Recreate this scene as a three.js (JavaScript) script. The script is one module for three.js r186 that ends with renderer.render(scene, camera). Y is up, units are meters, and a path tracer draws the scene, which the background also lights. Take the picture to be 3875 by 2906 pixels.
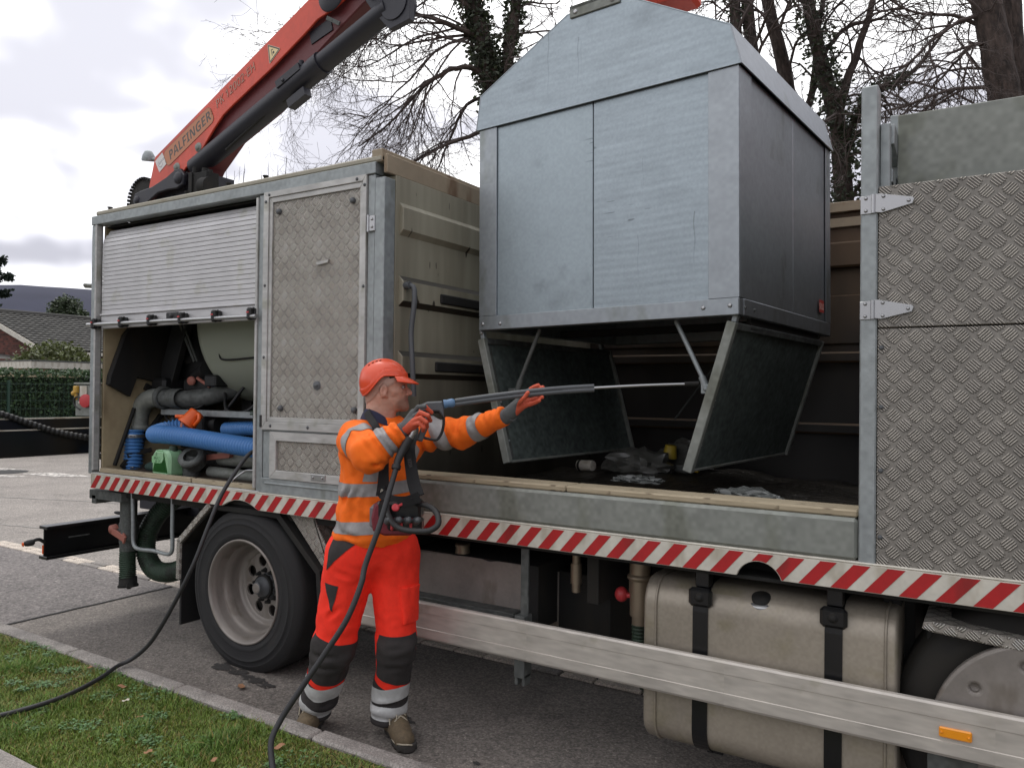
import * as THREE from 'three';
import { mergeGeometries, mergeVertices, toCreasedNormals } from 'three/addons/utils/BufferGeometryUtils.js';
import { ImprovedNoise } from 'three/addons/math/ImprovedNoise.js';

// ---------------------------------------------------------------- camera, sky, sun, exposure
// world: metres, y up, x along the truck (towards its cab), z towards the photographer
const scene = new THREE.Scene();
const camera = new THREE.PerspectiveCamera(52.55, 1024 / 767, 0.05, 9000);
camera.position.set(0, 1.65, 0);
camera.up.set(-0.00459, 0.99989, 0.01439);
camera.lookAt(-0.529894, 1.65 + 0.009774, -0.848008);

const renderer = new THREE.WebGLRenderer({ antialias: true });
renderer.setSize(1024, 767);
renderer.toneMapping = THREE.LinearToneMapping;
renderer.toneMappingExposure = 2.0;
renderer.shadowMap.enabled = true;

// small seeded tools
function rand(seed) { let s = seed >>> 0; return () => { s = (s + 0x6d2b79f5) | 0; let t = Math.imul(s ^ (s >>> 15), 1 | s); t = (t + Math.imul(t ^ (t >>> 7), 61 | t)) ^ t; return ((t ^ (t >>> 14)) >>> 0) / 4294967296; }; }
const clamp = (x, a = 0, b = 1) => Math.min(b, Math.max(a, x));
const lerp = (a, b, t) => a + (b - a) * t;
const smooth = (a, b, x) => { const t = clamp((x - a) / (b - a)); return t * t * (3 - 2 * t); };
const RT = new Float32Array(65536); { const r = rand(4242); for (let i = 0; i < 65536; i++) RT[i] = r(); }
function hash(x, y, s) { return RT[(Math.imul(x, 7919) + Math.imul(y, 27644437) + Math.imul(s, 15487) + ((x * y) & 255)) & 65535]; }
// value noise that repeats every p cells
function vnoise(x, y, p, s = 0) {
  const xi = Math.floor(x), yi = Math.floor(y), fx = x - xi, fy = y - yi;
  const x0 = ((xi % p) + p) % p, y0 = ((yi % p) + p) % p, x1 = x0 + 1 === p ? 0 : x0 + 1, y1 = y0 + 1 === p ? 0 : y0 + 1;
  const u = fx * fx * (3 - 2 * fx), v = fy * fy * (3 - 2 * fy);
  const a = hash(x0, y0, s), b = hash(x1, y0, s), c = hash(x0, y1, s), d = hash(x1, y1, s);
  const e = a + (b - a) * u, f = c + (d - c) * u; return e + (f - e) * v;
}
function fbm(u, v, p, oct = 4, s = 0) { let a = 0, w = 0.5, n = 0; for (let i = 0; i < oct; i++) { a += w * vnoise(u * p, v * p, p, s + i * 17); n += w; w *= 0.55; p *= 2; } return a / n; }
const perlin = new ImprovedNoise();
const N3 = (x, y, z) => perlin.noise(x, y, z);

// the overcast sky: white towards the upper left, lavender-grey cloud patches, a grey bank low over the hills
{
  const W = 896, H = 448, data = new Float32Array(W * H * 4);
  for (let j = 0; j < H; j++) for (let i = 0; i < W; i++) {
    const az = (i / W - 0.5) * 2 * Math.PI, el = (j / H - 0.5) * Math.PI;   // equirectangular, row 0 at the bottom
    const dx = Math.cos(el) * Math.cos(az), dz = Math.cos(el) * Math.sin(az), dy = Math.sin(el);
    // cloud plane coordinates
    const h = Math.max(dy, 0) + 0.13, px = dx / h, pz = dz / h;
    let c = 0, w = 0.5; for (let o = 0, f = 1.25; o < 6; o++, f *= 2.1) { c += w * N3(px * f + 5.3, pz * f + 1.9, o * 9.3 + 1.5); w *= 0.55; }
    const cover = smooth(-0.10, 0.16, c);                                    // grey undersides
    const back = clamp(0.5 + 0.5 * (dx * -0.62 + dz * -0.78));               // towards where the sun stands behind the cloud
    let L = 0.82 + 0.10 * Math.pow(back, 2) * smooth(0.03, 0.4, dy);
    L *= 1 - 0.34 * smooth(0.1, 0.95, dx * 0.9 + dz * 0.25);                 // duller towards the far right
    const low = 1 - smooth(0.05, 0.30, dy);
    L *= 1 - low * (0.22 + 0.30 * smooth(-0.22, 0.12, c));
    L *= 1 - 0.50 * cover;
    L += Math.exp(-Math.pow((dy - 0.085) / 0.022, 2)) * smooth(0.12, -0.2, c) * 0.16 * back;
    const grey = clamp((0.85 - L) * 1.9, 0, 1);
    const k = (j * W + i) * 4;
    if (dy < -0.01) { data[k] = 0.13; data[k + 1] = 0.125; data[k + 2] = 0.12; }
    else { data[k] = L * (1 - 0.055 * grey); data[k + 1] = L * (1 - 0.05 * grey); data[k + 2] = L * (1.0 + 0.07 * grey + 0.012); }
    data[k + 3] = 1;
  }
  const t = new THREE.DataTexture(data, W, H, THREE.RGBAFormat, THREE.FloatType);
  t.mapping = THREE.EquirectangularReflectionMapping; t.magFilter = THREE.LinearFilter; t.minFilter = THREE.LinearFilter; t.wrapS = THREE.RepeatWrapping; t.needsUpdate = true;
  scene.background = t; scene.environment = t;
}
const sun = new THREE.DirectionalLight(new THREE.Color(1.0, 0.97, 0.92), 0.55);
sun.position.set(-14, 26, -12); sun.target.position.set(-2, 0, -4); sun.shadow.radius = 34; sun.castShadow = true;
sun.shadow.mapSize.set(2048, 2048);
Object.assign(sun.shadow.camera, { left: -16, right: 16, top: 16, bottom: -16, near: 1, far: 80 });
scene.add(sun, sun.target);
// scene.fog = new THREE.FogExp2(new THREE.Color(0.50, 0.56, 0.80), 0.00007);

// ---------------------------------------------------------------- naming
const used = {};
function numbered(name) { const n = used[name] = (used[name] ?? -1) + 1; return n ? name + '_' + String(n).padStart(3, '0') : name; }
function thing(name, label, category, [x, y, z] = [0, 0, 0], group) {
  const o = new THREE.Group(); o.name = numbered(name); o.position.set(x, y, z); o.userData = { label, category };
  if (group) o.userData.group = group; scene.add(o); return o;
}
function solo(name, label, category, geo, m, group) {           // a thing of one mesh, modelled in world coordinates
  geo.computeBoundingBox(); const b = geo.boundingBox, c = [(b.min.x + b.max.x) / 2, b.min.y, (b.min.z + b.max.z) / 2];
  geo.translate(-c[0], -c[1], -c[2]);
  const o = new THREE.Mesh(geo, m); o.name = numbered(name); o.position.set(...c); o.userData = { label, category };
  if (group) o.userData.group = group; o.castShadow = o.receiveShadow = true; scene.add(o); return o;
}
function structure(name, geo, m) { const o = new THREE.Mesh(geo, m); o.name = numbered(name); o.userData = { kind: 'structure' }; o.receiveShadow = o.castShadow = true; scene.add(o); return o; }
// a part; its geometry is written in world coordinates unless local is set
function part(parent, name, geo, m, label, local) {
  if (Array.isArray(geo)) geo = merge(geo);
  if (!local) { let p = parent; while (p && p !== scene) { geo.translate(-p.position.x, -p.position.y, -p.position.z); p = p.parent; } }
  const o = new THREE.Mesh(geo, m); o.name = name; o.castShadow = o.receiveShadow = true; if (label) o.userData.label = label; parent.add(o); return o;
}
function piece(parent, name, geo, m, [x, y, z]) {               // a mesh that shares its geometry with pieces like it
  const o = new THREE.Mesh(geo, m); o.name = name; o.castShadow = o.receiveShadow = true;
  let p = parent, q = [x, y, z]; while (p && p !== scene) { q = [q[0] - p.position.x, q[1] - p.position.y, q[2] - p.position.z]; p = p.parent; }
  o.position.set(...q); parent.add(o); return o;
}

// ---------------------------------------------------------------- geometry
function clean(g) {
  let n = g.index ? g.toNonIndexed() : g;
  for (const k of Object.keys(n.attributes)) if (!['position', 'normal', 'uv', 'color'].includes(k)) n.deleteAttribute(k);
  if (!n.attributes.normal) n.computeVertexNormals();
  if (!n.attributes.uv) boxUV(n);
  return n;
}
function merge(list) { const l = list.flat(9).map(clean); const col = l.some((g) => g.attributes.color); if (col) for (const g of l) if (!g.attributes.color) g.setAttribute('color', new THREE.BufferAttribute(new Float32Array(g.attributes.position.count * 3).fill(1), 3)); return mergeGeometries(l, false); }
function boxUV(g) {                                              // uv in metres, by the main direction of each face
  if (g.index) throw new Error('boxUV wants loose triangles');
  const p = g.attributes.position, n = p.count, uv = new Float32Array(n * 2), a = new THREE.Vector3(), b = new THREE.Vector3(), c = new THREE.Vector3();
  for (let i = 0; i < n; i += 3) {
    a.fromBufferAttribute(p, i); b.fromBufferAttribute(p, i + 1).sub(a); c.fromBufferAttribute(p, i + 2).sub(a); b.cross(c);
    const x = Math.abs(b.x), y = Math.abs(b.y), z = Math.abs(b.z);
    for (let k = i; k < i + 3; k++) {
      const X = p.getX(k), Y = p.getY(k), Z = p.getZ(k);
      if (x >= y && x >= z) { uv[k * 2] = Z; uv[k * 2 + 1] = Y; } else if (y >= z) { uv[k * 2] = X; uv[k * 2 + 1] = Z; } else { uv[k * 2] = X; uv[k * 2 + 1] = Y; }
    }
  }
  g.setAttribute('uv', new THREE.BufferAttribute(uv, 2)); return g;
}
// chamfered box
function B(x0, x1, y0, y1, z0, z1, r = 0.003) {
  r = Math.min(r, (x1 - x0) / 2.5, (y1 - y0) / 2.5, (z1 - z0) / 2.5);
  const c = [(x0 + x1) / 2, (y0 + y1) / 2, (z0 + z1) / 2], h = [(x1 - x0) / 2, (y1 - y0) / 2, (z1 - z0) / 2], pos = [];
  const P = (sx, sy, sz, ax) => { const s = [sx, sy, sz]; return s.map((v, i) => c[i] + v * (h[i] - (i === ax ? 0 : r))); };   // corner seen from the face ax
  const mid = new THREE.Vector3();
  const tri = (a, b, d) => {
    const ux = b[0] - a[0], uy = b[1] - a[1], uz = b[2] - a[2], vx = d[0] - a[0], vy = d[1] - a[1], vz = d[2] - a[2];
    const nx = uy * vz - uz * vy, ny = uz * vx - ux * vz, nz = ux * vy - uy * vx;
    mid.set((a[0] + b[0] + d[0]) / 3 - c[0], (a[1] + b[1] + d[1]) / 3 - c[1], (a[2] + b[2] + d[2]) / 3 - c[2]);
    if (nx * mid.x + ny * mid.y + nz * mid.z >= 0) pos.push(...a, ...b, ...d); else pos.push(...a, ...d, ...b);
  };
  const quad = (a, b, d, e) => { tri(a, b, d); tri(a, d, e); };
  for (let ax = 0; ax < 3; ax++) for (const s of [-1, 1]) {
    const f = (u, v) => { const q = [0, 0, 0]; q[ax] = s; q[(ax + 1) % 3] = u; q[(ax + 2) % 3] = v; return P(...q, ax); };
    quad(f(-1, -1), f(1, -1), f(1, 1), f(-1, 1));
  }
  if (r > 0) {
    for (let ax = 0; ax < 3; ax++) for (const s of [-1, 1]) for (const t of [-1, 1]) {   // edges along axis ax
      const a1 = (ax + 1) % 3, a2 = (ax + 2) % 3;
      const f = (w, face) => { const q = [0, 0, 0]; q[ax] = w; q[a1] = s; q[a2] = t; return P(...q, face); };
      quad(f(-1, a1), f(1, a1), f(1, a2), f(-1, a2));
    }
    for (const sx of [-1, 1]) for (const sy of [-1, 1]) for (const sz of [-1, 1]) tri(P(sx, sy, sz, 0), P(sx, sy, sz, 1), P(sx, sy, sz, 2));
  }
  const g = new THREE.BufferGeometry(); g.setAttribute('position', new THREE.BufferAttribute(new Float32Array(pos), 3)); g.computeVertexNormals(); return boxUV(g);
}
const V = (a) => new THREE.Vector3(...a);
// a bar of rectangular section between two points
function bar(a, b, w, h, up = [0, 1, 0], r = 0.002) {
  const A = V(a), D = V(b).sub(A), L = D.length(); D.normalize(); const U = V(up).addScaledVector(D, -V(up).dot(D)).normalize(), S = new THREE.Vector3().crossVectors(D, U);
  const g = B(-w / 2, w / 2, -h / 2, h / 2, 0, L, r); g.applyMatrix4(new THREE.Matrix4().makeBasis(S.negate(), U, D).setPosition(A)); return g;
}
// a round rod between two points
function rod(a, b, r, seg = 12, r2 = r) {
  const A = V(a), D = V(b).sub(A), L = D.length();
  const g = new THREE.CylinderGeometry(r2, r, L, seg); g.translate(0, L / 2, 0); g.applyQuaternion(new THREE.Quaternion().setFromUnitVectors(new THREE.Vector3(0, 1, 0), D.normalize())); g.translate(A.x, A.y, A.z); return clean(g);
}
// disc or lathe profile ([radius, along] pairs) about an axis from point a in direction d
function turned(profile, a, d, seg = 32) {
  const g = new THREE.LatheGeometry(profile.map((q) => new THREE.Vector2(q[0], q[1])), seg);
  g.applyQuaternion(new THREE.Quaternion().setFromUnitVectors(new THREE.Vector3(0, 1, 0), V(d).normalize())); g.translate(...a); return g;
}
function curve(pts) { return new THREE.CatmullRomCurve3(pts.map(V), false, 'centripetal'); }
// tube along points with a radius that may vary with the arc length; uv in metres
function tube(pts, radius, seg = 64, rad = 10, caps = true) {
  const c = curve(pts), L = c.getLength(); c.arcLengthDivisions = 400; c.updateArcLengths();
  const fr = c.computeFrenetFrames(seg), pos = [], nor = [], uv = [], idx = [];
  const R = typeof radius === 'function' ? radius : () => radius;
  for (let i = 0; i <= seg; i++) {
    const p = c.getPointAt(i / seg), r = R(i / seg * L, L), dr = (R(Math.min(L, (i + 0.5) / seg * L), L) - R(Math.max(0, (i - 0.5) / seg * L), L)) / (L / seg);
    for (let j = 0; j <= rad; j++) {
      const t = j / rad * Math.PI * 2, n = fr.normals[i].clone().multiplyScalar(Math.cos(t)).addScaledVector(fr.binormals[i], Math.sin(t));
      pos.push(p.x + n.x * r, p.y + n.y * r, p.z + n.z * r); n.addScaledVector(fr.tangents[i], -dr).normalize(); nor.push(n.x, n.y, n.z); uv.push(j / rad * 2 * Math.PI * r, i / seg * L);
    }
  }
  for (let i = 0; i < seg; i++) for (let j = 0; j < rad; j++) { const a = i * (rad + 1) + j, b = a + rad + 1; idx.push(a, a + 1, b, b, a + 1, b + 1); }
  const g = new THREE.BufferGeometry(); g.setAttribute('position', new THREE.Float32BufferAttribute(pos, 3)); g.setAttribute('normal', new THREE.Float32BufferAttribute(nor, 3)); g.setAttribute('uv', new THREE.Float32BufferAttribute(uv, 2)); g.setIndex(idx);
  if (!caps) return g.toNonIndexed();
  const list = [g.toNonIndexed()];
  for (const [t, s] of [[0, -1], [1, 1]]) { const p = c.getPointAt(t), d = c.getTangentAt(t).multiplyScalar(s), q = new THREE.CircleGeometry(R(t * L, L), rad); q.applyQuaternion(new THREE.Quaternion().setFromUnitVectors(new THREE.Vector3(0, 0, 1), d)); q.translate(p.x, p.y, p.z); list.push(clean(q)); }
  return mergeGeometries(list.map(clean));
}
const ribbed = (r, pitch, amp) => (s) => r + amp * Math.sin(s / pitch * 2 * Math.PI);
// extruded outline in the x-y plane, from z0 (back) to z1 (front)
function plate(outline, z0, z1, holes = [], bevel = 0.002) {
  const s = new THREE.Shape(outline.map((p) => new THREE.Vector2(p[0], p[1]))); for (const h of holes) s.holes.push(new THREE.Path(h.map((p) => new THREE.Vector2(p[0], p[1]))));
  const d = z1 - z0, b = Math.min(bevel, d / 3);
  const g = new THREE.ExtrudeGeometry(s, { depth: d - 2 * b, bevelEnabled: b > 0, bevelThickness: b, bevelSize: b, bevelOffset: -b, bevelSegments: 1, curveSegments: 6 });
  g.translate(0, 0, z0 + b); const n = g.index ? g.toNonIndexed() : g; return boxUV(n);
}
function circlePts(cx, cy, r, n = 20, a0 = 0, a1 = Math.PI * 2) { const o = []; for (let i = 0; i < n; i++) { const t = a0 + (a1 - a0) * i / (a1 - a0 > 6.28 ? n : n - 1); o.push([cx + r * Math.cos(t), cy + r * Math.sin(t)]); } return o; }
function ball(c, r, s = [1, 1, 1], seg = 14) { const g = new THREE.SphereGeometry(r, seg, Math.round(seg * 0.7)); g.scale(...s); g.translate(...c); return clean(g); }
function bolt(p, d, r = 0.008) { return turned([[0, 0.006], [r * 0.6, 0.006], [r * 0.62, 0.0045], [r, 0.002], [r, -0.004]], p, d, 10); }
function sheet(x0, x1, z0, z1, y, nx = 1, nz = 1, fn) {          // level ground sheet, uv in metres
  const pos = [], uv = [], idx = [];
  for (let j = 0; j <= nz; j++) for (let i = 0; i <= nx; i++) { const x = lerp(x0, x1, i / nx), z = lerp(z0, z1, j / nz); pos.push(x, y + (fn ? fn(x, z) : 0), z); uv.push(x, z); }
  for (let j = 0; j < nz; j++) for (let i = 0; i < nx; i++) { const a = j * (nx + 1) + i, b = a + nx + 1; if ((x1 - x0) * (z1 - z0) > 0) idx.push(a, b, a + 1, a + 1, b, b + 1); else idx.push(a, a + 1, b, b, a + 1, b + 1); }
  const g = new THREE.BufferGeometry(); g.setAttribute('position', new THREE.Float32BufferAttribute(pos, 3)); g.setAttribute('uv', new THREE.Float32BufferAttribute(uv, 2)); g.setIndex(idx); g.computeVertexNormals(); return g;
}
// polygon mesh of a distance field by surface nets; f < 0 is inside
function netMesh(f, min, max, h) {
  const nx = Math.ceil((max[0] - min[0]) / h) + 1, ny = Math.ceil((max[1] - min[1]) / h) + 1, nz = Math.ceil((max[2] - min[2]) / h) + 1;
  const F = new Float32Array(nx * ny * nz), at = (i, j, k) => (k * ny + j) * nx + i;
  const Q = 4, reach = h * Q * 0.87 * 1.9;                         // whole blocks far from the surface are skipped
  for (let k = 0; k < nz; k += Q) for (let j = 0; j < ny; j += Q) for (let i = 0; i < nx; i += Q) {
    const c = f(min[0] + (i + Q / 2 - 0.5) * h, min[1] + (j + Q / 2 - 0.5) * h, min[2] + (k + Q / 2 - 0.5) * h), far = Math.abs(c) > reach;
    for (let z = k; z < Math.min(k + Q, nz); z++) for (let y = j; y < Math.min(j + Q, ny); y++) for (let x = i; x < Math.min(i + Q, nx); x++) F[at(x, y, z)] = far ? c : f(min[0] + x * h, min[1] + y * h, min[2] + z * h);
  }
  const id = new Int32Array(nx * ny * nz).fill(-1), pos = [];
  const E = []; for (let a = 0; a < 8; a++) for (let d = 0; d < 3; d++) if (!(a & (1 << d))) E.push([a, a | (1 << d)]);
  for (let k = 0; k < nz - 1; k++) for (let j = 0; j < ny - 1; j++) for (let i = 0; i < nx - 1; i++) {
    const v = []; let m = 0; for (let a = 0; a < 8; a++) { v[a] = F[at(i + (a & 1), j + ((a >> 1) & 1), k + (a >> 2))]; if (v[a] < 0) m |= 1 << a; }
    if (m === 0 || m === 255) continue;
    let sx = 0, sy = 0, sz = 0, n = 0;
    for (const [a, b] of E) if ((v[a] < 0) !== (v[b] < 0)) { const t = v[a] / (v[a] - v[b]); sx += lerp(a & 1, b & 1, t); sy += lerp((a >> 1) & 1, (b >> 1) & 1, t); sz += lerp(a >> 2, b >> 2, t); n++; }
    id[at(i, j, k)] = pos.length / 3; pos.push(min[0] + (i + sx / n) * h, min[1] + (j + sy / n) * h, min[2] + (k + sz / n) * h);
  }
  const idx = [];
  for (let k = 1; k < nz - 1; k++) for (let j = 1; j < ny - 1; j++) for (let i = 1; i < nx - 1; i++) {
    const s = F[at(i, j, k)] < 0;
    for (let d = 0; d < 3; d++) {
      const t = F[at(i + (d === 0), j + (d === 1), k + (d === 2))] < 0; if (s === t) continue;
      const c = d === 0 ? [[0, -1, -1], [0, 0, -1], [0, 0, 0], [0, -1, 0]] : d === 1 ? [[-1, 0, -1], [-1, 0, 0], [0, 0, 0], [0, 0, -1]] : [[-1, -1, 0], [0, -1, 0], [0, 0, 0], [-1, 0, 0]];
      const q = c.map((o) => id[at(i + o[0], j + o[1], k + o[2])]); if (q.some((x) => x < 0)) continue;
      if (s) idx.push(q[0], q[1], q[2], q[0], q[2], q[3]); else idx.push(q[0], q[2], q[1], q[0], q[3], q[2]);
    }
  }
  const g = new THREE.BufferGeometry(); g.setAttribute('position', new THREE.Float32BufferAttribute(pos, 3)); g.setIndex(idx); g.computeVertexNormals(); return g;
}
const smin = (a, b, k) => { const h = clamp(0.5 + 0.5 * (b - a) / k); return lerp(b, a, h) - k * h * (1 - h); };
// distance to a tapered capsule; also leaves the position along the bone in capT
let capT = 0;
function cap(x, y, z, a, b, ra, rb) {
  const bx = b[0] - a[0], by = b[1] - a[1], bz = b[2] - a[2], px = x - a[0], py = y - a[1], pz = z - a[2];
  const t = clamp((px * bx + py * by + pz * bz) / (bx * bx + by * by + bz * bz)); capT = t;
  return Math.hypot(px - bx * t, py - by * t, pz - bz * t) - lerp(ra, rb, t);
}
// keep the part of a mesh where every function of tests is positive, lifted off by a hair
function cut(g, tests, lift = 0) {
  const src = g.index ? g.toNonIndexed() : g, P = src.attributes.position, N = src.attributes.normal, out = [], on = [];
  for (let i = 0; i < P.count; i += 3) {
    let poly = []; for (let k = i; k < i + 3; k++) poly.push([P.getX(k), P.getY(k), P.getZ(k), N.getX(k), N.getY(k), N.getZ(k)]);
    for (const t of tests) {
      const q = []; for (let a = 0; a < poly.length; a++) { const A = poly[a], C = poly[(a + 1) % poly.length], fa = t(A[0], A[1], A[2], A[3], A[4], A[5]), fc = t(C[0], C[1], C[2], C[3], C[4], C[5]); if (fa >= 0) q.push(A); if ((fa >= 0) !== (fc >= 0)) { const s = fa / (fa - fc); q.push(A.map((v, m) => lerp(v, C[m], s))); } }
      poly = q; if (poly.length < 3) break;
    }
    for (let a = 1; a + 1 < poly.length; a++) for (const v of [poly[0], poly[a], poly[a + 1]]) { out.push(v[0] + v[3] * lift, v[1] + v[4] * lift, v[2] + v[5] * lift); on.push(v[3], v[4], v[5]); }
  }
  const r = new THREE.BufferGeometry(); r.setAttribute('position', new THREE.Float32BufferAttribute(out, 3)); r.setAttribute('normal', new THREE.Float32BufferAttribute(on, 3)); return out.length ? boxUV(r) : r;
}

// ---------------------------------------------------------------- materials
function tex(size, fn, { srgb = true, metres = 1, h = size } = {}) {
  const d = new Uint8Array(size * h * 4);
  for (let j = 0; j < h; j++) for (let i = 0; i < size; i++) { const c = fn(i / size, j / h), k = (j * size + i) * 4; if (typeof c === 'number') d[k] = d[k + 1] = d[k + 2] = clamp(c) * 255; else { d[k] = clamp(c[0]) * 255; d[k + 1] = clamp(c[1]) * 255; d[k + 2] = clamp(c[2]) * 255; } d[k + 3] = 255; }
  const t = new THREE.DataTexture(d, size, h); if (srgb) t.colorSpace = THREE.SRGBColorSpace; t.wrapS = t.wrapT = THREE.RepeatWrapping; t.magFilter = THREE.LinearFilter; t.minFilter = THREE.LinearMipmapLinearFilter; t.generateMipmaps = true;
  const m = Array.isArray(metres) ? metres : [metres, metres]; t.repeat.set(1 / m[0], 1 / m[1]); t.needsUpdate = true; return t;
}
function canvasTex(w, h, draw) { const c = document.createElement('canvas'); c.width = w; c.height = h; draw(c.getContext('2d'), w, h); const t = new THREE.CanvasTexture(c); t.colorSpace = THREE.SRGBColorSpace; t.anisotropy = 8; return t; }
const lin = (h) => new THREE.Color(h);
const std = (o) => new THREE.MeshStandardMaterial(o);
const mixc = (a, b, t) => [lerp(a[0], b[0], t), lerp(a[1], b[1], t), lerp(a[2], b[2], t)];
const M = {};
{
  // hot-dip galvanised steel: soft spangle and dull stains
  const galvMap = (seed, base, dev) => tex(512, (u, v) => {
    const a = fbm(u, v, 7, 4, seed), b = vnoise(u * 46, v * 46, 46, seed + 5), c = fbm(u, v, 20, 2, seed + 9), st = smooth(0.62, 0.8, fbm(u, v * 0.5, 5, 4, seed + 33));
    const k = 1 + dev * ((a - 0.5) * 0.55 + (b - 0.5) * 0.6 + (c - 0.5) * 0.5) - st * 0.10;
    return [base[0] * k, base[1] * k, base[2] * (k - st * 0.03)];
  }, { metres: 0.8 });
  const rough = (seed, lo, hi) => tex(256, (u, v) => lerp(lo, hi, fbm(u, v, 9, 4, seed)), { srgb: false, metres: 0.7 });
  const grainBump = tex(256, (u, v) => fbm(u, v, 40, 3, 91), { srgb: false, metres: 0.25 });
  M.galv = std({ map: galvMap(3, [0.60, 0.62, 0.62], 0.17), metalness: 0.55, roughness: 1, roughnessMap: rough(4, 0.5, 0.62), bumpMap: grainBump, bumpScale: 0.0004 });
  M.galvDull = std({ map: galvMap(13, [0.53, 0.54, 0.515], 0.20), metalness: 0.35, roughness: 0.66 });
  M.galvDark = std({ map: galvMap(23, [0.36, 0.37, 0.36], 0.4), metalness: 0.3, roughness: 0.7 });
  const dr = rand(606), drips = []; for (let i = 0; i < 12; i++) drips.push([dr(), dr(), 0.05 + dr() * 0.22, 0.001 + dr() * 0.0022, 0.06 + dr() * 0.15]);
  // rolled zinc sheet of the container: faint level streaks
  M.zinc = std({ map: tex(896, (u, v) => {
    const line = fbm(u * 0.15, v, 60, 3, 61), wv = fbm(u, v, 6, 4, 64), sp = vnoise(u * 160, v * 160, 160, 65), dirt = smooth(0.66, 0.9, fbm(u, v, 5, 5, 67)), scr = smooth(0.86, 0.9, vnoise(u * 14, v * 190, 190, 68)) * smooth(0.7, 0.8, fbm(u, v, 6, 3, 70));
    let drip = 0; for (const q of drips) { const dv = (q[1] - v + 1) % 1; if (dv < q[2]) drip = Math.max(drip, smooth(q[3], q[3] * 0.3, Math.abs(u - q[0] - 0.002 * Math.sin(v * 60))) * (1 - dv / q[2]) * q[4]); } const rib = Math.sin((v * 44 + 0.12 * Math.sin(u * 6.283 * 2)) * 6.283); const k = 1 + rib * 0.011 + (line - 0.5) * 0.09 + (wv - 0.5) * 0.05 + (sp - 0.5) * 0.05 - dirt * 0.07 - scr * 0.25 - drip; return [0.585 * k, 0.622 * k, 0.643 * k];
  }, { metres: 1.5 }), metalness: 0.82, roughness: 1, roughnessMap: rough(63, 0.40, 0.44), bumpMap: tex(512, (u, v) => 0.5 + 0.45 * Math.sin((v * 44 + 0.12 * Math.sin(u * 6.283 * 2)) * 6.283), { srgb: false, metres: 1.5 }), bumpScale: 0.00018 });
  M.zincPlain = M.zinc.clone(); M.zincPlain.bumpMap = null; M.zincPlain.map = tex(512, (u, v) => { const wv = fbm(u, v, 5, 4, 164), sp = vnoise(u * 130, v * 130, 130, 165), scr = smooth(0.88, 0.91, vnoise(u * 12, v * 150, 150, 168)) * smooth(0.68, 0.8, fbm(u, v, 6, 3, 170)), sm = smooth(0.64, 0.9, fbm(u * 1, v, 7, 5, 172)); const k = 1 + (wv - 0.5) * 0.07 + (sp - 0.5) * 0.05 - scr * 0.22 - sm * 0.10; return [0.585 * k, 0.624 * k, 0.643 * k]; }, { metres: 1.5 });
  M.zincSpangle = std({ map: galvMap(43, [0.59, 0.61, 0.625], 0.09), metalness: 0.82, roughness: 0.42 });
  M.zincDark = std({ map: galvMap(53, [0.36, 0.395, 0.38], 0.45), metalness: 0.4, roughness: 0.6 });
  // anodised and mill aluminium
  const alu = (base, dev, seed, streak) => tex(512, (u, v) => { const a = fbm(u, v, 5, 4, seed), s = streak === 'x' ? fbm(u * 0.2, v, 60, 2, seed + 2) : fbm(u, v * 0.15, 50, 2, seed + 2), d = smooth(0.6, 0.85, fbm(u, v, 8, 4, seed + 8)); const k = 1 + dev * ((a - 0.5) + (s - 0.5) * 0.7) - d * dev * 0.6; return [base[0] * k, base[1] * k, base[2] * (k - d * 0.04)]; }, { metres: 0.9 });
  M.alu = std({ map: alu([0.72, 0.715, 0.70], 0.22, 71, 'x'), metalness: 0.3, roughness: 0.5 });
  M.slat = std({ map: alu([0.77, 0.765, 0.765], 0.10, 73, 'x'), metalness: 0.25, roughness: 0.45 });
  M.guard = std({ map: alu([0.74, 0.715, 0.68], 0.22, 76, 'x'), metalness: 0.35, roughness: 0.42 });
  M.tank = std({ map: tex(512, (u, v) => { const a = fbm(u, v, 3, 4, 79), b = fbm(u, v * 0.6, 9, 4, 80), d = smooth(0.55, 0.8, fbm(u, v, 6, 4, 82)), s = vnoise(u * 120, v * 120, 120, 83); const k = 1 + (a - 0.5) * 0.16 + (b - 0.5) * 0.12 + (s - 0.5) * 0.07 - d * 0.08; return [0.61 * k, 0.575 * k, 0.52 * k * (1 - d * 0.06)]; }, { metres: 1.1 }), metalness: 0.35, roughness: 0.44 });
  // five-bar tread plate: groups of five bars, turned by a right angle from cell to cell
  const N = 1024, cells = 4, groupH = (u, v) => {
    const x = u * cells, y = v * cells; let h = 0;
    const gx = x + y, gy = x - y;                                  // turn by 45 degrees
    const bx = Math.floor(gx), by = Math.floor(gy), fx = gx - bx - 0.5, fy = gy - by - 0.5;
    const flip = ((bx + by) & 1) !== 0, s = flip ? fx : fy, t = flip ? fy : fx;   // s across the bars, t along them
    const k = Math.round(s / 0.165); if (Math.abs(k) <= 2) { const w = (s - k * 0.165) / 0.045, e = smooth(0.47, 0.34, Math.abs(t) + 0.022 * k * k); if (Math.abs(w) < 1) h = Math.pow(1 - w * w, 0.7) * e; }
    return h;
  };
  const treadH = new Float32Array(N * N); for (let j = 0; j < N; j++) for (let i = 0; i < N; i++) treadH[j * N + i] = groupH(i / N, j / N);
  const treadAt = (u, v) => treadH[(Math.floor(v * N) & (N - 1)) * N + (Math.floor(u * N) & (N - 1))];
  const treadShade = (u, v) => Math.max(treadAt(u + 0.010, v + 0.012), treadAt(u - 0.006, v + 0.012)) * (1 - treadAt(u, v));  // shade on the lower side of each bar, painted into the colour
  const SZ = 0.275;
  const treadBump = tex(N, treadAt, { srgb: false, metres: SZ });
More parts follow.
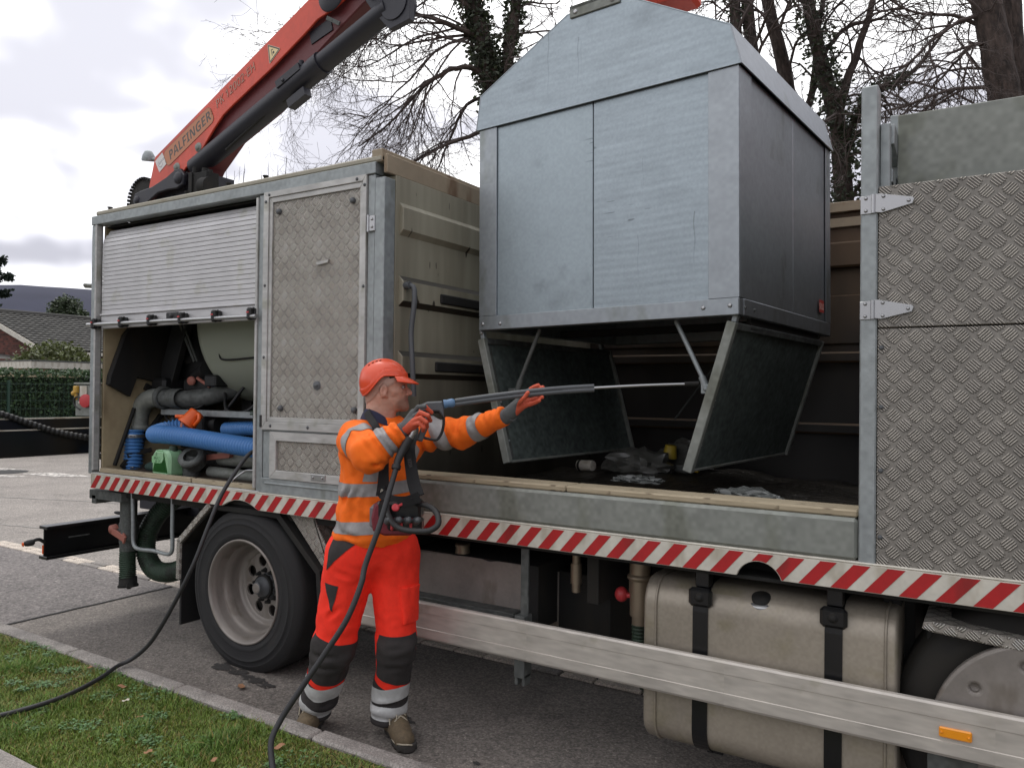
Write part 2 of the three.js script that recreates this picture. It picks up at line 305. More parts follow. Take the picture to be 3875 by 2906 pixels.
  const treadMap = (base, seed, wear) => tex(N, (u, v) => { const h = treadAt(u, v), a = fbm(u, v, 4, 4, seed), g = fbm(u, v, 50, 2, seed + 3); const k = 0.76 + 0.22 * (a - 0.5) + 0.12 * (g - 0.5) + h * wear - 0.24 * treadShade(u, v); return [base[0] * k, base[1] * k * 0.995, base[2] * k * 0.985]; }, { metres: SZ });
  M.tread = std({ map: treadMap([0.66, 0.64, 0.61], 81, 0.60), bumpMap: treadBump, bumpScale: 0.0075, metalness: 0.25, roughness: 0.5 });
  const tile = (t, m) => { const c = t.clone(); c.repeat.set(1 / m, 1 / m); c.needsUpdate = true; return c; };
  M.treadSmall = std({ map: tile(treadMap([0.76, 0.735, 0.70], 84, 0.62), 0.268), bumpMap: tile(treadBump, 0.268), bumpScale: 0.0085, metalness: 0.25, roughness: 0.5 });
  // paints, rubber, plastics
  const dirty = (base, dirt, amt, seed, metres = 1.1) => tex(512, (u, v) => { const a = fbm(u, v, 5, 5, seed), r = smooth(0.5, 0.85, fbm(u, v * 0.4, 7, 4, seed + 4)) * amt, g = fbm(u, v, 40, 2, seed + 8); return mixc(base.map((c) => c * (0.92 + 0.16 * a + 0.06 * (g - 0.5))), dirt, r); }, { metres });
  M.cream = std({ map: dirty([0.66, 0.60, 0.48], [0.38, 0.31, 0.22], 0.5, 101), roughness: 0.62 });
  M.bin = std({ map: tex(640, (u, v) => { const a = fbm(u, v, 4, 5, 104), s = fbm(u, v * 0.18, 20, 3, 105), sp = smooth(0.80, 0.84, fbm(u, v, 34, 3, 106)); let c = mixc([0.66, 0.645, 0.57], [0.46, 0.44, 0.375], clamp(a * 0.9 + (s - 0.5) * 0.7)); const lowShade = smooth(0.50, 0.26, v + (fbm(u, v, 6, 4, 109) - 0.5) * 0.12); c = mixc(c, [0.15, 0.135, 0.11], lowShade * 0.85); return mixc(c, [0.10, 0.075, 0.05], sp * 0.8); }, { metres: [1.3, 4] }), roughness: 0.6 });  // shade low in the open body is painted into the wall colour
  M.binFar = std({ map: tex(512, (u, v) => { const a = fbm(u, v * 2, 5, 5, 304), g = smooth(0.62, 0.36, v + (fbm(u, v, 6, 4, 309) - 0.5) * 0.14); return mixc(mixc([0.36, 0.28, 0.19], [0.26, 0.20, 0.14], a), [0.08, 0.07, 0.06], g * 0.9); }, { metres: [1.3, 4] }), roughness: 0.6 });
  M.topRail = std({ map: dirty([0.60, 0.545, 0.46], [0.34, 0.22, 0.13], 0.8, 107), roughness: 0.7 });
  M.roofTop = std({ map: dirty([0.62, 0.60, 0.54], [0.42, 0.37, 0.3], 0.6, 108), roughness: 0.75 });
  M.white = std({ map: dirty([0.80, 0.78, 0.73], [0.55, 0.50, 0.42], 0.45, 111, 0.6), roughness: 0.5 });
  M.red = std({ map: dirty([0.66, 0.10, 0.11], [0.42, 0.12, 0.10], 0.5, 113, 0.6), roughness: 0.45 });
  M.black = std({ map: dirty([0.13, 0.13, 0.13], [0.20, 0.19, 0.17], 0.6, 115), roughness: 0.55 });
  M.blackGloss = std({ map: dirty([0.085, 0.085, 0.09], [0.14, 0.14, 0.14], 0.4, 116), roughness: 0.28 });
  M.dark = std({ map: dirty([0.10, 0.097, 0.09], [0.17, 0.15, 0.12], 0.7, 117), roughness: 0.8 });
  M.rubber = std({ map: tex(512, (u, v) => { const a = fbm(u, v, 5, 4, 119), s = smooth(0.55, 0.8, fbm(u, v, 9, 4, 120)); return mixc([0.125, 0.125, 0.13], [0.20, 0.195, 0.185], clamp(a * 0.6 + s * 0.4)); }, { metres: 0.6 }), roughness: 0.82, bumpMap: grainBump, bumpScale: 0.0006 });
  M.hose = std({ color: new THREE.Color(0.022, 0.022, 0.023), roughness: 0.5 });
  M.silver = std({ map: dirty([0.53, 0.505, 0.48], [0.36, 0.32, 0.27], 0.5, 123, 0.5), metalness: 0.35, roughness: 0.5 });
  M.steel = std({ color: new THREE.Color(0.42, 0.42, 0.42), metalness: 0.85, roughness: 0.33 });
  M.brass = std({ color: new THREE.Color(0.30, 0.24, 0.17), metalness: 0.6, roughness: 0.45 });
  M.tankPaint = std({ map: dirty([0.60, 0.62, 0.56], [0.30, 0.28, 0.22], 0.6, 127), roughness: 0.5 });
  M.greyPlastic = std({ color: new THREE.Color(0.085, 0.09, 0.095), roughness: 0.45 });
  M.blueHose = std({ color: new THREE.Color(0.075, 0.22, 0.50), roughness: 0.38 });
  M.greenHose = std({ map: dirty([0.20, 0.27, 0.21], [0.13, 0.14, 0.11], 0.8, 131, 0.3), roughness: 0.6 });
  M.orangePlastic = std({ color: new THREE.Color(0.80, 0.12, 0.015), roughness: 0.4 });
  M.redPlastic = std({ color: new THREE.Color(0.52, 0.045, 0.05), roughness: 0.45 });
  M.redFaded = std({ color: new THREE.Color(0.36, 0.13, 0.095), roughness: 0.6 });
  M.amber = new THREE.MeshPhysicalMaterial({ color: new THREE.Color(0.85, 0.30, 0.01), roughness: 0.3, clearcoat: 0.5 });
  M.wood = std({ map: tex(512, (u, v) => { const g = fbm(u * 0.12, v, 60, 4, 135), a = fbm(u, v, 5, 3, 137), d = smooth(0.66, 0.85, fbm(u * 0.5, v, 20, 3, 138)); return mixc(mixc([0.75, 0.70, 0.60], [0.57, 0.515, 0.42], clamp(g * 0.9 + a * 0.35)), [0.25, 0.2, 0.15], d * 0.6); }, { metres: 0.7 }), roughness: 0.8 });
  M.woodDark = std({ map: tex(512, (u, v) => { const g = fbm(u * 0.12, v, 50, 4, 145), d = fbm(u, v, 7, 4, 146); return mixc([0.36, 0.29, 0.22], [0.16, 0.125, 0.10], clamp(g * 0.5 + d * 0.7)); }, { metres: 0.9 }), roughness: 0.85 });
  M.craneRed = std({ map: dirty([0.83, 0.305, 0.215], [0.62, 0.22, 0.16], 0.45, 151), roughness: 0.45 });
  M.craneDark = std({ map: dirty([0.13, 0.13, 0.165], [0.18, 0.165, 0.17], 0.5, 153), roughness: 0.5 });
}

// ================================================================ the truck (side plane z = -3.03, rear end x = -5.35)
const S = -3.03, FAR = -5.46;
const truck = thing('service_truck', 'grey and cream waste collection truck with open side, roller shutter and tread plate panels', 'truck', [-3, 0, -4.2]);
{
  const T = (name, geo, m, label) => part(truck, name, geo, m, label);
  // ---- rear equipment box
  const frame = [];
  frame.push(B(-5.352, -2.735, 2.772, 2.832, S - 0.06, S + 0.012));                 // top rail
  frame.push(B(-5.352, -5.31, 1.05, 2.77, S - 0.05, S + 0.006));                    // rear corner post
  frame.push(B(-3.632, -3.584, 1.055, 2.77, S - 0.05, S));                          // post between shutter and door
  frame.push(B(-2.790, -2.742, 1.07, 2.77, S - 0.05, S + 0.002), B(-2.738, -2.672, 1.07, 2.748, S - 0.075, S + 0.008)); // posts at the bin
  frame.push(B(-5.352, -5.28, 1.05, 2.83, FAR, FAR + 0.06), B(-5.352, -5.29, 2.78, 2.83, FAR + 0.06, S - 0.07));
  T('box_frame', frame, M.galv);
  for (const g of [B(-5.305, -5.285, 1.075, 2.77, S - 0.03, S + 0.012), B(-3.652, -3.634, 1.075, 2.757, S - 0.03, S + 0.010)]) T('shutter_channel', g, M.alu);
  T('roof_panel', [B(-5.315, -2.70, 2.834, 2.866, FAR, S + 0.004, 0.008)], M.roofTop);
  T('roof_rail', [B(-2.772, -2.70, 2.836, 2.90, FAR, S - 0.0), B(-2.699, -2.675, 2.775, 2.872, FAR, S - 0.012)], M.topRail);
  for (const x of [-5.2, -4.35, -3.95, -3.62]) T('roof_bolt', [rod([x, 2.866, S - 0.03], [x, 2.884, S - 0.03], 0.012), rod([x, 2.884, S - 0.03], [x, 2.89, S - 0.03], 0.018)], M.dark);
  // inside of the compartment
  T('compartment_wall', [B(-5.306, -5.286, 1.06, 2.77, FAR + 0.01, S - 0.055), B(-5.285, -3.6, 1.06, 2.77, FAR + 0.02, FAR + 0.05), B(-3.60, -3.585, 1.06, 2.77, FAR + 0.06, S - 0.055)], M.cream);
  T('compartment_floor', B(-5.285, -3.602, 1.035, 1.066, FAR + 0.06, S - 0.03), M.woodDark);
  T('floor_edge', [B(-5.23, -4.24, 1.064, 1.092, S - 0.045, S - 0.004), B(-4.236, -3.655, 1.062, 1.088, S - 0.06, S - 0.012)], M.wood);
  T('floor_trim', B(-5.30, -3.60, 1.05, 1.0615, S - 0.02, S + 0.008), M.alu);
  // roller shutter: slats curve away at the top
  const shutter = part(truck, 'roller_shutter', [B(-5.25, -3.655, 2.05, 2.139, S - 0.03, S - 0.008, 0.004), B(-5.25, -3.655, 2.138, 2.15, S - 0.03, S + 0.004)], M.slat);
  const n = 23, y0 = 2.1515, pitch = 0.0290;
  const prof = (i) => { const y = y0 + i * pitch, z = S - 0.026 - 0.07 * Math.pow(clamp((y - 2.62) / 0.15), 2); return [y, z]; };
  for (let i = 0; i < n; i++) {
    const [ya, za] = prof(i), [yb, zb] = prof(i + 1); if (yb > 2.752) break;
    const xl = -5.268 + 0.055 * Math.pow(clamp((ya - 2.6) / 0.15), 2) + 0.002 * Math.sin(i * 7.3);
    const a = [xl, (ya + yb) / 2 - 0.0005, (za + zb) / 2], b = [-3.654, a[1], a[2]];
    const g = bar(a, b, 0.010, Math.hypot(yb - ya, zb - za) - 0.0028, [0, yb - ya, zb - za], 0.0012);
    boxUV(g); part(shutter, 'slat', g, M.slat);
  }
  T('dark_gap_box', [B(-5.284, -3.635, 2.60, 2.77, S - 0.40, S - 0.16), B(-5.284, -3.635, 2.758, 2.769, S - 0.17, S - 0.062)], M.dark);  // dark box added behind the top gap to keep it dark
  part(shutter, 'shutter_backing', B(-5.26, -3.656, 2.15, 2.70, S - 0.075, S - 0.06), M.dark);
  part(shutter, 'handle_bar', rod([-5.345, 2.078, S + 0.032], [-3.61, 2.066, S + 0.032], 0.0125, 14), M.steel);
  for (const x of [-5.268, -4.946, -4.628, -4.306, -3.984, -3.664]) part(shutter, 'bar_clamp', [B(x - 0.03, x + 0.028, 2.05, 2.115, S - 0.006, S + 0.02, 0.006), B(x - 0.018, x + 0.016, 2.046, 2.118, S + 0.012, S + 0.05, 0.01), ball([x + 0.022, 2.112, S + 0.026], 0.008)], M.black);
  for (const x of [-5.268, -4.946, -4.628, -4.306, -3.984, -3.664]) part(shutter, 'clamp_mark', B(x - 0.012, x + 0.010, 2.086, 2.094, S + 0.048, S + 0.0515, 0.0008), M.redPlastic);
  part(shutter, 'lock', [B(-4.50, -4.375, 2.082, 2.128, S - 0.009, S + 0.006, 0.006), turned([[0, 0.012], [0.014, 0.012], [0.016, 0]], [-4.44, 2.105, S + 0.003], [0, 0, 1], 16)], M.black);
  // tread plate door and flap beside it
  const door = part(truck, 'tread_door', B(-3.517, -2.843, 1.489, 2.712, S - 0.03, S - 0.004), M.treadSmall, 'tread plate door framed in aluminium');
  const mitre = (o, i, z0, z1) => { const [X0, X1, Y0, Y1] = o, [x0, x1, y0, y1] = i; return [plate([[X0, Y1], [X1, Y1], [x1, y1], [x0, y1]], z0, z1), plate([[X0, Y0], [x0, y0], [x1, y0], [X1, Y0]], z0, z1), plate([[X0, Y0], [X0, Y1], [x0, y1], [x0, y0]], z0, z1), plate([[X1, Y0], [x1, y0], [x1, y1], [X1, Y1]], z0, z1)]; };
  for (const g of [...mitre([-3.582, -2.794, 1.418, 2.775], [-3.541, -2.82, 1.462, 2.742], S - 0.02, S + 0.014), ...mitre([-3.540, -2.821, 1.463, 2.741], [-3.516, -2.844, 1.49, 2.712], S - 0.02, S + 0.006)]) part(door, 'door_rail', g, M.alu);
  for (const p of [[-3.465, 2.656], [-2.899, 2.651], [-3.432, 1.541], [-2.87, 1.543]]) part(door, 'door_knob', turned([[0, 0.016], [0.012, 0.015], [0.016, 0.008], [0.017, -0.004]], [p[0], p[1], S], [0, 0, 1], 16), M.greyPlastic);
  part(door, 'latch', [turned([[0, 0.004], [0.024, 0.004], [0.026, -0.004]], [-3.15, 1.67, S], [0, 0, 1], 20), B(-3.163, -3.137, 1.664, 1.676, S + 0.003, S + 0.012)], M.greyPlastic);
  part(door, 'bent_lip', plate([[-3.165, 2.345], [-3.065, 2.352], [-3.075, 2.335], [-3.155, 2.326]], S - 0.006, S + 0.008), M.alu);
  for (const p of [[-3.562, 2.72], [-3.562, 2.24], [-3.562, 1.83], [-2.806, 2.72], [-2.806, 2.19], [-2.806, 1.72], [-3.535, 2.757], [-2.86, 2.757], [-3.5, 1.44], [-3.2, 1.44]]) part(door, 'screw', bolt([p[0], p[1], S + 0.014], [0, 0, 1], 0.009), M.greyPlastic);
  const flap = part(truck, 'tread_flap', B(-3.456, -2.85, 1.19, 1.357, S - 0.03, S - 0.004), M.treadSmall);
  for (const g of mitre([-3.508, -2.80, 1.143, 1.408], [-3.456, -2.85, 1.19, 1.357], S - 0.02, S + 0.012)) part(flap, 'flap_rail', g, M.alu);
  part(flap, 'flap_hinge', [B(-3.17, -3.06, 1.155, 1.19, S + 0.01, S + 0.018), bolt([-3.15, 1.172, S + 0.018], [0, 0, 1]), bolt([-3.08, 1.172, S + 0.018], [0, 0, 1])], M.steel);
  T('cross_rail', [B(-3.582, -2.794, 1.409, 1.4175, S - 0.03, S + 0.004), B(-3.584, -2.794, 1.055, 1.142, S - 0.05, S + 0.004), B(-3.55, -2.794, 1.108, 1.118, S, S + 0.012), B(-3.582, -3.509, 1.142, 1.409, S - 0.03, S - 0.006)], M.galv);
  T('door_hinge', [B(-2.776, -2.734, 2.472, 2.556, S + 0.006, S + 0.014), rod([-2.778, 2.47, S + 0.014], [-2.778, 2.558, S + 0.014], 0.007), bolt([-2.752, 2.535, S + 0.014], [0, 0, 1]), bolt([-2.752, 2.495, S + 0.014], [0, 0, 1])], M.steel);
  T('door_catch', [B(-3.588, -3.572, 1.43, 1.50, S + 0.004, S + 0.02)], M.black);

  // ---- open refuse body
  const ribL = (y0, y1, d) => { const g = plate([[0, y0 - 0.01], [0.0, y1], [d, y1 - 0.03], [d, y0 + 0.02]], FAR + 0.05, S - 0.11, [], 0.004); g.translate(-2.674, 0, 0); return g; };
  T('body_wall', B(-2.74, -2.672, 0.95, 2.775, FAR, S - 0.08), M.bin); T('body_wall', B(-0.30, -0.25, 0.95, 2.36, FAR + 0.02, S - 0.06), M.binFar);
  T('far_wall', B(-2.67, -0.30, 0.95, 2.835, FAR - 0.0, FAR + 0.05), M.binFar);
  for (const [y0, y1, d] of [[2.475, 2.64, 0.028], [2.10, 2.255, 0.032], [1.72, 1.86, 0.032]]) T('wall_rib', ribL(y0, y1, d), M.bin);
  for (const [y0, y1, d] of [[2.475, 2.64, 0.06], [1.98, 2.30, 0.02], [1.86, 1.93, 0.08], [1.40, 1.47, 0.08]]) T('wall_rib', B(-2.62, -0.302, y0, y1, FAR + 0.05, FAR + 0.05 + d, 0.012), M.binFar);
  T('body_top_rail', [B(-2.67, -0.30, 2.836, 2.90, FAR - 0.02, FAR + 0.09), B(-2.66, -0.42, 2.74, 2.80, FAR + 0.05, FAR + 0.075)], M.topRail);
  for (const [y, x0] of [[2.135, -3.46], [1.755, -3.42]]) T('rub_strip', B(-2.65, -2.630, y, y + 0.055, x0 - 1.6, x0, 0.006), M.dark);
  T('body_floor', B(-2.67, -0.30, 0.94, 1.0, FAR + 0.05, S - 0.16), M.dark);
  T('sill_beam', [B(-2.672, -0.423, 1.056, 1.208, S - 0.165, S + 0.004, 0.012)], M.galvDull, 'galvanised sill beam under the opening');
  for (const [a, b, dz] of [[-2.668, -1.62, 0], [-1.616, -0.424, 0.003]]) T('sill_plank', B(a, b, 1.209, 1.236, S - 0.16, S - 0.012 - dz, 0.006), M.wood);
  T('cable_conduit', [tube([[-2.64, 2.20, -3.16], [-2.60, 2.195, -3.17], [-2.585, 2.13, -3.165], [-2.60, 1.95, -3.16], [-2.59, 1.80, -3.16], [-2.585, 1.62, -3.17]], 0.014, 40, 10), rod([-2.672, 2.20, -3.16], [-2.61, 2.20, -3.16], 0.02)], M.greyPlastic);
  // front post with hinges and the tread panels beyond it
  T('front_post', [B(-0.420, -0.364, 1.047, 2.76, S - 0.07, S + 0.006, 0.005)], M.galv);
  for (const [y0, y1, holes] of [[1.892, 2.394, []], [1.05, 1.887, []]]) {
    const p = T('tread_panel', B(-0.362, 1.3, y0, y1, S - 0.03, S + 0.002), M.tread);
    if (y0 < 1.5) for (const y of [1.82, 1.61, 1.385, 1.15]) part(p, 'rivet', bolt([-0.349, y, S + 0.002], [0, 0, 1], 0.0085), M.greyPlastic);
  }
  for (const y of [2.332, 1.955]) {
    const h = T('strap_hinge', [plate([[-0.420, y - 0.034], [-0.382, y - 0.034], [-0.382, y + 0.034], [-0.420, y + 0.030]], S + 0.006, S + 0.011), plate([[-0.374, y - 0.030], [-0.35, y - 0.034], [-0.253, y - 0.012], [-0.247, y + 0.004], [-0.253, y + 0.012], [-0.36, y + 0.036], [-0.374, y + 0.036]], S + 0.006, S + 0.011), rod([-0.378, y - 0.032, S + 0.010], [-0.378, y + 0.034, S + 0.010], 0.0075)], M.steel);
    for (const q of [[-0.402, 0.022], [-0.402, -0.022], [-0.345, 0.024], [-0.345, -0.022], [-0.265, 0]]) part(h, 'screw', bolt([q[0], y + q[1], S + 0.011], [0, 0, 1], 0.0065), M.steel);
  }
  T('upper_plate', [B(-0.318, 1.3, 1.9, 2.69, S - 0.22, S - 0.16)], M.galvDull);
  T('added_fill_box', [B(-0.22, 1.3, 1.0, 2.66, FAR, S - 0.23)], M.galvDark);  // solid box added behind the panels to block the low sky
  // the cab, out of the picture to the right
  const cab = T('cab', [plate([[1.45, 0.95], [1.45, 3.35], [1.75, 3.55], [3.2, 3.5], [3.75, 2.2], [3.85, 0.5], [1.45, 0.5]], FAR, S - 0.02, [], 0.06)], M.craneRed);
  part(cab, 'cab_window', plate([[2.1, 1.9], [2.1, 2.7], [2.95, 2.7], [3.3, 1.9]], S - 0.03, S - 0.012), M.blackGloss);
  T('plate_slot', B(-0.195, -0.145, 2.40, 2.43, S - 0.158, S - 0.15), M.black);
  T('stanchion', [B(-0.363, -0.33, 2.2, 2.63, S - 0.10, S - 0.04), B(-0.352, -0.322, 2.3, 2.72, S - 0.30, S - 0.24), bar([-0.345, 2.60, S - 0.08], [-0.335, 2.50, S - 0.5], 0.05, 0.08), bar([-0.345, 2.45, S - 0.08], [-0.335, 2.42, S - 0.5], 0.04, 0.05)], M.galv);

  // ---- red and white warning band, notched over the wheel and the filler
  const lower = [[-5.314, 0.953], [-4.055, 0.951]];
  const arch = circlePts(-3.76, 0.70, 0.295, 15, Math.PI - 0.985 + 0.0, 0.985).map((p) => [p[0], Math.max(p[1], 0.951)]);
  const notch = circlePts(-0.77, 0.925, 0.088, 13, Math.PI - 0.30, 0.30);
  const outline = [[-5.314, 0.968], [-5.300, 0.953], ...arch, ...notch, [1.3, 0.951], [1.3, 1.047], [-5.314, 1.047]];
  const band = T('warning_band', plate(outline, S - 0.012, S + 0.009, [], 0.0015), M.white, 'red and white striped warning band');
  part(band, 'band_ledge', B(-5.314, 1.3, 1.0475, 1.0555, S - 0.06, S + 0.010), M.white);
  const inBand = (x, y) => { if (y > 1.0415 || y < 0.955 || x < -5.312) return -1; const d1 = Math.hypot(x + 3.76, y - 0.70) - 0.299, d2 = Math.hypot(x + 0.77, y - 0.925) - 0.091; return Math.min(d1, d2); };
  for (let i = 0; i < 59; i++) {
    const xb = -5.3155 + i * 0.1117; if (xb > 1.2) break;
    const pos = [], K = 6, J = 4, q = (u, v) => { const y = lerp(0.9535, 1.0435, v); return [xb + u * 0.056 + (y - 0.953) * 0.86, y]; };
    const poly = []; for (let j = 0; j <= 8; j++) poly.push(q(0, j / 8)); for (let j = 8; j >= 0; j--) poly.push(q(1, j / 8));
    const near = poly.some((p) => Math.hypot(p[0] + 3.76, p[1] - 0.70) < 0.30 || Math.hypot(p[0] + 0.77, p[1] - 0.925) < 0.092) || xb < -5.31;
    let g = new THREE.ShapeGeometry(new THREE.Shape(poly.map((p) => new THREE.Vector2(...p)))); g.translate(0, 0, S + 0.0105); g = clean(g); boxUV(g);
    if (near) {
      // fine grid, clipped by the cut-outs
      const pos2 = []; for (let a = 0; a < 10; a++) for (let b = 0; b < 14; b++) { const A = q(a / 10, b / 14), Bq = q((a + 1) / 10, b / 14), Cq = q((a + 1) / 10, (b + 1) / 14), D = q(a / 10, (b + 1) / 14); for (const t of [A, Bq, Cq, A, Cq, D]) pos2.push(t[0], t[1], S + 0.0105); }
      const gg = new THREE.BufferGeometry(); gg.setAttribute('position', new THREE.Float32BufferAttribute(pos2, 3)); gg.computeVertexNormals();
      g = cut(gg, [(x, y) => Math.hypot(x + 3.76, y - 0.70) - 0.299, (x, y) => Math.hypot(x + 0.77, y - 0.925) - 0.091, (x) => x + 5.313, (x, y) => y - 0.9535]);
      if (!g.attributes.position.count) continue;
    }
    part(band, 'red_stripe', g, M.red);
  }

  // ---- rear wheel pair and its guards
  const wx = -3.76, wy = 0.455, wz = -3.05;
  const wheel = (z, name) => {
    const w = new THREE.Group(); w.name = name; truck.add(w); w.position.set(-truck.position.x, 0, -truck.position.z);
    const fix = (nm, g, m) => { const o = new THREE.Mesh(g, m); o.name = nm; o.castShadow = o.receiveShadow = true; w.add(o); return o; };
    const tp = [[0.300, -0.26], [0.298, -0.02], [0.312, 0.001], [0.335, 0.004], [0.343, 0.0045], [0.347, 0.001], [0.375, 0.004], [0.392, 0.004], [0.395, 0.008], [0.402, 0.008], [0.405, 0.002], [0.425, -0.002], [0.428, 0.001], [0.434, -0.001], [0.448, -0.010], [0.470, -0.022], [0.482, -0.040], [0.485, -0.060], [0.485, -0.21], [0.470, -0.25], [0.40, -0.272], [0.30, -0.262]];
    const tg = turned(tp, [wx, wy, z], [0, 0, 1], 72); fix('tyre', mergeGeometries([clean(tg), ...[-0.10, -0.14, -0.18].map((d) => clean(turned([[0.4858, d - 0.006], [0.4858, d + 0.006]], [wx, wy, z], [0, 0, 1], 72)))]), M.rubber);
    fix('rim', clean(turned([[0.308, -0.002], [0.306, 0.006], [0.297, 0.007], [0.290, -0.004], [0.283, -0.02], [0.276, -0.035], [0.273, -0.07], [0.262, -0.085], [0.25, -0.10], [0.246, -0.125], [0.243, -0.165], [0.230, -0.182], [0.214, -0.176], [0.200, -0.188]], [wx, wy, z], [0, 0, 1], 72)), M.silver);
    // dished disc with round hand holes
    const sh = new THREE.Shape(circlePts(0, 0, 0.202, 56).map((p) => new THREE.Vector2(...p)));
    for (let i = 0; i < 8; i++) { const a = i / 8 * Math.PI * 2 + 0.30; sh.holes.push(new THREE.Path(circlePts(Math.cos(a) * 0.157, Math.sin(a) * 0.152, 0.036, 18).map((p) => new THREE.Vector2(...p)))); }
    sh.holes.push(new THREE.Path(circlePts(0, 0, 0.080, 28).map((p) => new THREE.Vector2(...p))));
    const dg = new THREE.ExtrudeGeometry(sh, { depth: 0.012, bevelEnabled: true, bevelThickness: 0.002, bevelSize: 0.002, bevelSegments: 1 }); dg.translate(wx, wy, z - 0.20); fix('wheel_disc', clean(dg), M.silver);
    return fix;
  };
  const fix = wheel(wz, 'wheel');
  fix('hub', mergeGeometries([clean(turned([[0, 0.105], [0.033, 0.105], [0.036, 0.10], [0.037, 0.075], [0.058, 0.07], [0.062, 0.045], [0.074, 0.035], [0.082, 0]], [wx, wy, wz - 0.205], [0, 0, 1], 32))]), M.greyPlastic);
  fix('hub_cap', clean(turned([[0, 0.004], [0.026, 0.004], [0.03, 0]], [wx, wy, wz - 0.10], [0, 0, 1], 24)), M.silver);
  for (let i = 0; i < 10; i++) { const a = i / 10 * Math.PI * 2 - 0.13; fix('wheel_nut', clean(turned([[0, 0.03], [0.009, 0.03], [0.011, 0.012], [0.014, 0.010], [0.016, 0]], [wx + Math.cos(a) * 0.094, wy + Math.sin(a) * 0.094, wz - 0.187], [0, 0, 1], 8)), M.dark); }
  wheel(wz - 0.33, 'wheel');
  // mudguard: black wings with tread plate edges
  T('mudguard', [plate([[-4.352, 0.69], [-4.06, 0.945], [-3.46, 0.945], [-3.13, 0.66], [-3.105, 0.43], [-3.14, 0.43], [-3.16, 0.64], [-3.48, 0.915], [-4.04, 0.915], [-4.33, 0.67]], S - 0.62, S - 0.02)], M.dark);
  T('wheel_well', [B(-4.35, -3.1, 0.96, 0.985, S - 0.9, S - 0.03)], M.dark);
  T('mud_flap', [B(-4.352, -4.335, 0.165, 0.70, S - 0.62, S - 0.02)], M.black);
  T('mudguard_edge', [bar([-4.05, 0.945, S - 0.012], [-4.345, 0.69, S - 0.012], 0.02, 0.035, [0, 1, 0]), bar([-4.347, 0.70, S - 0.012], [-4.352, 0.452, S - 0.012], 0.03, 0.02, [0, 0, 1])], M.treadSmall);
  T('mudguard_plate', plate([[-3.412, 0.948], [-3.22, 0.948], [-3.05, 0.70], [-2.96, 0.42], [-3.0, 0.30], [-3.102, 0.452], [-3.116, 0.656]], S - 0.06, S - 0.05), M.treadSmall);
  T('mudguard_plate', [bar([-3.22, 0.948, S - 0.12], [-2.98, 0.45, S - 0.12], 0.14, 0.012, [0.9, 0.43, 0])], M.treadSmall);

  // ---- chassis and things under the floor
  T('chassis_rail', [B(-5.3, 1.3, 0.62, 0.90, -3.98, -3.88), B(-5.3, 1.3, 0.62, 0.90, -4.62, -4.52), B(-5.2, -2.9, 0.90, 1.034, FAR, S - 0.06), B(-2.9, 1.3, 0.93, 0.945, FAR, S - 0.03)], M.dark);
  T('axle', [rod([wx, wy, -3.2], [wx, wy, -5.3], 0.075), ball([wx, wy, -4.25], 0.2)], M.dark);
  for (const g of [B(-2.72, -2.66, 0.70, 0.93, FAR, S - 0.08), B(-1.60, -1.54, 0.68, 0.93, FAR, S - 0.2), B(-0.36, -0.30, 0.6, 0.93, FAR, S - 0.2)]) T('cross_member', g, M.dark);
  wheel(-5.15, 'wheel');
  // side guard rail
  const gp = [[0, 0.438], [0.006, 0.430], [0.020, 0.430], [0.026, 0.44], [0.026, 0.482], [0.0235, 0.484], [0.0235, 0.556], [0.026, 0.558], [0.026, 0.600], [0.021, 0.608], [0.010, 0.611], [0, 0.606]];
  const gs = new THREE.ExtrudeGeometry(new THREE.Shape(gp.map((p) => new THREE.Vector2(p[0], p[1]))), { depth: 4.35, bevelEnabled: false }); gs.rotateY(Math.PI / 2); gs.scale(1, 1, -1); // profile across z, run along x
  { const p = gs.attributes.position; for (let i = 0; i < p.count; i++) { const z = p.getZ(i), x = p.getX(i); p.setXYZ(i, x - 3.05, p.getY(i), S - 0.022 + z); } gs.deleteAttribute('normal'); }
  { let g = gs.index ? gs.toNonIndexed() : gs; g.deleteAttribute('uv'); g.computeVertexNormals(); T('side_guard', boxUV(g), M.guard, 'long aluminium side guard rail'); }
  T('guard_bracket', [B(-1.885, -1.83, 0.335, 0.62, S - 0.10, S - 0.03), B(-1.885, -1.868, 0.30, 0.35, S - 0.09, S - 0.035), B(-1.846, -1.83, 0.30, 0.35, S - 0.09, S - 0.035), B(-0.20, -0.05, 0.30, 0.5, S - 0.14, S - 0.03)], M.galvDark);
  part(truck, 'marker_lamp', [B(-0.163, -0.066, 0.497, 0.533, S + 0.001, S + 0.012, 0.007), bolt([-0.155, 0.516, S + 0.012], [0, 0, 1], 0.004), bolt([-0.075, 0.513, S + 0.012], [0, 0, 1], 0.004)], M.amber, 'amber side marker on the guard rail');
  // toolbox panels behind the guard
  const chip = (x0, x1, yt, z0, z1, y0, seed) => { const r = rand(seed), o = [[x0, y0], [x1, y0], [x1, yt]]; let x = x1; while (x > x0 + 0.03) { x -= 0.012 + r() * 0.05; o.push([Math.max(x, x0), yt - (r() < 0.3 ? r() * 0.010 : 0)]); } o.push([x0, yt]); return plate(o, z0, z1, [], 0.001); };
  T('toolbox', [B(-2.95, -1.87, 0.50, 0.81, -3.75, -3.252)], M.dark);
  T('toolbox_panel', chip(-2.95, -1.962, 0.808, -3.25, -3.244, 0.575, 5), M.silver, 'grey painted side of the under-floor toolbox with chipped edge');
  T('toolbox_rail', [B(-2.95, -1.955, 0.562, 0.59, S - 0.24, S - 0.13), B(-2.01, -1.945, 0.555, 0.585, S - 0.16, S - 0.09)], M.galvDark);
  T('guard_post', B(-1.872, -1.832, 0.60, 0.945, S - 0.075, S - 0.06), M.galvDark);
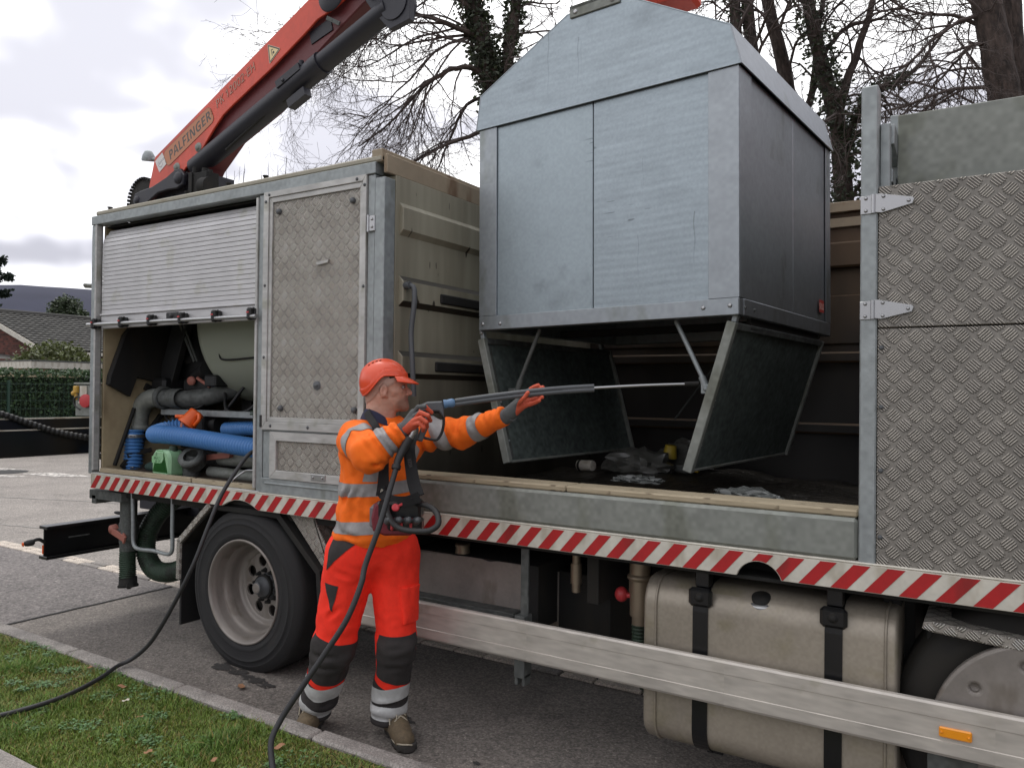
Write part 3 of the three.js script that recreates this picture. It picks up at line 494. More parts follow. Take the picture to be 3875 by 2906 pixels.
  T('fluid_box', B(-2.02, -1.58, 0.36, 0.752, -3.95, -3.452), M.dark);
  T('fluid_box_panel', chip(-2.018, -1.862, 0.748, -3.45, -3.446, 0.38, 9), M.silver);
  T('drain_valve', [rod([-1.69, 0.93, -3.3], [-1.69, 0.84, -3.3], 0.02), rod([-1.69, 0.84, -3.3], [-1.69, 0.745, -3.3], 0.028, 8), rod([-1.69, 0.745, -3.3], [-1.69, 0.705, -3.3], 0.021)], M.brass);
  T('pipe_coupling', [turned([[0.040, 0], [0.042, 0.01], [0.036, 0.012], [0.040, 0.02], [0.036, 0.05], [0.041, 0.055], [0.041, 0.07], [0, 0.07]], [-2.352, 0.79, -3.3], [0, 1, 0], 8)], M.brass);
  T('pipe_valve', [rod([-1.375, 0.94, -3.32], [-1.375, 0.80, -3.32], 0.048), turned([[0.050, 0], [0.058, 0.01], [0.058, 0.02], [0.046, 0.03]], [-1.375, 0.80, -3.32], [0, 1, 0], 24), rod([-1.375, 0.80, -3.32], [-1.375, 0.745, -3.32], 0.05, 6), rod([-1.375, 0.745, -3.32], [-1.375, 0.64, -3.32], 0.046, 10), rod([-1.375, 0.64, -3.32], [-1.375, 0.60, -3.32], 0.038, 8)], M.brass);
  T('valve_knob', [ball([-1.47, 0.72, -3.33], 0.032, [1, 1.1, 1]), rod([-1.47, 0.72, -3.33], [-1.40, 0.72, -3.33], 0.012)], M.redPlastic);
  T('drain_hose', tube([[-1.375, 0.60, -3.32], [-1.372, 0.5, -3.32], [-1.36, 0.35, -3.33], [-1.2, 0.22, -3.4]], ribbed(0.036, 0.016, 0.003), 90, 14), M.greenHose);
  // fuel tank
  { const r = 0.11, y0 = 0.185, y1 = 0.875, za = -3.62, zb = -3.085, o = [];
    for (const [cx, cy, a] of [[zb - r, y0 + r, -Math.PI / 2], [zb - r, y1 - r, 0], [za + r, y1 - r, Math.PI / 2], [za + r, y0 + r, Math.PI]]) for (let k = 0; k <= 8; k++) { const t = a + k / 8 * Math.PI / 2; o.push(new THREE.Vector2(cx + Math.cos(t) * r, cy + Math.sin(t) * r)); }
    const tg = new THREE.ExtrudeGeometry(new THREE.Shape(o), { depth: 0.93, bevelEnabled: true, bevelThickness: 0.018, bevelSize: 0.018, bevelOffset: -0.018, bevelSegments: 3 }); tg.rotateY(-Math.PI / 2); tg.scale(1, 1, 1);
    const p = tg.attributes.position; for (let i = 0; i < p.count; i++) { p.setXYZ(i, -1.245 - p.getX(i) - 0.0, p.getY(i), p.getZ(i)); }
    // mirrored in x: turn the triangles round
    let g = tg.index ? tg.toNonIndexed() : tg; const q = g.attributes.position; for (let i = 0; i < q.count; i += 3) { const x = q.getX(i), y = q.getY(i), z = q.getZ(i); q.setXYZ(i, q.getX(i + 1), q.getY(i + 1), q.getZ(i + 1)); q.setXYZ(i + 1, x, y, z); }
    g.deleteAttribute('normal'); g.deleteAttribute('uv'); g = toCreasedNormals(g, 0.6); boxUV(g);
    const tank = T('fuel_tank', g, M.tank, 'stained aluminium fuel tank');
    for (const x of [-1.205, -0.335]) { const w = []; const s2 = o.map((v) => { const cx = (za + zb) / 2, cy = (y0 + y1) / 2; return [x, cy + (v.y - cy) * 1.008, cx + (v.x - cx) * 1.012]; }); w.push(tube([...s2, s2[0]], 0.005, 150, 6, false)); part(tank, 'weld_seam', w, M.tank); }
    for (const x of [-1.015, -0.51]) {
      const st = []; const cx = (za + zb) / 2, cy = (y0 + y1) / 2; const ring = o.map((v) => [cx + (v.x - cx) * 1.02, cy + (v.y - cy) * 1.016]);
      const sp = []; for (let i = 0; i < ring.length; i++) { const A = ring[i], C = ring[(i + 1) % ring.length], x0 = x - 0.031, x1 = x + 0.031; sp.push(x0, A[1], A[0], x1, A[1], A[0], x1, C[1], C[0], x0, A[1], A[0], x1, C[1], C[0], x0, C[1], C[0]); for (const s of [x0, x1]) { const i0 = [(A[0] - cx) * 0.985 + cx, (A[1] - cy) * 0.985 + cy], i1 = [(C[0] - cx) * 0.985 + cx, (C[1] - cy) * 0.985 + cy]; sp.push(s, A[1], A[0], s, C[1], C[0], s, i1[1], i1[0], s, A[1], A[0], s, i1[1], i1[0], s, i0[1], i0[0]); } }
      const sg = new THREE.BufferGeometry(); sg.setAttribute('position', new THREE.Float32BufferAttribute(sp, 3)); sg.computeVertexNormals();
      st.push(sg, B(x - 0.048, x + 0.048, 0.79, 0.865, -3.10, -3.066, 0.012), B(x - 0.028, x + 0.028, 0.865, 0.95, -3.16, -3.10), B(x - 0.02, x + 0.05, 0.14, 0.19, -3.3, -3.24));
      part(tank, 'tank_strap', st, M.blackGloss);
      part(tank, 'strap_bolt', turned([[0, 0.012], [0.012, 0.012], [0.014, 0], [0.02, -0.002]], [x, 0.83, -3.064], [0, 0, 1], 12), M.dark);
    }
    part(tank, 'filler_cap', [turned([[0.052, -0.02], [0.05, 0.008], [0.046, 0.012], [0.043, 0.028], [0.046, 0.03], [0.046, 0.048], [0, 0.052]], [-0.785, 0.795, -3.15], [0, 0.93, 0.36], 28)], M.steel);
    part(tank, 'filler_lid', [turned([[0.038, 0.05], [0.036, 0.066], [0, 0.068]], [-0.785, 0.795, -3.15], [0, 0.93, 0.36], 20)], M.dark);
  }
  // front wheel edge at the right: fender, trim disc
  T('front_fender', [plate([[-0.22, 0.84], [-0.215, 0.862], [-0.19, 0.868], [0.35, 0.835], [0.9, 0.70], [0.9, 0.66], [0.35, 0.79], [-0.19, 0.832]], S - 0.5, S - 0.04, [], 0.006)], M.treadSmall);
  { const w = new THREE.Group(); w.name = 'front_wheel'; truck.add(w); w.position.set(-truck.position.x, 0, -truck.position.z);
    const fixw = (nm, g, m) => { const o = new THREE.Mesh(clean(g), m); o.name = nm; o.castShadow = o.receiveShadow = true; w.add(o); };
    const cx = 0.165, cy = 0.49;
    fixw('tyre', turned([[0.300, -0.27], [0.300, -0.03], [0.335, -0.02], [0.385, -0.016], [0.448, -0.03], [0.480, -0.07], [0.485, -0.23], [0.40, -0.28]], [cx, cy, S - 0.09], [0, 0, 1], 64), M.dark);
    const sh = new THREE.Shape(circlePts(0, 0, 0.348, 64).map((p) => new THREE.Vector2(...p))); const hp = []; for (let i = 0; i < 10; i++) { const a = i / 10 * 2 * Math.PI + Math.PI * 0.79; hp.push([Math.cos(a) * 0.285, Math.sin(a) * 0.285]); sh.holes.push(new THREE.Path(circlePts(hp[i][0], hp[i][1], 0.027, 16).map((p) => new THREE.Vector2(...p)))); }
    const dg = new THREE.ExtrudeGeometry(sh, { depth: 0.02, bevelEnabled: true, bevelThickness: 0.012, bevelSize: 0.012, bevelSegments: 3 }); dg.translate(cx, cy, S - 0.075); fixw('wheel_trim', dg, M.silver);
    for (const h of hp) fixw('trim_recess', turned([[0, -0.004], [0.024, -0.002], [0.027, 0.006]], [cx + h[0], cy + h[1], S - 0.062], [0, 0, 1], 16), M.silver);
  }
  T('front_bracket', [B(-0.235, -0.17, 0.45, 0.72, S - 0.25, S - 0.2), rod([-0.20, 0.84, S - 0.16], [-0.205, 0.70, S - 0.16], 0.012)], M.dark);
  T('battery_box', B(-0.30, -0.26, 0.3, 0.93, S - 0.7, S - 0.3), M.dark);

  // ---- rear: underrun beam, pipes, stabiliser
  T('tail_bar', [B(-5.35, -5.30, 0.84, 0.90, -4.9, S - 0.02), B(-5.38, -5.0, 0.872, 0.935, S - 0.20, S - 0.02)], M.galvDark);
  const ub = T('underrun_beam', [B(-5.60, -5.50, 0.668, 0.69, -4.9, -2.83), B(-5.60, -5.50, 0.462, 0.484, -4.9, -2.83), B(-5.556, -5.544, 0.484, 0.668, -4.9, -2.835)], M.blackGloss, 'black steel underrun beam sticking out at the rear');
  part(ub, 'beam_lamp', [tube([[-5.545, 0.58, -2.84], [-5.545, 0.605, -2.80], [-5.55, 0.60, -2.77], [-5.55, 0.59, -2.755]], 0.012, 20, 8), turned([[0, 0.045], [0.016, 0.04], [0.022, 0.02], [0.022, -0.01], [0.012, -0.02]], [-5.55, 0.59, -2.755], [-0.3, -0.15, 1], 16)], M.black);
  part(ub, 'lamp_lens', turned([[0, 0.012], [0.013, 0.008], [0.016, 0]], [-5.563, 0.583, -2.712], [-0.3, -0.15, 1], 14), M.orangePlastic);
  part(ub, 'reflector', B(-5.556, -5.545, 0.50, 0.56, -2.834, -2.828, 0.001), M.orangePlastic);
  part(ub, 'slot', B(-5.5435, -5.5415, 0.585, 0.595, -3.15, -3.0, 0.0008), M.galvDark);
  const sb = T('stabiliser_beam', [B(-5.80, -5.62, 1.165, 1.348, -4.6, -2.05, 0.006), B(-5.79, -5.66, 1.35, 1.425, -4.6, -2.05, 0.006)], M.blackGloss, 'black extended stabiliser beam of the crane');
  part(sb, 'edge_glint', [B(-5.622, -5.614, 1.345, 1.354, -4.6, -2.05, 0.001), B(-5.662, -5.656, 1.42, 1.43, -4.6, -2.05, 0.001)], M.white);  // highlights along the glossy beam, painted as thin white strips
  part(sb, 'stabiliser_leg', [B(-5.80, -5.64, 0.35, 1.7, -2.04, -1.88, 0.008), rod([-5.72, 0.36, -1.96], [-5.72, 0.04, -1.96], 0.05), turned([[0, 0.05], [0.06, 0.045], [0.16, 0.02], [0.165, 0]], [-5.72, 0.0, -1.96], [0, 1, 0], 24)], M.blackGloss);
  T('hose_bundle', [tube([[-5.50, 1.26, -3.25], [-5.52, 1.285, -3.12], [-5.58, 1.33, -2.93], [-5.62, 1.40, -2.75], [-5.66, 1.475, -2.55], [-5.72, 1.52, -2.2], [-5.72, 1.5, -1.98]], (s) => 0.021 + 0.003 * Math.sin(s / 0.03 * 6.28), 160, 10), tube([[-5.38, 1.2, -3.4], [-5.46, 1.235, -3.25], [-5.50, 1.20, -3.15], [-5.45, 1.13, -3.2], [-5.37, 1.12, -3.3]], 0.018, 40, 8)], M.black);
  const ctl = T('control_panel', [B(-5.86, -5.66, 1.43, 1.665, -3.52, -3.205, 0.006), B(-5.87, -5.65, 1.666, 1.68, -3.53, -3.195)], M.galvDull, 'grey crane control panel');
  { const zf = -3.205, yel = std({ color: new THREE.Color(0.5, 0.30, 0.05), roughness: 0.5 });
    part(ctl, 'yellow_fitting', [B(-5.845, -5.80, 1.60, 1.655, zf, zf + 0.03, 0.006), ball([-5.83, 1.60, zf + 0.03], 0.018), rod([-5.815, 1.595, zf + 0.02], [-5.815, 1.55, zf + 0.02], 0.012)], yel);
    part(ctl, 'dial_plate', B(-5.79, -5.70, 1.575, 1.655, zf, zf + 0.008, 0.002), M.white);
    part(ctl, 'red_disc', turned([[0, 0.012], [0.048, 0.012], [0.05, 0]], [-5.70, 1.545, zf + 0.01], [0.3, 0, 1], 28), M.redPlastic);
    for (const x of [-5.79, -5.765, -5.74]) part(ctl, 'dial', turned([[0, 0.012], [0.010, 0.012], [0.012, 0]], [x, 1.53, zf + 0.003], [0, 0, 1], 14), M.white);
    part(ctl, 'cable', tube([[-5.72, 1.555, zf + 0.02], [-5.77, 1.575, zf + 0.035], [-5.815, 1.55, zf + 0.035], [-5.80, 1.51, zf + 0.035], [-5.74, 1.48, zf + 0.03]], 0.006, 30, 6), M.black); }
  T('crane_column', [rod([-5.95, 0.9, -4.25], [-5.95, 3.05, -4.25], 0.23, 32), B(-6.2, -5.4, 0.62, 0.95, -4.55, -3.95)], M.craneDark);
  for (const [x, y, z, d] of [[-5.42, 1.045, -3.1, 0.10], [-5.34, 0.755, -3.22, 0.07]]) T('lever', [rod([x + d + 0.03, y, z], [x + 0.06, y, z], 0.005), turned([[0, 0], [0.009, 0.006], [0.013, 0.04], [0.009, 0.085], [0.005, 0.09]], [x - 0.01, y, z], [1, 0, 0], 12)], M.black);
  T('drain_pipe', [rod([-5.18, 0.95, -3.22], [-5.18, 0.71, -3.22], 0.056, 20), turned([[0.056, 0.71], [0.058, 0.70], [0.062, 0.695], [0.062, 0.66], [0.072, 0.655], [0.072, 0.62], [0.060, 0.61], [0.060, 0.56], [0.056, 0.55], [0.056, 0.50]], [-5.18, 0, -3.22], [0, 1, 0], 24), rod([-5.09, 0.93, -3.17], [-5.10, 0.60, -3.17], 0.05, 16)], M.galvDark);
  T('drain_hose', tube([[-5.18, 0.52, -3.22], [-5.178, 0.44, -3.215], [-5.165, 0.36, -3.21], [-5.15, 0.31, -3.20]], ribbed(0.054, 0.015, 0.003), 110, 18), M.greenHose);
  T('hose_collar', [turned([[0, -0.02], [0.066, -0.02], [0.068, -0.006], [0.06, 0.002], [0.058, 0.05], [0.0, 0.055]], [-5.15, 0.275, -3.205], [-0.12, 1, -0.05], 24), rod([-5.10, 0.27, -3.18], [-5.07, 0.285, -3.17], 0.02)], M.dark);
  T('valve_lever', [bar([-5.255, 0.648, -3.14], [-5.06, 0.61, -3.12], 0.014, 0.045), bar([-5.10, 0.628, -3.13], [-5.06, 0.60, -3.12], 0.014, 0.06), turned([[0, 0.02], [0.03, 0.018], [0.034, -0.02]], [-5.25, 0.655, -3.15], [0, 0, 1], 16)], M.redFaded);
  T('hanger_frame', [tube([[-4.947, 0.95, -3.1], [-4.935, 0.75, -3.1], [-4.925, 0.60, -3.1], [-4.90, 0.575, -3.1], [-4.7, 0.577, -3.1], [-4.53, 0.577, -3.1], [-4.507, 0.60, -3.1], [-4.507, 0.75, -3.1], [-4.507, 0.95, -3.1]], 0.013, 90, 8)], M.galv);
  T('suction_hose', tube([[-4.75, 0.95, -3.6], [-4.98, 0.86, -3.45], [-5.12, 0.68, -3.36], [-5.16, 0.50, -3.34], [-5.06, 0.37, -3.34], [-4.88, 0.365, -3.36], [-4.74, 0.44, -3.4], [-4.66, 0.60, -3.46], [-4.6, 0.9, -3.5]], ribbed(0.066, 0.018, 0.0028), 420, 18), M.greenHose, 'green ribbed suction hose hanging in a loop');
  T('underbody_tank', [B(-4.86, -4.42, 0.55, 0.92, -4.5, -3.55), rod([-4.55, 0.60, -3.5], [-4.55, 0.60, -3.42], 0.10, 24), rod([-4.42, 0.95, -3.3], [-4.42, 0.62, -3.3], 0.035, 14)], M.dark);
}

// ================================================================ in the equipment compartment
{
  const T = (name, geo, m, label) => part(truck, name, geo, m, label);
  // vacuum vessel with a dished end
  const prof = [[0, 0.27]]; for (let i = 1; i <= 12; i++) { const a = i / 12 * Math.PI / 2; prof.push([0.56 * Math.sin(a), 0.27 * Math.cos(a)]); } prof.push([0.56, -1.1]);
  const ves = T('vacuum_vessel', turned(prof, [-4.52, 2.10, -3.86], [-1, 0, 0], 64), M.tankPaint, 'pale grey vacuum vessel with dished end');
  part(ves, 'vessel_plate', [tube([[-4.39, 1.97, -3.345], [-4.39, 1.86, -3.352], [-4.38, 1.845, -3.352], [-4.0, 1.85, -3.352]], 0.006, 30, 6), tube([[-4.39, 1.97, -3.345], [-4.0, 1.975, -3.345]], 0.006, 10, 6)], M.dark);
  T('vessel_saddle', [B(-4.6, -4.5, 1.07, 1.66, -4.3, -3.7), B(-4.0, -3.9, 1.07, 1.66, -4.3, -3.7)], M.dark);
  T('cross_rail', [B(-5.10, -3.66, 1.455, 1.497, -3.45, -3.40), B(-3.70, -3.655, 1.07, 1.455, -3.45, -3.40), B(-3.72, -3.655, 1.07, 1.46, -3.2, -3.12)], M.galv);
  T('steel_elbow', [tube([[-5.355, 1.325, -3.36], [-5.365, 1.40, -3.36], [-5.345, 1.485, -3.365], [-5.29, 1.55, -3.37], [-5.21, 1.575, -3.38], [-5.12, 1.577, -3.39]].map((p) => [p[0] + 0.06, p[1], p[2]]), 0.066, 60, 20), turned([[0.070, 0], [0.074, 0.008], [0.074, 0.02], [0.068, 0.03]], [-5.295, 1.345, -3.36], [0, 1, 0], 24)], M.galvDull);
  T('pipe_run', [tube([[-5.06, 1.577, -3.39], [-4.9, 1.57, -3.42], [-4.7, 1.59, -3.5], [-4.5, 1.66, -3.6]], 0.062, 50, 18), turned([[0.066, 0], [0.084, 0.004], [0.084, 0.03], [0.066, 0.034]], [-5.07, 1.577, -3.39], [1, 0, 0], 24), turned([[0.064, 0], [0.07, 0.01], [0.07, 0.10], [0.064, 0.11]], [-4.97, 1.575, -3.40], [1, 0, 0], 24)], M.galvDark);
  T('blue_riser_hose', tube([[-5.29, 1.345, -3.35], [-5.292, 1.25, -3.345], [-5.285, 1.15, -3.34], [-5.28, 1.06, -3.33]].map((p) => [p[0], p[1], p[2] + 0.03]), ribbed(0.068, 0.026, 0.006), 140, 22), M.blueHose);
  for (const y of [1.30, 1.08]) T('hose_clamp', [turned([[0.0765, -0.012], [0.078, -0.010], [0.078, 0.010], [0.0765, 0.012]], [-5.29, y, -3.32], [0, 1, 0], 26), B(-5.25, -5.20, y - 0.006, y + 0.006, -3.27, -3.255)], M.steel);
  T('dark_strut', [bar([-5.24, 2.1, -3.7], [-5.2, 1.2, -3.72], 0.2, 0.05, [0, 0, 1]), bar([-5.25, 1.68, -3.45], [-4.9, 1.44, -3.7], 0.04, 0.06), bar([-5.27, 1.08, -3.22], [-5.24, 1.45, -3.5], 0.035, 0.03), bar([-5.26, 1.16, -3.25], [-5.2, 1.2, -3.4], 0.03, 0.03), bar([-5.1, 1.85, -3.6], [-4.75, 1.92, -3.75], 0.05, 0.06), rod([-4.83, 1.98, -3.65], [-4.81, 1.6, -3.68], 0.014)], M.dark);
  T('bright_strut', [rod([-5.09, 2.2, -3.5], [-4.93, 1.84, -3.55], 0.012), rod([-5.05, 2.2, -3.5], [-4.90, 1.84, -3.55], 0.008), rod([-4.72, 2.2, -3.5], [-4.64, 2.0, -3.55], 0.010), B(-4.68, -4.58, 1.965, 1.99, -3.56, -3.5)], M.galvDark);
  T('engine_block', [B(-5.22, -4.72, 1.66, 2.7, -4.0, -3.60, 0.02), bar([-5.20, 1.62, -3.5], [-5.0, 2.3, -3.55], 0.16, 0.05, [0, 0, 1]), B(-5.26, -5.1, 1.58, 1.72, -3.6, -3.42, 0.02), B(-5.0, -4.6, 1.62, 1.72, -3.7, -3.5, 0.02), rod([-4.95, 1.72, -3.58], [-4.75, 1.78, -3.52], 0.05, 14), B(-4.62, -4.5, 1.66, 1.74, -3.56, -3.4, 0.01)], M.black);
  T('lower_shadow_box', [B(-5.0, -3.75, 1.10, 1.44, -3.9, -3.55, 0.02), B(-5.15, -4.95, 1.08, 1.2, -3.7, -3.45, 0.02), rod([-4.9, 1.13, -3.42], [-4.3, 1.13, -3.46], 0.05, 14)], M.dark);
  for (const [a, b, c] of [[-5.05, -4.6, 0.1], [-4.9, -4.35, 0.16], [-4.55, -4.1, 0.12], [-5.2, -4.8, 0.2]]) T('cable', tube([[a, 1.62, -3.52], [lerp(a, b, 0.3), 1.62 - c, -3.44], [lerp(a, b, 0.7), 1.60 - c * 0.8, -3.46], [b, 1.66, -3.52]], 0.011, 30, 8), M.black);
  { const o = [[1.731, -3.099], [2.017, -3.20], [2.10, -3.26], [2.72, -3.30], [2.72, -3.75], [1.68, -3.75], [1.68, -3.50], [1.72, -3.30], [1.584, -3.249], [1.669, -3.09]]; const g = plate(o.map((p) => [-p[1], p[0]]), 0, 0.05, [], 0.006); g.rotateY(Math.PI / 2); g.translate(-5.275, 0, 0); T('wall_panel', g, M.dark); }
  T('wall_clutter', [bar([-5.262, 1.66, -3.38], [-5.262, 1.54, -3.62], 0.02, 0.05), B(-5.284, -5.25, 1.72, 2.0, -3.66, -3.46, 0.01), rod([-5.262, 1.5, -3.3], [-5.262, 1.1, -3.16], 0.014, 8)], M.dark);
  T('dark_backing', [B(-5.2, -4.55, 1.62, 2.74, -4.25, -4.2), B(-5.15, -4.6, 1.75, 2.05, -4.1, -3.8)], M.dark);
  T('pump', [rod([-5.0, 1.40, -3.5], [-4.55, 1.40, -3.5], 0.07, 20), B(-4.78, -4.62, 1.34, 1.46, -3.5, -3.40, 0.01), turned([[0.03, 0], [0.06, 0.01], [0.06, 0.04], [0.03, 0.05]], [-5.04, 1.41, -3.48], [1, 0, 0], 20)], M.black);
  T('cock', [rod([-4.07, 1.53, -3.38], [-4.07, 1.41, -3.38], 0.012), B(-4.11, -4.03, 1.478, 1.49, -3.40, -3.37), rod([-4.10, 1.50, -3.37], [-4.04, 1.50, -3.37], 0.006)], M.greenHose);
  T('red_pipe', [rod([-4.76, 1.72, -3.45], [-4.66, 1.66, -3.48], 0.012), turned([[0, 0.02], [0.03, 0.016], [0.032, 0]], [-4.86, 1.70, -3.48], [0.3, 0, 1], 16), rod([-4.66, 1.92, -3.6], [-4.66, 1.80, -3.6], 0.012)], M.redFaded);
  T('flange_pipe', [turned([[0.06, 0], [0.066, 0.01], [0.066, 0.06], [0.085, 0.065], [0.085, 0.1], [0.05, 0.1]], [-4.47, 1.14, -3.25], [0.2, 0.7, 0.65], 24), turned([[0.055, 0], [0.062, 0.1], [0.05, 0.14]], [-4.53, 1.066, -3.25], [0.12, 1, 0], 22)], M.galvDark);
  T('ground_pipe', [rod([-4.36, 1.19, -3.36], [-3.66, 1.19, -3.36], 0.052, 20), turned([[0.055, 0], [0.075, 0.01], [0.075, 0.06], [0.055, 0.07]], [-3.92, 1.19, -3.36], [1, 0, 0], 24), rod([-4.40, 1.10, -3.30], [-3.9, 1.095, -3.30], 0.035, 16)], M.galvDull);
  T('red_handle', [bar([-4.42, 1.192, -3.285], [-4.18, 1.222, -3.285], 0.012, 0.036), rod([-4.19, 1.22, -3.30], [-4.19, 1.22, -3.27], 0.018)], M.redFaded);
  T('step_bracket', [tube([[-3.885, 1.085, -3.06], [-3.885, 1.10, -3.07], [-3.845, 1.150, -3.12], [-3.82, 1.158, -3.12], [-3.70, 1.166, -3.12]], 0.006, 40, 6), B(-3.885, -3.69, 1.075, 1.082, -3.13, -3.05)], M.steel);
  T('rags', [ball([-5.02, 1.09, -3.35], 0.09, [1.4, 0.5, 1]), ball([-4.9, 1.10, -3.45], 0.10, [1.2, 0.6, 1])], std({ color: new THREE.Color(0.03, 0.06, 0.05), roughness: 0.9 }));

  solo('suction_hose_coil', 'thick bright blue ribbed suction hose lying across the open compartment', 'hose', tube([[-4.62, 1.40, -3.52], [-4.80, 1.39, -3.45], [-4.92, 1.355, -3.33], [-4.885, 1.332, -3.22], [-4.76, 1.336, -3.18], [-4.55, 1.332, -3.18], [-4.30, 1.318, -3.18], [-4.05, 1.302, -3.18], [-3.80, 1.288, -3.18], [-3.668, 1.28, -3.18]], ribbed(0.0555, 0.026, 0.0055), 620, 22), M.blueHose);
  solo('suction_hose_coil', 'darker blue ribbed hose at the back under the rail, behind the thick one', 'hose', tube([[-4.46, 1.37, -3.46], [-4.2, 1.385, -3.47], [-3.9, 1.38, -3.47], [-3.71, 1.37, -3.47]], ribbed(0.045, 0.024, 0.004), 240, 16), M.blueHose);

  // translucent green canister
  const can = thing('canister', 'pale green plastic canister with black lettering standing on the compartment floor', 'canister', [-4.66, 1.067, -3.17]);
  const co = []; { const w = 0.108, h = 0.172; for (const [cx, cy, a, r] of [[w - 0.028, 0.028, -Math.PI / 2, 0.028], [w - 0.055, h - 0.055, 0, 0.055], [-w + 0.055, h - 0.055, Math.PI / 2, 0.055], [-w + 0.028, 0.028, Math.PI, 0.028]]) for (let k = 0; k <= 6; k++) { const t = a + k / 6 * Math.PI / 2; co.push([cx + r * Math.cos(t), cy + r * Math.sin(t)]); } }
  const cg = plate(co.map((p) => [p[0] * 0.9, p[1]]), -0.06, 0.06, [[[-0.02, 0.172 - 0.012], [-0.02, 0.125], [-0.008, 0.11], [0.008, 0.11], [0.02, 0.125], [0.02, 0.16]].map((p) => [p[0] - 0.004, p[1] - 0.006])], 0.016);
  part(can, 'body', cg, new THREE.MeshPhysicalMaterial({ color: new THREE.Color(0.36, 0.62, 0.36), roughness: 0.42, transmission: 0.25, thickness: 0 }), null, true);
  part(can, 'cap', turned([[0.026, 0], [0.026, 0.03], [0.02, 0.034], [0, 0.034]], [0.05, 0.165, 0], [0, 1, 0], 18), M.greenHose, null, true);
  { const t = canvasTex(256, 128, (c) => { c.fillStyle = '#86b987'; c.fillRect(0, 0, 256, 128); c.fillStyle = '#14201a'; c.font = 'bold 62px sans-serif'; c.fillText('0%/L"', 60, 58); c.fillText('20 17', 92, 118); });
    const g = new THREE.PlaneGeometry(0.09, 0.045); g.translate(-0.045, 0.108, 0.0615); part(can, 'print', g, std({ map: t, roughness: 0.5 }), null, true); }
  const jug = thing('watering_jug', 'orange plastic jug leaning on the grey rail above the blue hose', 'jug', [-4.60, 1.40, -3.30]);
  part(jug, 'body', turned([[0, -0.055], [0.045, -0.055], [0.05, -0.045], [0.058, 0.03], [0.066, 0.06], [0.058, 0.062], [0, 0.05]], [0.0, 0.045, 0], [-0.25, -0.75, 0.55], 26), M.orangePlastic, null, true);
  part(jug, 'handle', tube([[0.04, 0.06, 0], [0.085, 0.075, 0.01], [0.10, 0.04, 0.02], [0.055, 0.0, 0.02]], 0.013, 30, 10), M.orangePlastic, null, true);
  part(jug, 'spout', [rod([-0.03, 0.055, 0.01], [-0.13, 0.056, 0.03], 0.016, 14, 0.013)], M.orangePlastic, null, true);
  part(jug, 'tongue', [bar([-0.01, 0.02, 0.07], [-0.005, -0.065, 0.09], 0.022, 0.006, [0, 0, 1])], M.redFaded, null, true);
  part(jug, 'stopper', turned([[0, 0.01], [0.02, 0.008], [0.022, -0.012]], [0.115, -0.055, 0.05], [0.2, 0.4, 1], 16), M.orangePlastic, null, true);
}

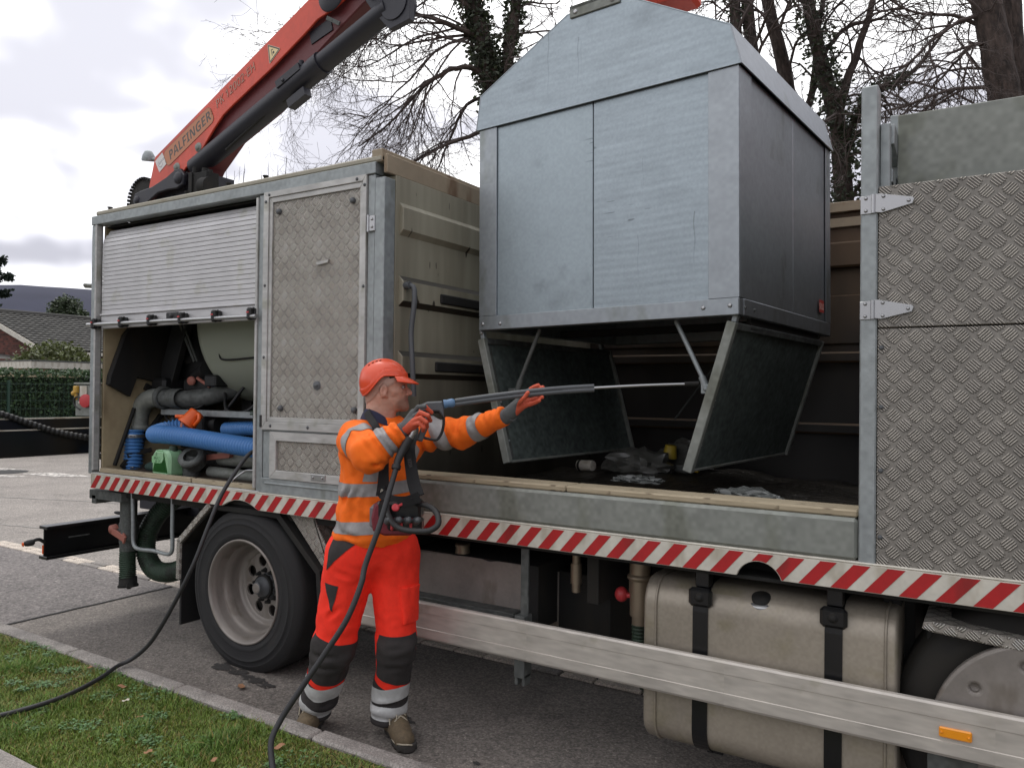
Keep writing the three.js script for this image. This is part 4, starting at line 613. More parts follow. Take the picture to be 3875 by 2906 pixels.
// ================================================================ the container hung over the open body
const bin = thing('waste_container', 'grey zinc waste container with gabled top hanging over the truck with its bottom flaps open', 'container', [-0.957, 1.997, -3.4]);
bin.rotation.set(0, THREE.MathUtils.degToRad(-4.5), 0); bin.rotateZ(THREE.MathUtils.degToRad(0.62));
{
  const T = (name, geo, m, label) => part(bin, name, Array.isArray(geo) ? merge(geo) : geo, m, label, true);
  const W = 1.46, D = 1.50, H = 1.10;                                  // body x from -W to 0, z from -D to 0
  T('front_panel', B(-0.742, -0.10, 0.04, H + 0.01, -0.05, -0.008), M.zinc);
  T('front_panel', B(-W + 0.11, -0.746, 0.04, H + 0.01, -0.05, -0.008), M.zincPlain);
  T('corner_strip', [B(-0.142, 0.0, 0.078, H, -0.006, 0.0015, 0.0012), B(-0.0015, 0.001, 0.078, H, -0.155, -0.0055, 0.0005)], M.zincSpangle);
  T('corner_strip', [B(-W, -W + 0.118, 0.078, H, -0.006, 0.0015, 0.0012), B(-W - 0.001, -W + 0.0015, 0.078, H, -0.155, -0.0055, 0.0005)], M.zincSpangle);
  T('corner_strip', [B(-0.0015, 0.001, 0.078, H, -D, -D + 0.10, 0.0005)], M.zincSpangle);
  T('side_panel', [B(-0.05, -0.008, 0.04, H + 0.01, -0.80, -0.1505)], M.zincSpangle);
  T('side_panel', [B(-0.05, -0.008, 0.04, H + 0.01, -D + 0.09, -0.803)], M.zincSpangle);
  T('side_panel', B(-W + 0.008, -W + 0.05, 0.04, H + 0.01, -D + 0.05, -0.155), M.zincSpangle);
  T('back_panel', B(-W + 0.01, -0.01, 0.04, H + 0.01, -D, -D + 0.04), M.zincSpangle);
  T('base_frame', [B(-W, 0.0, 0, 0.077, -0.05, 0.004, 0.004), B(-W, 0, 0, 0.077, -D, -D + 0.05, 0.004), B(-0.05, 0.003, 0, 0.077, -D + 0.0505, -0.0505, 0.004), B(-W - 0.003, -W + 0.05, 0, 0.077, -D + 0.0505, -0.0505, 0.004)], M.zincSpangle);
  for (const p of [[-0.041, 0.043], [-0.165, 0.040], [-1.313, 0.032], [-1.432, 0.034]]) T('bolt', bolt([p[0], p[1], 0.004], [0, 0, 1], 0.0105), M.steel);
  for (const z of [-0.06, -0.18]) T('bolt', bolt([0.003, 0.036, z], [1, 0, 0], 0.008), M.galvDark);
  // gabled hood with a skirt that leans in
  const e = H, sk = H + 0.185, ap = H + 0.475, xl = -W - 0.018, xr = 0.018, zi = 0.035;
  const F = [[xl, e], [xl + 0.03, sk], [-0.885, ap], [-0.56, ap], [xr - 0.05, sk], [xr, e]];                     // front outline
  const front = plate(F, 0.004, 0.012, [], 0.0015), back = plate(F, -D - 0.012, -D - 0.004, [], 0.0015);
  T('hood_front', front, M.zinc); T('hood_back', back, M.zincSpangle);
  const strip = (a, b, m, t = 0.006) => { const dx = b[0] - a[0], dy = b[1] - a[1], L = Math.hypot(dx, dy), nx = -dy / L * t, ny = dx / L * t; return plate([[a[0], a[1]], [b[0], b[1]], [b[0] + nx, b[1] + ny], [a[0] + nx, a[1] + ny]], -D - 0.012, 0.0135, [], 0.001); };
  T('hood_skirt', strip(F[5], F[4], 0), M.zincSpangle); T('hood_skirt', strip(F[1], F[0]), M.zincSpangle);
  T('hood_slope', strip(F[4], F[3]), M.zinc); T('hood_slope', strip(F[2], F[1]), M.zinc); T('hood_top', strip(F[3], F[2]), M.zinc);
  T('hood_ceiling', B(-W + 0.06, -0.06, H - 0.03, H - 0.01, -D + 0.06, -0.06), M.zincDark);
  T('lifting_bracket', [B(-0.865, -0.58, ap - 0.032, ap + 0.03, 0.013, 0.022), B(-0.865, -0.58, ap + 0.008, ap + 0.03, -0.3, 0.022)], M.galvDull);
  for (const x of [-0.83, -0.62]) T('bolt', bolt([x, ap - 0.006, 0.022], [0, 0, 1], 0.013), M.steel);
  T('lifting_eye', [tube([[-0.80, ap, -0.75], [-0.80, ap + 0.16, -0.75], [-0.72, ap + 0.22, -0.75], [-0.64, ap + 0.16, -0.75], [-0.64, ap, -0.75]], 0.018, 40, 10)], M.galv);
  { const t = canvasTex(256, 128, (c) => { c.fillStyle = '#a83a34'; c.fillRect(0, 0, 256, 128); c.fillStyle = '#d9b6a8'; c.font = 'bold 92px sans-serif'; c.textAlign = 'center'; c.fillText('SULO', 128, 98); });
    const g = new THREE.PlaneGeometry(0.10, 0.07); g.rotateY(Math.PI / 2); g.translate(0.0038, 0.10, -1.30); g.translate(-0.001, 0.06, 0); T('maker_label', g, std({ map: t, roughness: 0.5 })); }
  // bottom flaps: hung from the sides, swung down and slightly in
  const flapAt = (x0, y0, x1, y1, sgn, label) => {
    const L = Math.hypot(x1 - x0, y1 - y0), g = new THREE.Group(); g.name = 'bottom_flap'; g.userData.label = label; bin.add(g); g.position.set(x0, y0, 0); g.rotation.z = Math.atan2(x1 - x0, -(y1 - y0));
    const fx = (nm, geo, m) => { const o = new THREE.Mesh(clean(geo), m); o.name = nm; o.castShadow = o.receiveShadow = true; g.add(o); };
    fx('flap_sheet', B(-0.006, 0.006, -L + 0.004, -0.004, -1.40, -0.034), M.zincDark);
    fx('flap_edge', B(-0.022, 0.022, -L, 0, -0.033, 0.0), M.galvDull); fx('flap_edge', B(-0.022, 0.022, -L, 0, -1.43, -1.401), M.galvDull);
    fx('flap_edge', B(-0.018, 0.02, -0.03, 0.002, -1.40, -0.034), M.galvDark); fx('flap_edge', B(-0.008, 0.010, -L - 0.002, -L + 0.012, -1.40, -0.034), M.galvDull);
    fx('flap_edge', B(0.006 * sgn - 0.004, 0.006 * sgn + 0.004, -L + 0.02, -0.04, -0.07, -0.034), M.galvDark);
    for (const y of [-0.36, -0.39, -0.575]) fx('bolt', bolt([0.007 * sgn, y, -0.055], [sgn, 0, 0], 0.008), M.galv);
    fx('hinge_lug', B(-0.012, 0.012, 0.0, 0.055, -0.05, -0.02), M.galv); fx('hinge_lug', B(-0.012, 0.012, 0.0, 0.055, -1.35, -1.32), M.galvDark);
    fx('hinge_bolt', bolt([0, 0.035, -0.018], [0, 0, 1], 0.011), M.steel);
  };
  flapAt(-0.036, -0.028, -0.248, -0.70, 1, 'right bottom flap');
  flapAt(-1.452, -0.045, -1.272, -0.715, 1, 'left bottom flap');
  T('flap_stay', [rod([-0.344, 0.0, -0.10], [-0.195, -0.305, -0.10], 0.0115), rod([-0.215, -0.265, -0.10], [-0.192, -0.325, -0.10], 0.017), B(-0.215, -0.165, -0.345, -0.30, -0.12, -0.085), bolt([-0.19, -0.322, -0.082], [0, 0, 1], 0.012)], M.galv);
  T('flap_stay', [rod([-1.123, 0.0, -0.10], [-1.268, -0.305, -0.10], 0.0115), rod([-1.25, -0.27, -0.10], [-1.272, -0.335, -0.10], 0.017), B(-1.325, -1.265, -0.355, -0.315, -0.12, -0.085), bolt([-1.28, -0.332, -0.082], [0, 0, 1], 0.011)], M.galvDark);
  T('flap_stay', [rod([-0.5, 0.0, -1.3], [-0.9, -0.5, -1.3], 0.006)], M.galvDark);
  T('inner_brace', [B(-W + 0.06, -0.06, 0.0, 0.04, -0.78, -0.72), bar([-0.03, -0.02, -0.2], [-0.03, 0.0, -1.3], 0.02, 0.06)], M.dark);
}

// ---------------------------------------------------------------- rubbish on the bed
{
  const r = rand(77);
  const heapF = (x, z) => 0.10 * fbm(x * 0.31 + 4, z * 0.29 + 4, 7, 4, 5) + 0.12 * Math.exp(-(Math.pow(x + 1.6, 2) + Math.pow(z + 4.5, 2)) / 0.9);
  const heap = sheet(-2.665, -0.305, FAR + 0.06, S - 0.17, 1.005, 60, 50, heapF);
  part(truck, 'wet_sludge', heap, std({ map: tex(256, (u, v) => { const a = fbm(u, v, 9, 4, 301); return mixc([0.09, 0.08, 0.07], [0.20, 0.18, 0.15], a); }, { metres: 0.8 }), roughness: 0.38, bumpMap: tex(256, (u, v) => fbm(u, v, 16, 4, 303), { srgb: false, metres: 0.5 }), bumpScale: 0.012 }));
  const y = (x, z) => 1.005 + heapF(x, z);
  const film = std({ color: new THREE.Color(0.10, 0.105, 0.10), roughness: 0.25 }), filmDark = new THREE.MeshPhysicalMaterial({ color: new THREE.Color(0.09, 0.09, 0.08), roughness: 0.35, clearcoat: 0.3 });
  const crumple = (c, s, seed, amp = 0.35) => { const g = new THREE.IcosahedronGeometry(1, 5), p = g.attributes.position; for (let i = 0; i < p.count; i++) { const X = p.getX(i), Yy = p.getY(i), Z = p.getZ(i); const k = 1 + amp * (Math.abs(N3(X * 2.3 + seed, Yy * 2.3, Z * 2.3)) * 1.6 - 0.4 + 0.5 * Math.abs(N3(X * 5 + seed, Yy * 5, Z * 5))); p.setXYZ(i, X * k * s[0] + c[0], Math.max(-0.25, Yy) * k * s[1] + c[1], Z * k * s[2] + c[2]); } g.deleteAttribute('normal'); g.deleteAttribute('uv'); return clean(toCreasedNormals(g, 0.5)); };
  solo('plastic_bag', 'dull grey crumpled plastic bag in the middle of the refuse bed', 'bag', crumple([-1.86, y(-1.86, -4.45) + 0.03, -4.45], [0.2, 0.11, 0.15], 3), filmDark);
  solo('plastic_bag', 'darker crumpled bag heaped behind the other refuse, right of it', 'bag', crumple([-1.66, y(-1.66, -4.75) + 0.05, -4.75], [0.17, 0.13, 0.14], 8), filmDark);
  solo('plastic_bag', 'flat clear plastic film lying just behind the wooden sill', 'bag', crumple([-1.52, 1.215, -3.62], [0.12, 0.025, 0.06], 13, 0.6), film);
  solo('plastic_bag', 'grey plastic sheet behind the sill at the right end of the opening', 'bag', crumple([-0.93, 1.20, -3.45], [0.14, 0.035, 0.08], 17, 0.5), film);
  const cup = thing('drink_can', 'pale crushed drink can lying in the dark bed at the left', 'can', [-2.22, y(-2.2, -4.45) + 0.035, -4.45]);
  part(cup, 'body', turned([[0.02, -0.06], [0.034, -0.055], [0.034, 0.05], [0.03, 0.06], [0, 0.058]], [0, 0, 0], [1, 0.05, 0.2], 22), M.white, null, true);
  part(cup, 'band', turned([[0.0346, -0.05], [0.0346, -0.03]], [0, 0, 0], [1, 0.05, 0.2], 22), M.dark, null, true);
  const bt = thing('bottle', 'small clear bottle with yellow cap lying near the right flap', 'bottle', [-1.58, y(-1.58, -4.5) + 0.03, -4.5]);
  part(bt, 'body', turned([[0, -0.07], [0.026, -0.066], [0.028, 0.02], [0.012, 0.055], [0.011, 0.075]], [0, 0, 0], [1, 0, 0.3], 18), film, null, true);
  part(bt, 'cap', turned([[0.013, 0.07], [0.013, 0.09], [0, 0.092]], [0, 0, 0], [1, 0, 0.3], 14), std({ color: new THREE.Color(0.5, 0.33, 0.02), roughness: 0.5 }), null, true);
  solo('yellow_cup', 'yellow plastic cup upside down among the dark bags', 'cup', turned([[0.045, 0], [0.033, 0.075], [0.0, 0.078]], [-1.70, y(-1.7, -4.6) + 0.08, -4.55], [0.15, 1, 0.1], 20), std({ color: new THREE.Color(0.42, 0.30, 0.03), roughness: 0.5 }));
}

// ================================================================ loader crane at the rear of the truck (boom towards the container)
{
  const c = thing('loader_crane', 'orange red folding loader crane with dark cylinder rising over the truck box', 'crane', [-5.95, 3.05, -4.25]);
  const T = (name, geo, m, label) => part(c, name, geo, m, label);
  const Z0 = -4.34, Z1 = -4.10;
  // side plates of the main boom
  const o = [[-6.40, 3.33], [-6.29, 3.675], [-4.39, 4.585], [-4.02, 4.72], [-3.4, 4.98], [-3.3, 4.90], [-3.75, 4.60], [-4.13, 4.445], [-4.31, 4.405], [-4.44, 4.33], [-4.78, 4.155], [-5.25, 3.945], [-5.38, 3.88], [-5.49, 3.79], [-5.60, 3.685], [-5.68, 3.60], [-5.86, 3.515], [-5.97, 3.42], [-6.1, 3.39]];
  T('boom_plate', plate(o, Z1 - 0.02, Z1, [], 0.004), M.craneRed); T('boom_plate', plate(o, Z0, Z0 + 0.02, [], 0.004), M.craneRed);
  T('boom_beam', [plate([[-6.1, 3.50], [-6.2, 3.66], [-4.4, 4.53], [-3.3, 4.94], [-3.35, 4.62], [-3.9, 4.43], [-4.14, 4.30], [-4.47, 4.11], [-4.9, 3.88], [-5.36, 3.70], [-5.62, 3.49], [-5.72, 3.36], [-5.95, 3.36]], Z0 + 0.021, Z1 - 0.045, [], 0.01)], std({ color: new THREE.Color(0.13, 0.024, 0.026), roughness: 0.5 }));
  // luffing cylinder under the boom
  T('cylinder', [rod([-5.80, 3.52, -4.16], [-4.30, 4.06, -4.12], 0.084, 28), rod([-4.30, 4.06, -4.12], [-3.60, 4.305, -4.10], 0.074, 28), rod([-4.34, 4.045, -4.122], [-4.26, 4.074, -4.118], 0.088, 28)], M.craneDark, 'dark hydraulic cylinder');
  T('cylinder_rod', [rod([-3.75, 4.40, -4.02], [-3.60, 4.455, -4.02], 0.018), rod([-3.6, 4.295, -4.10], [-3.3, 4.41, -4.10], 0.04)], M.steel);
  T('cylinder_valve', [bar([-4.68, 3.965, -4.06], [-4.43, 4.06, -4.06], 0.05, 0.06), bar([-4.56, 3.80, -4.08], [-4.38, 3.87, -4.08], 0.07, 0.07), rod([-4.44, 4.07, -4.07], [-4.44, 4.11, -4.07], 0.02), bolt([-4.60, 3.985, -4.03], [0, 0, 1], 0.014)], M.craneDark);
  T('cylinder_lug', [plate(circlePts(-3.52, 4.30, 0.115, 22), -4.16, -4.04), plate([[-3.95, 4.62], [-3.72, 4.66], [-3.38, 4.40], [-3.38, 4.16], [-3.56, 4.13], [-3.72, 4.30]], -4.10, -4.05)], M.craneDark);
  T('boom_pin', [turned([[0, 0.05], [0.05, 0.048], [0.055, 0.04], [0.10, 0.035], [0.11, 0]], [-3.80, 4.60, -4.08], [0, 0, 1], 28), turned([[0, 0.03], [0.05, 0.03], [0.12, 0.01], [0.13, 0]], [-4.16, 4.55, -4.09], [0, 0, 1], 28)], M.craneDark);
  T('guard_block', [bar([-4.42, 4.30, -4.142], [-4.20, 4.36, -4.142], 0.012, 0.10)], M.craneDark);
  T('link_bar', [bar([-4.21, 4.39, -4.10], [-4.08, 4.315, -4.10], 0.012, 0.03)], M.galvDark);
  T('return_hose', tube([[-5.33, 3.585, -4.1], [-5.2, 3.645, -4.1], [-4.9, 3.775, -4.1], [-4.72, 3.845, -4.1], [-4.62, 3.87, -4.1], [-4.4, 3.97, -4.1]], 0.012, 60, 8), M.dark);
  // base of the boom: slewing head, links, valve block
  T('boom_head', [plate([[-6.42, 3.20], [-6.36, 3.36], [-6.12, 3.40], [-5.9, 3.50], [-5.74, 3.44], [-5.52, 3.42], [-5.5, 3.0], [-6.4, 3.0]], -4.34, -4.13, [[[-6.14, 3.305], [-6.02, 3.335], [-6.04, 3.27]]], 0.01), B(-6.25, -5.6, 2.9, 3.30, -4.38, -4.10)], M.craneDark);
  T('head_cover', B(-6.35, -6.18, 3.1, 3.24, -4.13, -4.09), M.craneRed);
  T('slew_gear', [turned([[0, 0.06], [0.205, 0.06], [0.205, 0]], [-6.60, 3.335, -4.25], [0, 0, 1], 60)], M.dark);
  const tooth = B(-0.012, 0.012, 0, 0.02, -0.02, 0.05, 0.003);
  for (let i = 0; i < 40; i++) { const a = i / 40 * Math.PI * 2, m = piece(c, 'gear_tooth', tooth, M.dark, [-6.60 - Math.sin(a) * 0.203, 3.335 + Math.cos(a) * 0.203, -4.22]); m.rotation.z = a; }
  T('knuckle_link', [plate([[-6.50, 3.25], [-6.53, 3.31], [-6.50, 3.365], [-6.42, 3.38], [-6.25, 3.395], [-6.05, 3.45], [-5.93, 3.50], [-5.86, 3.50], [-5.80, 3.44], [-5.82, 3.36], [-5.90, 3.335], [-6.02, 3.34], [-6.16, 3.33], [-6.30, 3.27], [-6.40, 3.22]], -4.085, -4.045, [], 0.008), turned([[0, 0.03], [0.03, 0.03], [0.05, 0.015], [0.052, 0]], [-5.875, 3.42, -4.05], [0, 0, 1], 26), turned([[0, 0.02], [0.02, 0.02], [0.035, 0.01], [0.037, 0]], [-6.465, 3.305, -4.05], [0, 0, 1], 24)], M.craneDark);
  T('valve_block', [B(-5.64, -5.44, 3.18, 3.41, -4.12, -4.0), rod([-5.5, 3.29, -4.02], [-5.41, 3.285, -4.02], 0.075, 20), B(-5.655, -5.61, 3.2, 3.42, -4.0, -3.985), rod([-5.63, 3.41, -4.03], [-5.63, 3.47, -4.03], 0.02), rod([-5.52, 3.40, -4.05], [-5.52, 3.45, -4.05], 0.03), rod([-5.46, 3.40, -4.05], [-5.46, 3.43, -4.05], 0.02)], M.dark);
  for (const p of [[-5.686, 3.665], [-5.974, 3.538]]) T('boom_bolt', [turned([[0, 0.02], [0.022, 0.02], [0.024, 0.008], [0.038, 0.006], [0.04, 0]], [p[0], p[1], Z1], [0, 0, 1], 18)], M.galvDull);
  T('work_lamp', [turned([[0.055, 0], [0.06, 0.01], [0.05, 0.05], [0.03, 0.085], [0, 0.095]], [-6.49, 3.685, -4.17], [0.22, 0.95, 0.2], 24), rod([-6.47, 3.70, -4.17], [-6.30, 3.67, -4.17], 0.015)], M.galv);
  // lettering on the boom
  const ang = Math.atan2(4.572 - 3.654, 6.33 - 4.405);
  const decal = (name, cx, cy, w, h, t, rot = ang, lift = 0.003) => { const g = new THREE.PlaneGeometry(w, h); g.rotateZ(rot); g.translate(cx, cy, Z1 + lift); return T(name, g, std({ map: t, roughness: 0.45, transparent: true, alphaTest: 0.35 })); };
  decal('maker_plate', -5.825, 3.772, 0.70, 0.155, canvasTex(1024, 227, (g, w, h) => { g.fillStyle = '#b8754f'; g.beginPath(); g.roundRect(4, 4, w - 8, h - 8, 70); g.fill(); g.strokeStyle = '#6e4030'; g.lineWidth = 5; g.stroke(); g.fillStyle = '#4a4038'; g.font = 'bold 168px sans-serif'; g.setTransform(1, 0, -0.18, 1, 48, 0); g.textAlign = 'center'; g.fillText('PALFINGER', w / 2, 172, 900); }));
  decal('type_lettering', -5.235, 4.09, 0.67, 0.095, canvasTex(1024, 146, (g, w, h) => { g.clearRect(0, 0, w, h); g.strokeStyle = '#8a4a3c'; g.lineWidth = 6; g.fillStyle = '#d89a80'; g.font = '142px sans-serif'; g.setTransform(1, 0, -0.18, 1, 26, 0); g.textAlign = 'center'; g.fillText('PK 12002·EH', w / 2, 124, 960); g.strokeText('PK 12002·EH', w / 2, 124, 960); }));
  decal('sticker', -6.20, 3.612, 0.12, 0.125, canvasTex(256, 256, (g) => { g.fillStyle = '#d8d2cf'; g.fillRect(0, 0, 256, 256); g.strokeStyle = '#5b5b66'; g.lineWidth = 7; g.beginPath(); g.arc(112, 128, 72, 0.6, 4.2); g.stroke(); g.fillStyle = '#3c3a48'; g.font = 'italic 64px serif'; g.fillText('Kalvin', 56, 140); g.font = '22px sans-serif'; g.fillText('www. . . . . .', 70, 215); }), 0.55);
  decal('warning_triangle', -4.80, 4.275, 0.15, 0.15, canvasTex(256, 256, (g) => { g.clearRect(0, 0, 256, 256); g.lineJoin = 'round'; g.beginPath(); g.moveTo(128, 18); g.lineTo(240, 222); g.lineTo(16, 222); g.closePath(); g.fillStyle = '#e6cf9a'; g.strokeStyle = '#e2d4b8'; g.lineWidth = 26; g.stroke(); g.strokeStyle = '#39332b'; g.lineWidth = 16; g.fill(); g.stroke(); g.strokeStyle = '#39332b'; g.lineWidth = 12; g.beginPath(); g.moveTo(100, 190); g.lineTo(130, 110); g.lineTo(160, 130); g.stroke(); g.beginPath(); g.arc(140, 170, 18, 0, 6.3); g.fillStyle = '#39332b'; g.fill(); }), ang + 0.22);
  // outer boom above the picture, coming down to the container
  T('outer_boom', [bar([-3.45, 4.85, -4.22], [-1.75, 5.35, -4.22], 0.2, 0.26), bar([-1.78, 5.40, -4.22], [-1.70, 4.35, -4.22], 0.14, 0.16)], M.craneRed);
  T('hook_block', [B(-1.90, -1.45, 3.86, 4.36, -4.34, -4.12, 0.02), rod([-1.70, 3.90, -4.22], [-1.70, 3.74, -4.2], 0.03)], M.craneRed);
}

// ================================================================ ground
{
  const asph = (base, dev, seed, grain) => tex(768, (u, v) => {
    const a = fbm(u, v, 4, 5, seed), s = vnoise(u * grain, v * grain, grain, seed + 2), s2 = vnoise(u * grain * 2, v * grain * 2, grain * 2, seed + 4), st = smooth(0.62, 0.8, fbm(u, v, 6, 4, seed + 9));
    const k = 1 + (a - 0.5) * dev + (s - 0.5) * 0.34 + (s2 - 0.5) * 0.3 + (s2 > 0.93 ? 0.35 : 0) - st * 0.1; return [base[0] * k, base[1] * k, base[2] * k];
  }, { metres: 1.6 });
  const asphBump = (grain, seed) => tex(512, (u, v) => 0.6 * vnoise(u * grain, v * grain, grain, seed) + 0.4 * vnoise(u * grain * 2.1, v * grain * 2.1, Math.round(grain * 2.1), seed + 1), { srgb: false, metres: 0.8 });
  M.asphaltFine = std({ map: asph([0.455, 0.43, 0.405], 0.35, 201, 150), roughness: 0.9, bumpMap: asphBump(110, 203), bumpScale: 0.0025 });
  M.asphaltCoarse = std({ map: asph([0.435, 0.415, 0.405], 0.28, 211, 90), roughness: 0.92, bumpMap: asphBump(64, 213), bumpScale: 0.006 });
  M.asphaltRoad = std({ map: asph([0.54, 0.515, 0.49], 0.22, 221, 150), roughness: 0.9, bumpMap: asphBump(110, 223), bumpScale: 0.002 });
  M.granite = std({ map: tex(512, (u, v) => { const a = fbm(u, v, 6, 4, 231), s = vnoise(u * 180, v * 180, 180, 233), k = 0.9 + (a - 0.5) * 0.3 + (s - 0.5) * 0.32; return [0.61 * k, 0.585 * k, 0.56 * k]; }, { metres: 0.7 }), roughness: 0.85, bumpMap: tex(256, (u, v) => fbm(u, v, 30, 3, 235), { srgb: false, metres: 0.4 }), bumpScale: 0.004 });
  M.soil = std({ map: tex(512, (u, v) => { const a = fbm(u, v, 8, 5, 241), b = fbm(u, v, 30, 3, 243); return mixc(mixc([0.33, 0.32, 0.14], [0.22, 0.29, 0.09], a), [0.24, 0.17, 0.11], smooth(0.52, 0.75, b) * 0.7); }, { metres: 1.1 }), roughness: 0.95, bumpMap: tex(256, (u, v) => fbm(u, v, 24, 4, 245), { srgb: false, metres: 0.5 }), bumpScale: 0.02 });
  M.field = std({ map: tex(256, (u, v) => mixc([0.20, 0.23, 0.12], [0.27, 0.27, 0.18], fbm(u, v, 8, 5, 247)), { metres: 40 }), roughness: 0.95 });
  structure('ground', sheet(-6000, 6000, 6000, -6000, -0.06), M.field);
  structure('road', sheet(-70, 60, -4.17, -13.5, 0.0), M.asphaltRoad);
  structure('parking_bay', sheet(-5.79, 40, -2.585, -4.005, 0.0), M.asphaltFine);
  structure('parking_bay', sheet(-70, -5.794, -2.585, -4.005, 0.002), M.asphaltCoarse);
  // joints and cracks: narrow strips of bitumen
  const strip = (pts, w, m, y) => { const pos = [], q = []; for (let i = 0; i < pts.length; i++) { const a = pts[Math.max(0, i - 1)], b = pts[Math.min(pts.length - 1, i + 1)], L = Math.hypot(b[0] - a[0], b[1] - a[1]), nx = -(b[1] - a[1]) / L * w / 2, nz = (b[0] - a[0]) / L * w / 2; q.push([[pts[i][0] + nx, y, pts[i][1] + nz], [pts[i][0] - nx, y, pts[i][1] - nz]]); } for (let i = 0; i + 1 < q.length; i++) pos.push(...q[i][0], ...q[i + 1][0], ...q[i][1], ...q[i][1], ...q[i + 1][0], ...q[i + 1][1]); const g = new THREE.BufferGeometry(); g.setAttribute('position', new THREE.Float32BufferAttribute(pos, 3)); g.computeVertexNormals(); const n = g.attributes.normal; for (let i = 0; i < n.count; i++) n.setXYZ(i, 0, 1, 0); return boxUV(g); };
  const r = rand(9);
  const wob = (a, b, n, amp) => { const o = []; for (let i = 0; i <= n; i++) { const t = i / n; o.push([lerp(a[0], b[0], t) + (r() - 0.5) * amp, lerp(a[1], b[1], t) + (r() - 0.5) * amp]); } return o; };
  M.bitumen = std({ color: new THREE.Color(0.035, 0.034, 0.033), roughness: 0.9 });
  M.crack = std({ color: new THREE.Color(0.30, 0.285, 0.265), roughness: 0.95 });
  structure('pavement_joint', strip(wob([-5.795, -4.0], [-5.79, -2.59], 24, 0.012), 0.025, M.bitumen, 0.006), M.bitumen);
  structure('pavement_joint', strip(wob([-20, -2.60], [6, -2.60], 90, 0.008), 0.035, M.bitumen, 0.0065), M.bitumen);
  structure('road_crack', strip([...wob([-16, -4.6], [-11.8, -6.0], 20, 0.05), ...wob([-11.7, -6.05], [-7, -7.6], 20, 0.05)], 0.03, M.crack, 0.005), M.crack);
  structure('road_crack', strip(wob([-11.5, -4.3], [-7.2, -5.3], 24, 0.05), 0.022, M.crack, 0.005), M.crack);
  structure('road_crack', strip(wob([-12.5, -4.9], [-10.2, -4.7], 14, 0.06), 0.05, M.crack, 0.0055), M.crack);
  // tyre wet patch and oil stain
  const blot = (cx, cz, rx, rz, seed, y) => { const pos = [], n = 40; for (let i = 0; i < n; i++) { const f = (k) => { const t = k / n * Math.PI * 2, w = 1 + 0.55 * N3(Math.cos(t) * 2 + seed, Math.sin(t) * 2, seed); return [cx + rx * w * Math.cos(t), y, cz + rz * w * Math.sin(t)]; }; pos.push(cx, y, cz, ...f(i + 1), ...f(i)); } const g = new THREE.BufferGeometry(); g.setAttribute('position', new THREE.Float32BufferAttribute(pos, 3)); g.computeVertexNormals(); return boxUV(g); };
  M.stain = std({ color: new THREE.Color(0.045, 0.041, 0.038), roughness: 0.7 });
  structure('oil_stain', mergeGeometries((() => { const o = [], q = rand(808); for (let i = 0; i < 120; i++) { const t = q(), g = (q() + q() + q()) / 1.5 - 1; o.push(blot(-3.95 + t * 0.55, -3.03 + t * 0.07 + g * 0.05, 0.006 + q() * q() * 0.05, 0.004 + q() * q() * 0.02, i * 3.3, 0.004 + i * 0.00002)); } for (let i = 0; i < 30; i++) o.push(blot(-2.57 + (q() - 0.5) * 0.2, -3.02 + (q() - 0.5) * 0.1, 0.006 + q() * 0.03, 0.004 + q() * 0.015, i * 2.1, 0.004 + i * 0.00003)); return o; })()), M.stain);
  structure('oil_stain', mergeGeometries([blot(-1.95, -2.86, 0.02, 0.012, 23, 0.005), blot(-1.7, -2.83, 0.025, 0.012, 27, 0.005), blot(-1.2, -2.75, 0.02, 0.01, 31, 0.005)]), M.stain);
  // worn white dashes on the road
  M.roadPaint = std({ map: tex(256, (u, v) => { const w = smooth(0.38, 0.6, fbm(u, v, 14, 4, 251)); return mixc([0.50, 0.48, 0.46], [0.80, 0.78, 0.75], w); }, { metres: 0.7 }), roughness: 0.8 });
  const quadSheet = (p, y) => { const pos = [p[0][0], y, p[0][1], p[1][0], y, p[1][1], p[2][0], y, p[2][1], p[0][0], y, p[0][1], p[2][0], y, p[2][1], p[3][0], y, p[3][1]]; const g = new THREE.BufferGeometry(); g.setAttribute('position', new THREE.Float32BufferAttribute(pos, 3)); g.computeVertexNormals(); const n = g.attributes.normal; if (n.getY(0) < 0) { for (let i = 0; i < pos.length; i += 9) for (let k = 0; k < 3; k++) { const t = pos[i + 3 + k]; pos[i + 3 + k] = pos[i + 6 + k]; pos[i + 6 + k] = t; } g.setAttribute('position', new THREE.Float32BufferAttribute(pos, 3)); g.computeVertexNormals(); } return boxUV(g); };
  structure('road_marking', quadSheet([[-15.55, -7.5], [-15.30, -7.98], [-14.0, -8.06], [-14.55, -7.6]], 0.005), M.roadPaint);
  structure('road_marking', quadSheet([[-18.2, -7.2], [-17.5, -7.72], [-15.85, -7.95], [-16.5, -7.45]], 0.005), M.roadPaint);
  structure('road_marking', quadSheet([[-15.9, -6.95], [-15.6, -7.22], [-14.9, -7.36], [-15.2, -7.0]], 0.005), M.roadPaint);
  part(structure('drain_cover', turned([[0.42, 0], [0.42, 0.004], [0.36, 0.008], [0, 0.008]], [-16.1, 0.002, -7.45], [0, 1, 0], 28), M.bitumen), 'rim', turned([[0.44, 0.003], [0.46, 0.009], [0.43, 0.010]], [0, 0, 0], [0, 1, 0], 28), M.granite, null, true);
  // gutter: two rows of pale setts
  const gutter = new THREE.Group(); gutter.name = numbered('gutter'); gutter.userData = { kind: 'structure' }; scene.add(gutter);
  M.settLight = std({ map: M.granite.map, color: new THREE.Color(2.3, 2.2, 2.05), roughness: 0.85, bumpMap: M.granite.bumpMap, bumpScale: 0.004 });
  part(gutter, 'gutter_bed', B(-30, 20, -0.06, -0.004, -4.169, -4.006, 0.001), M.bitumen);
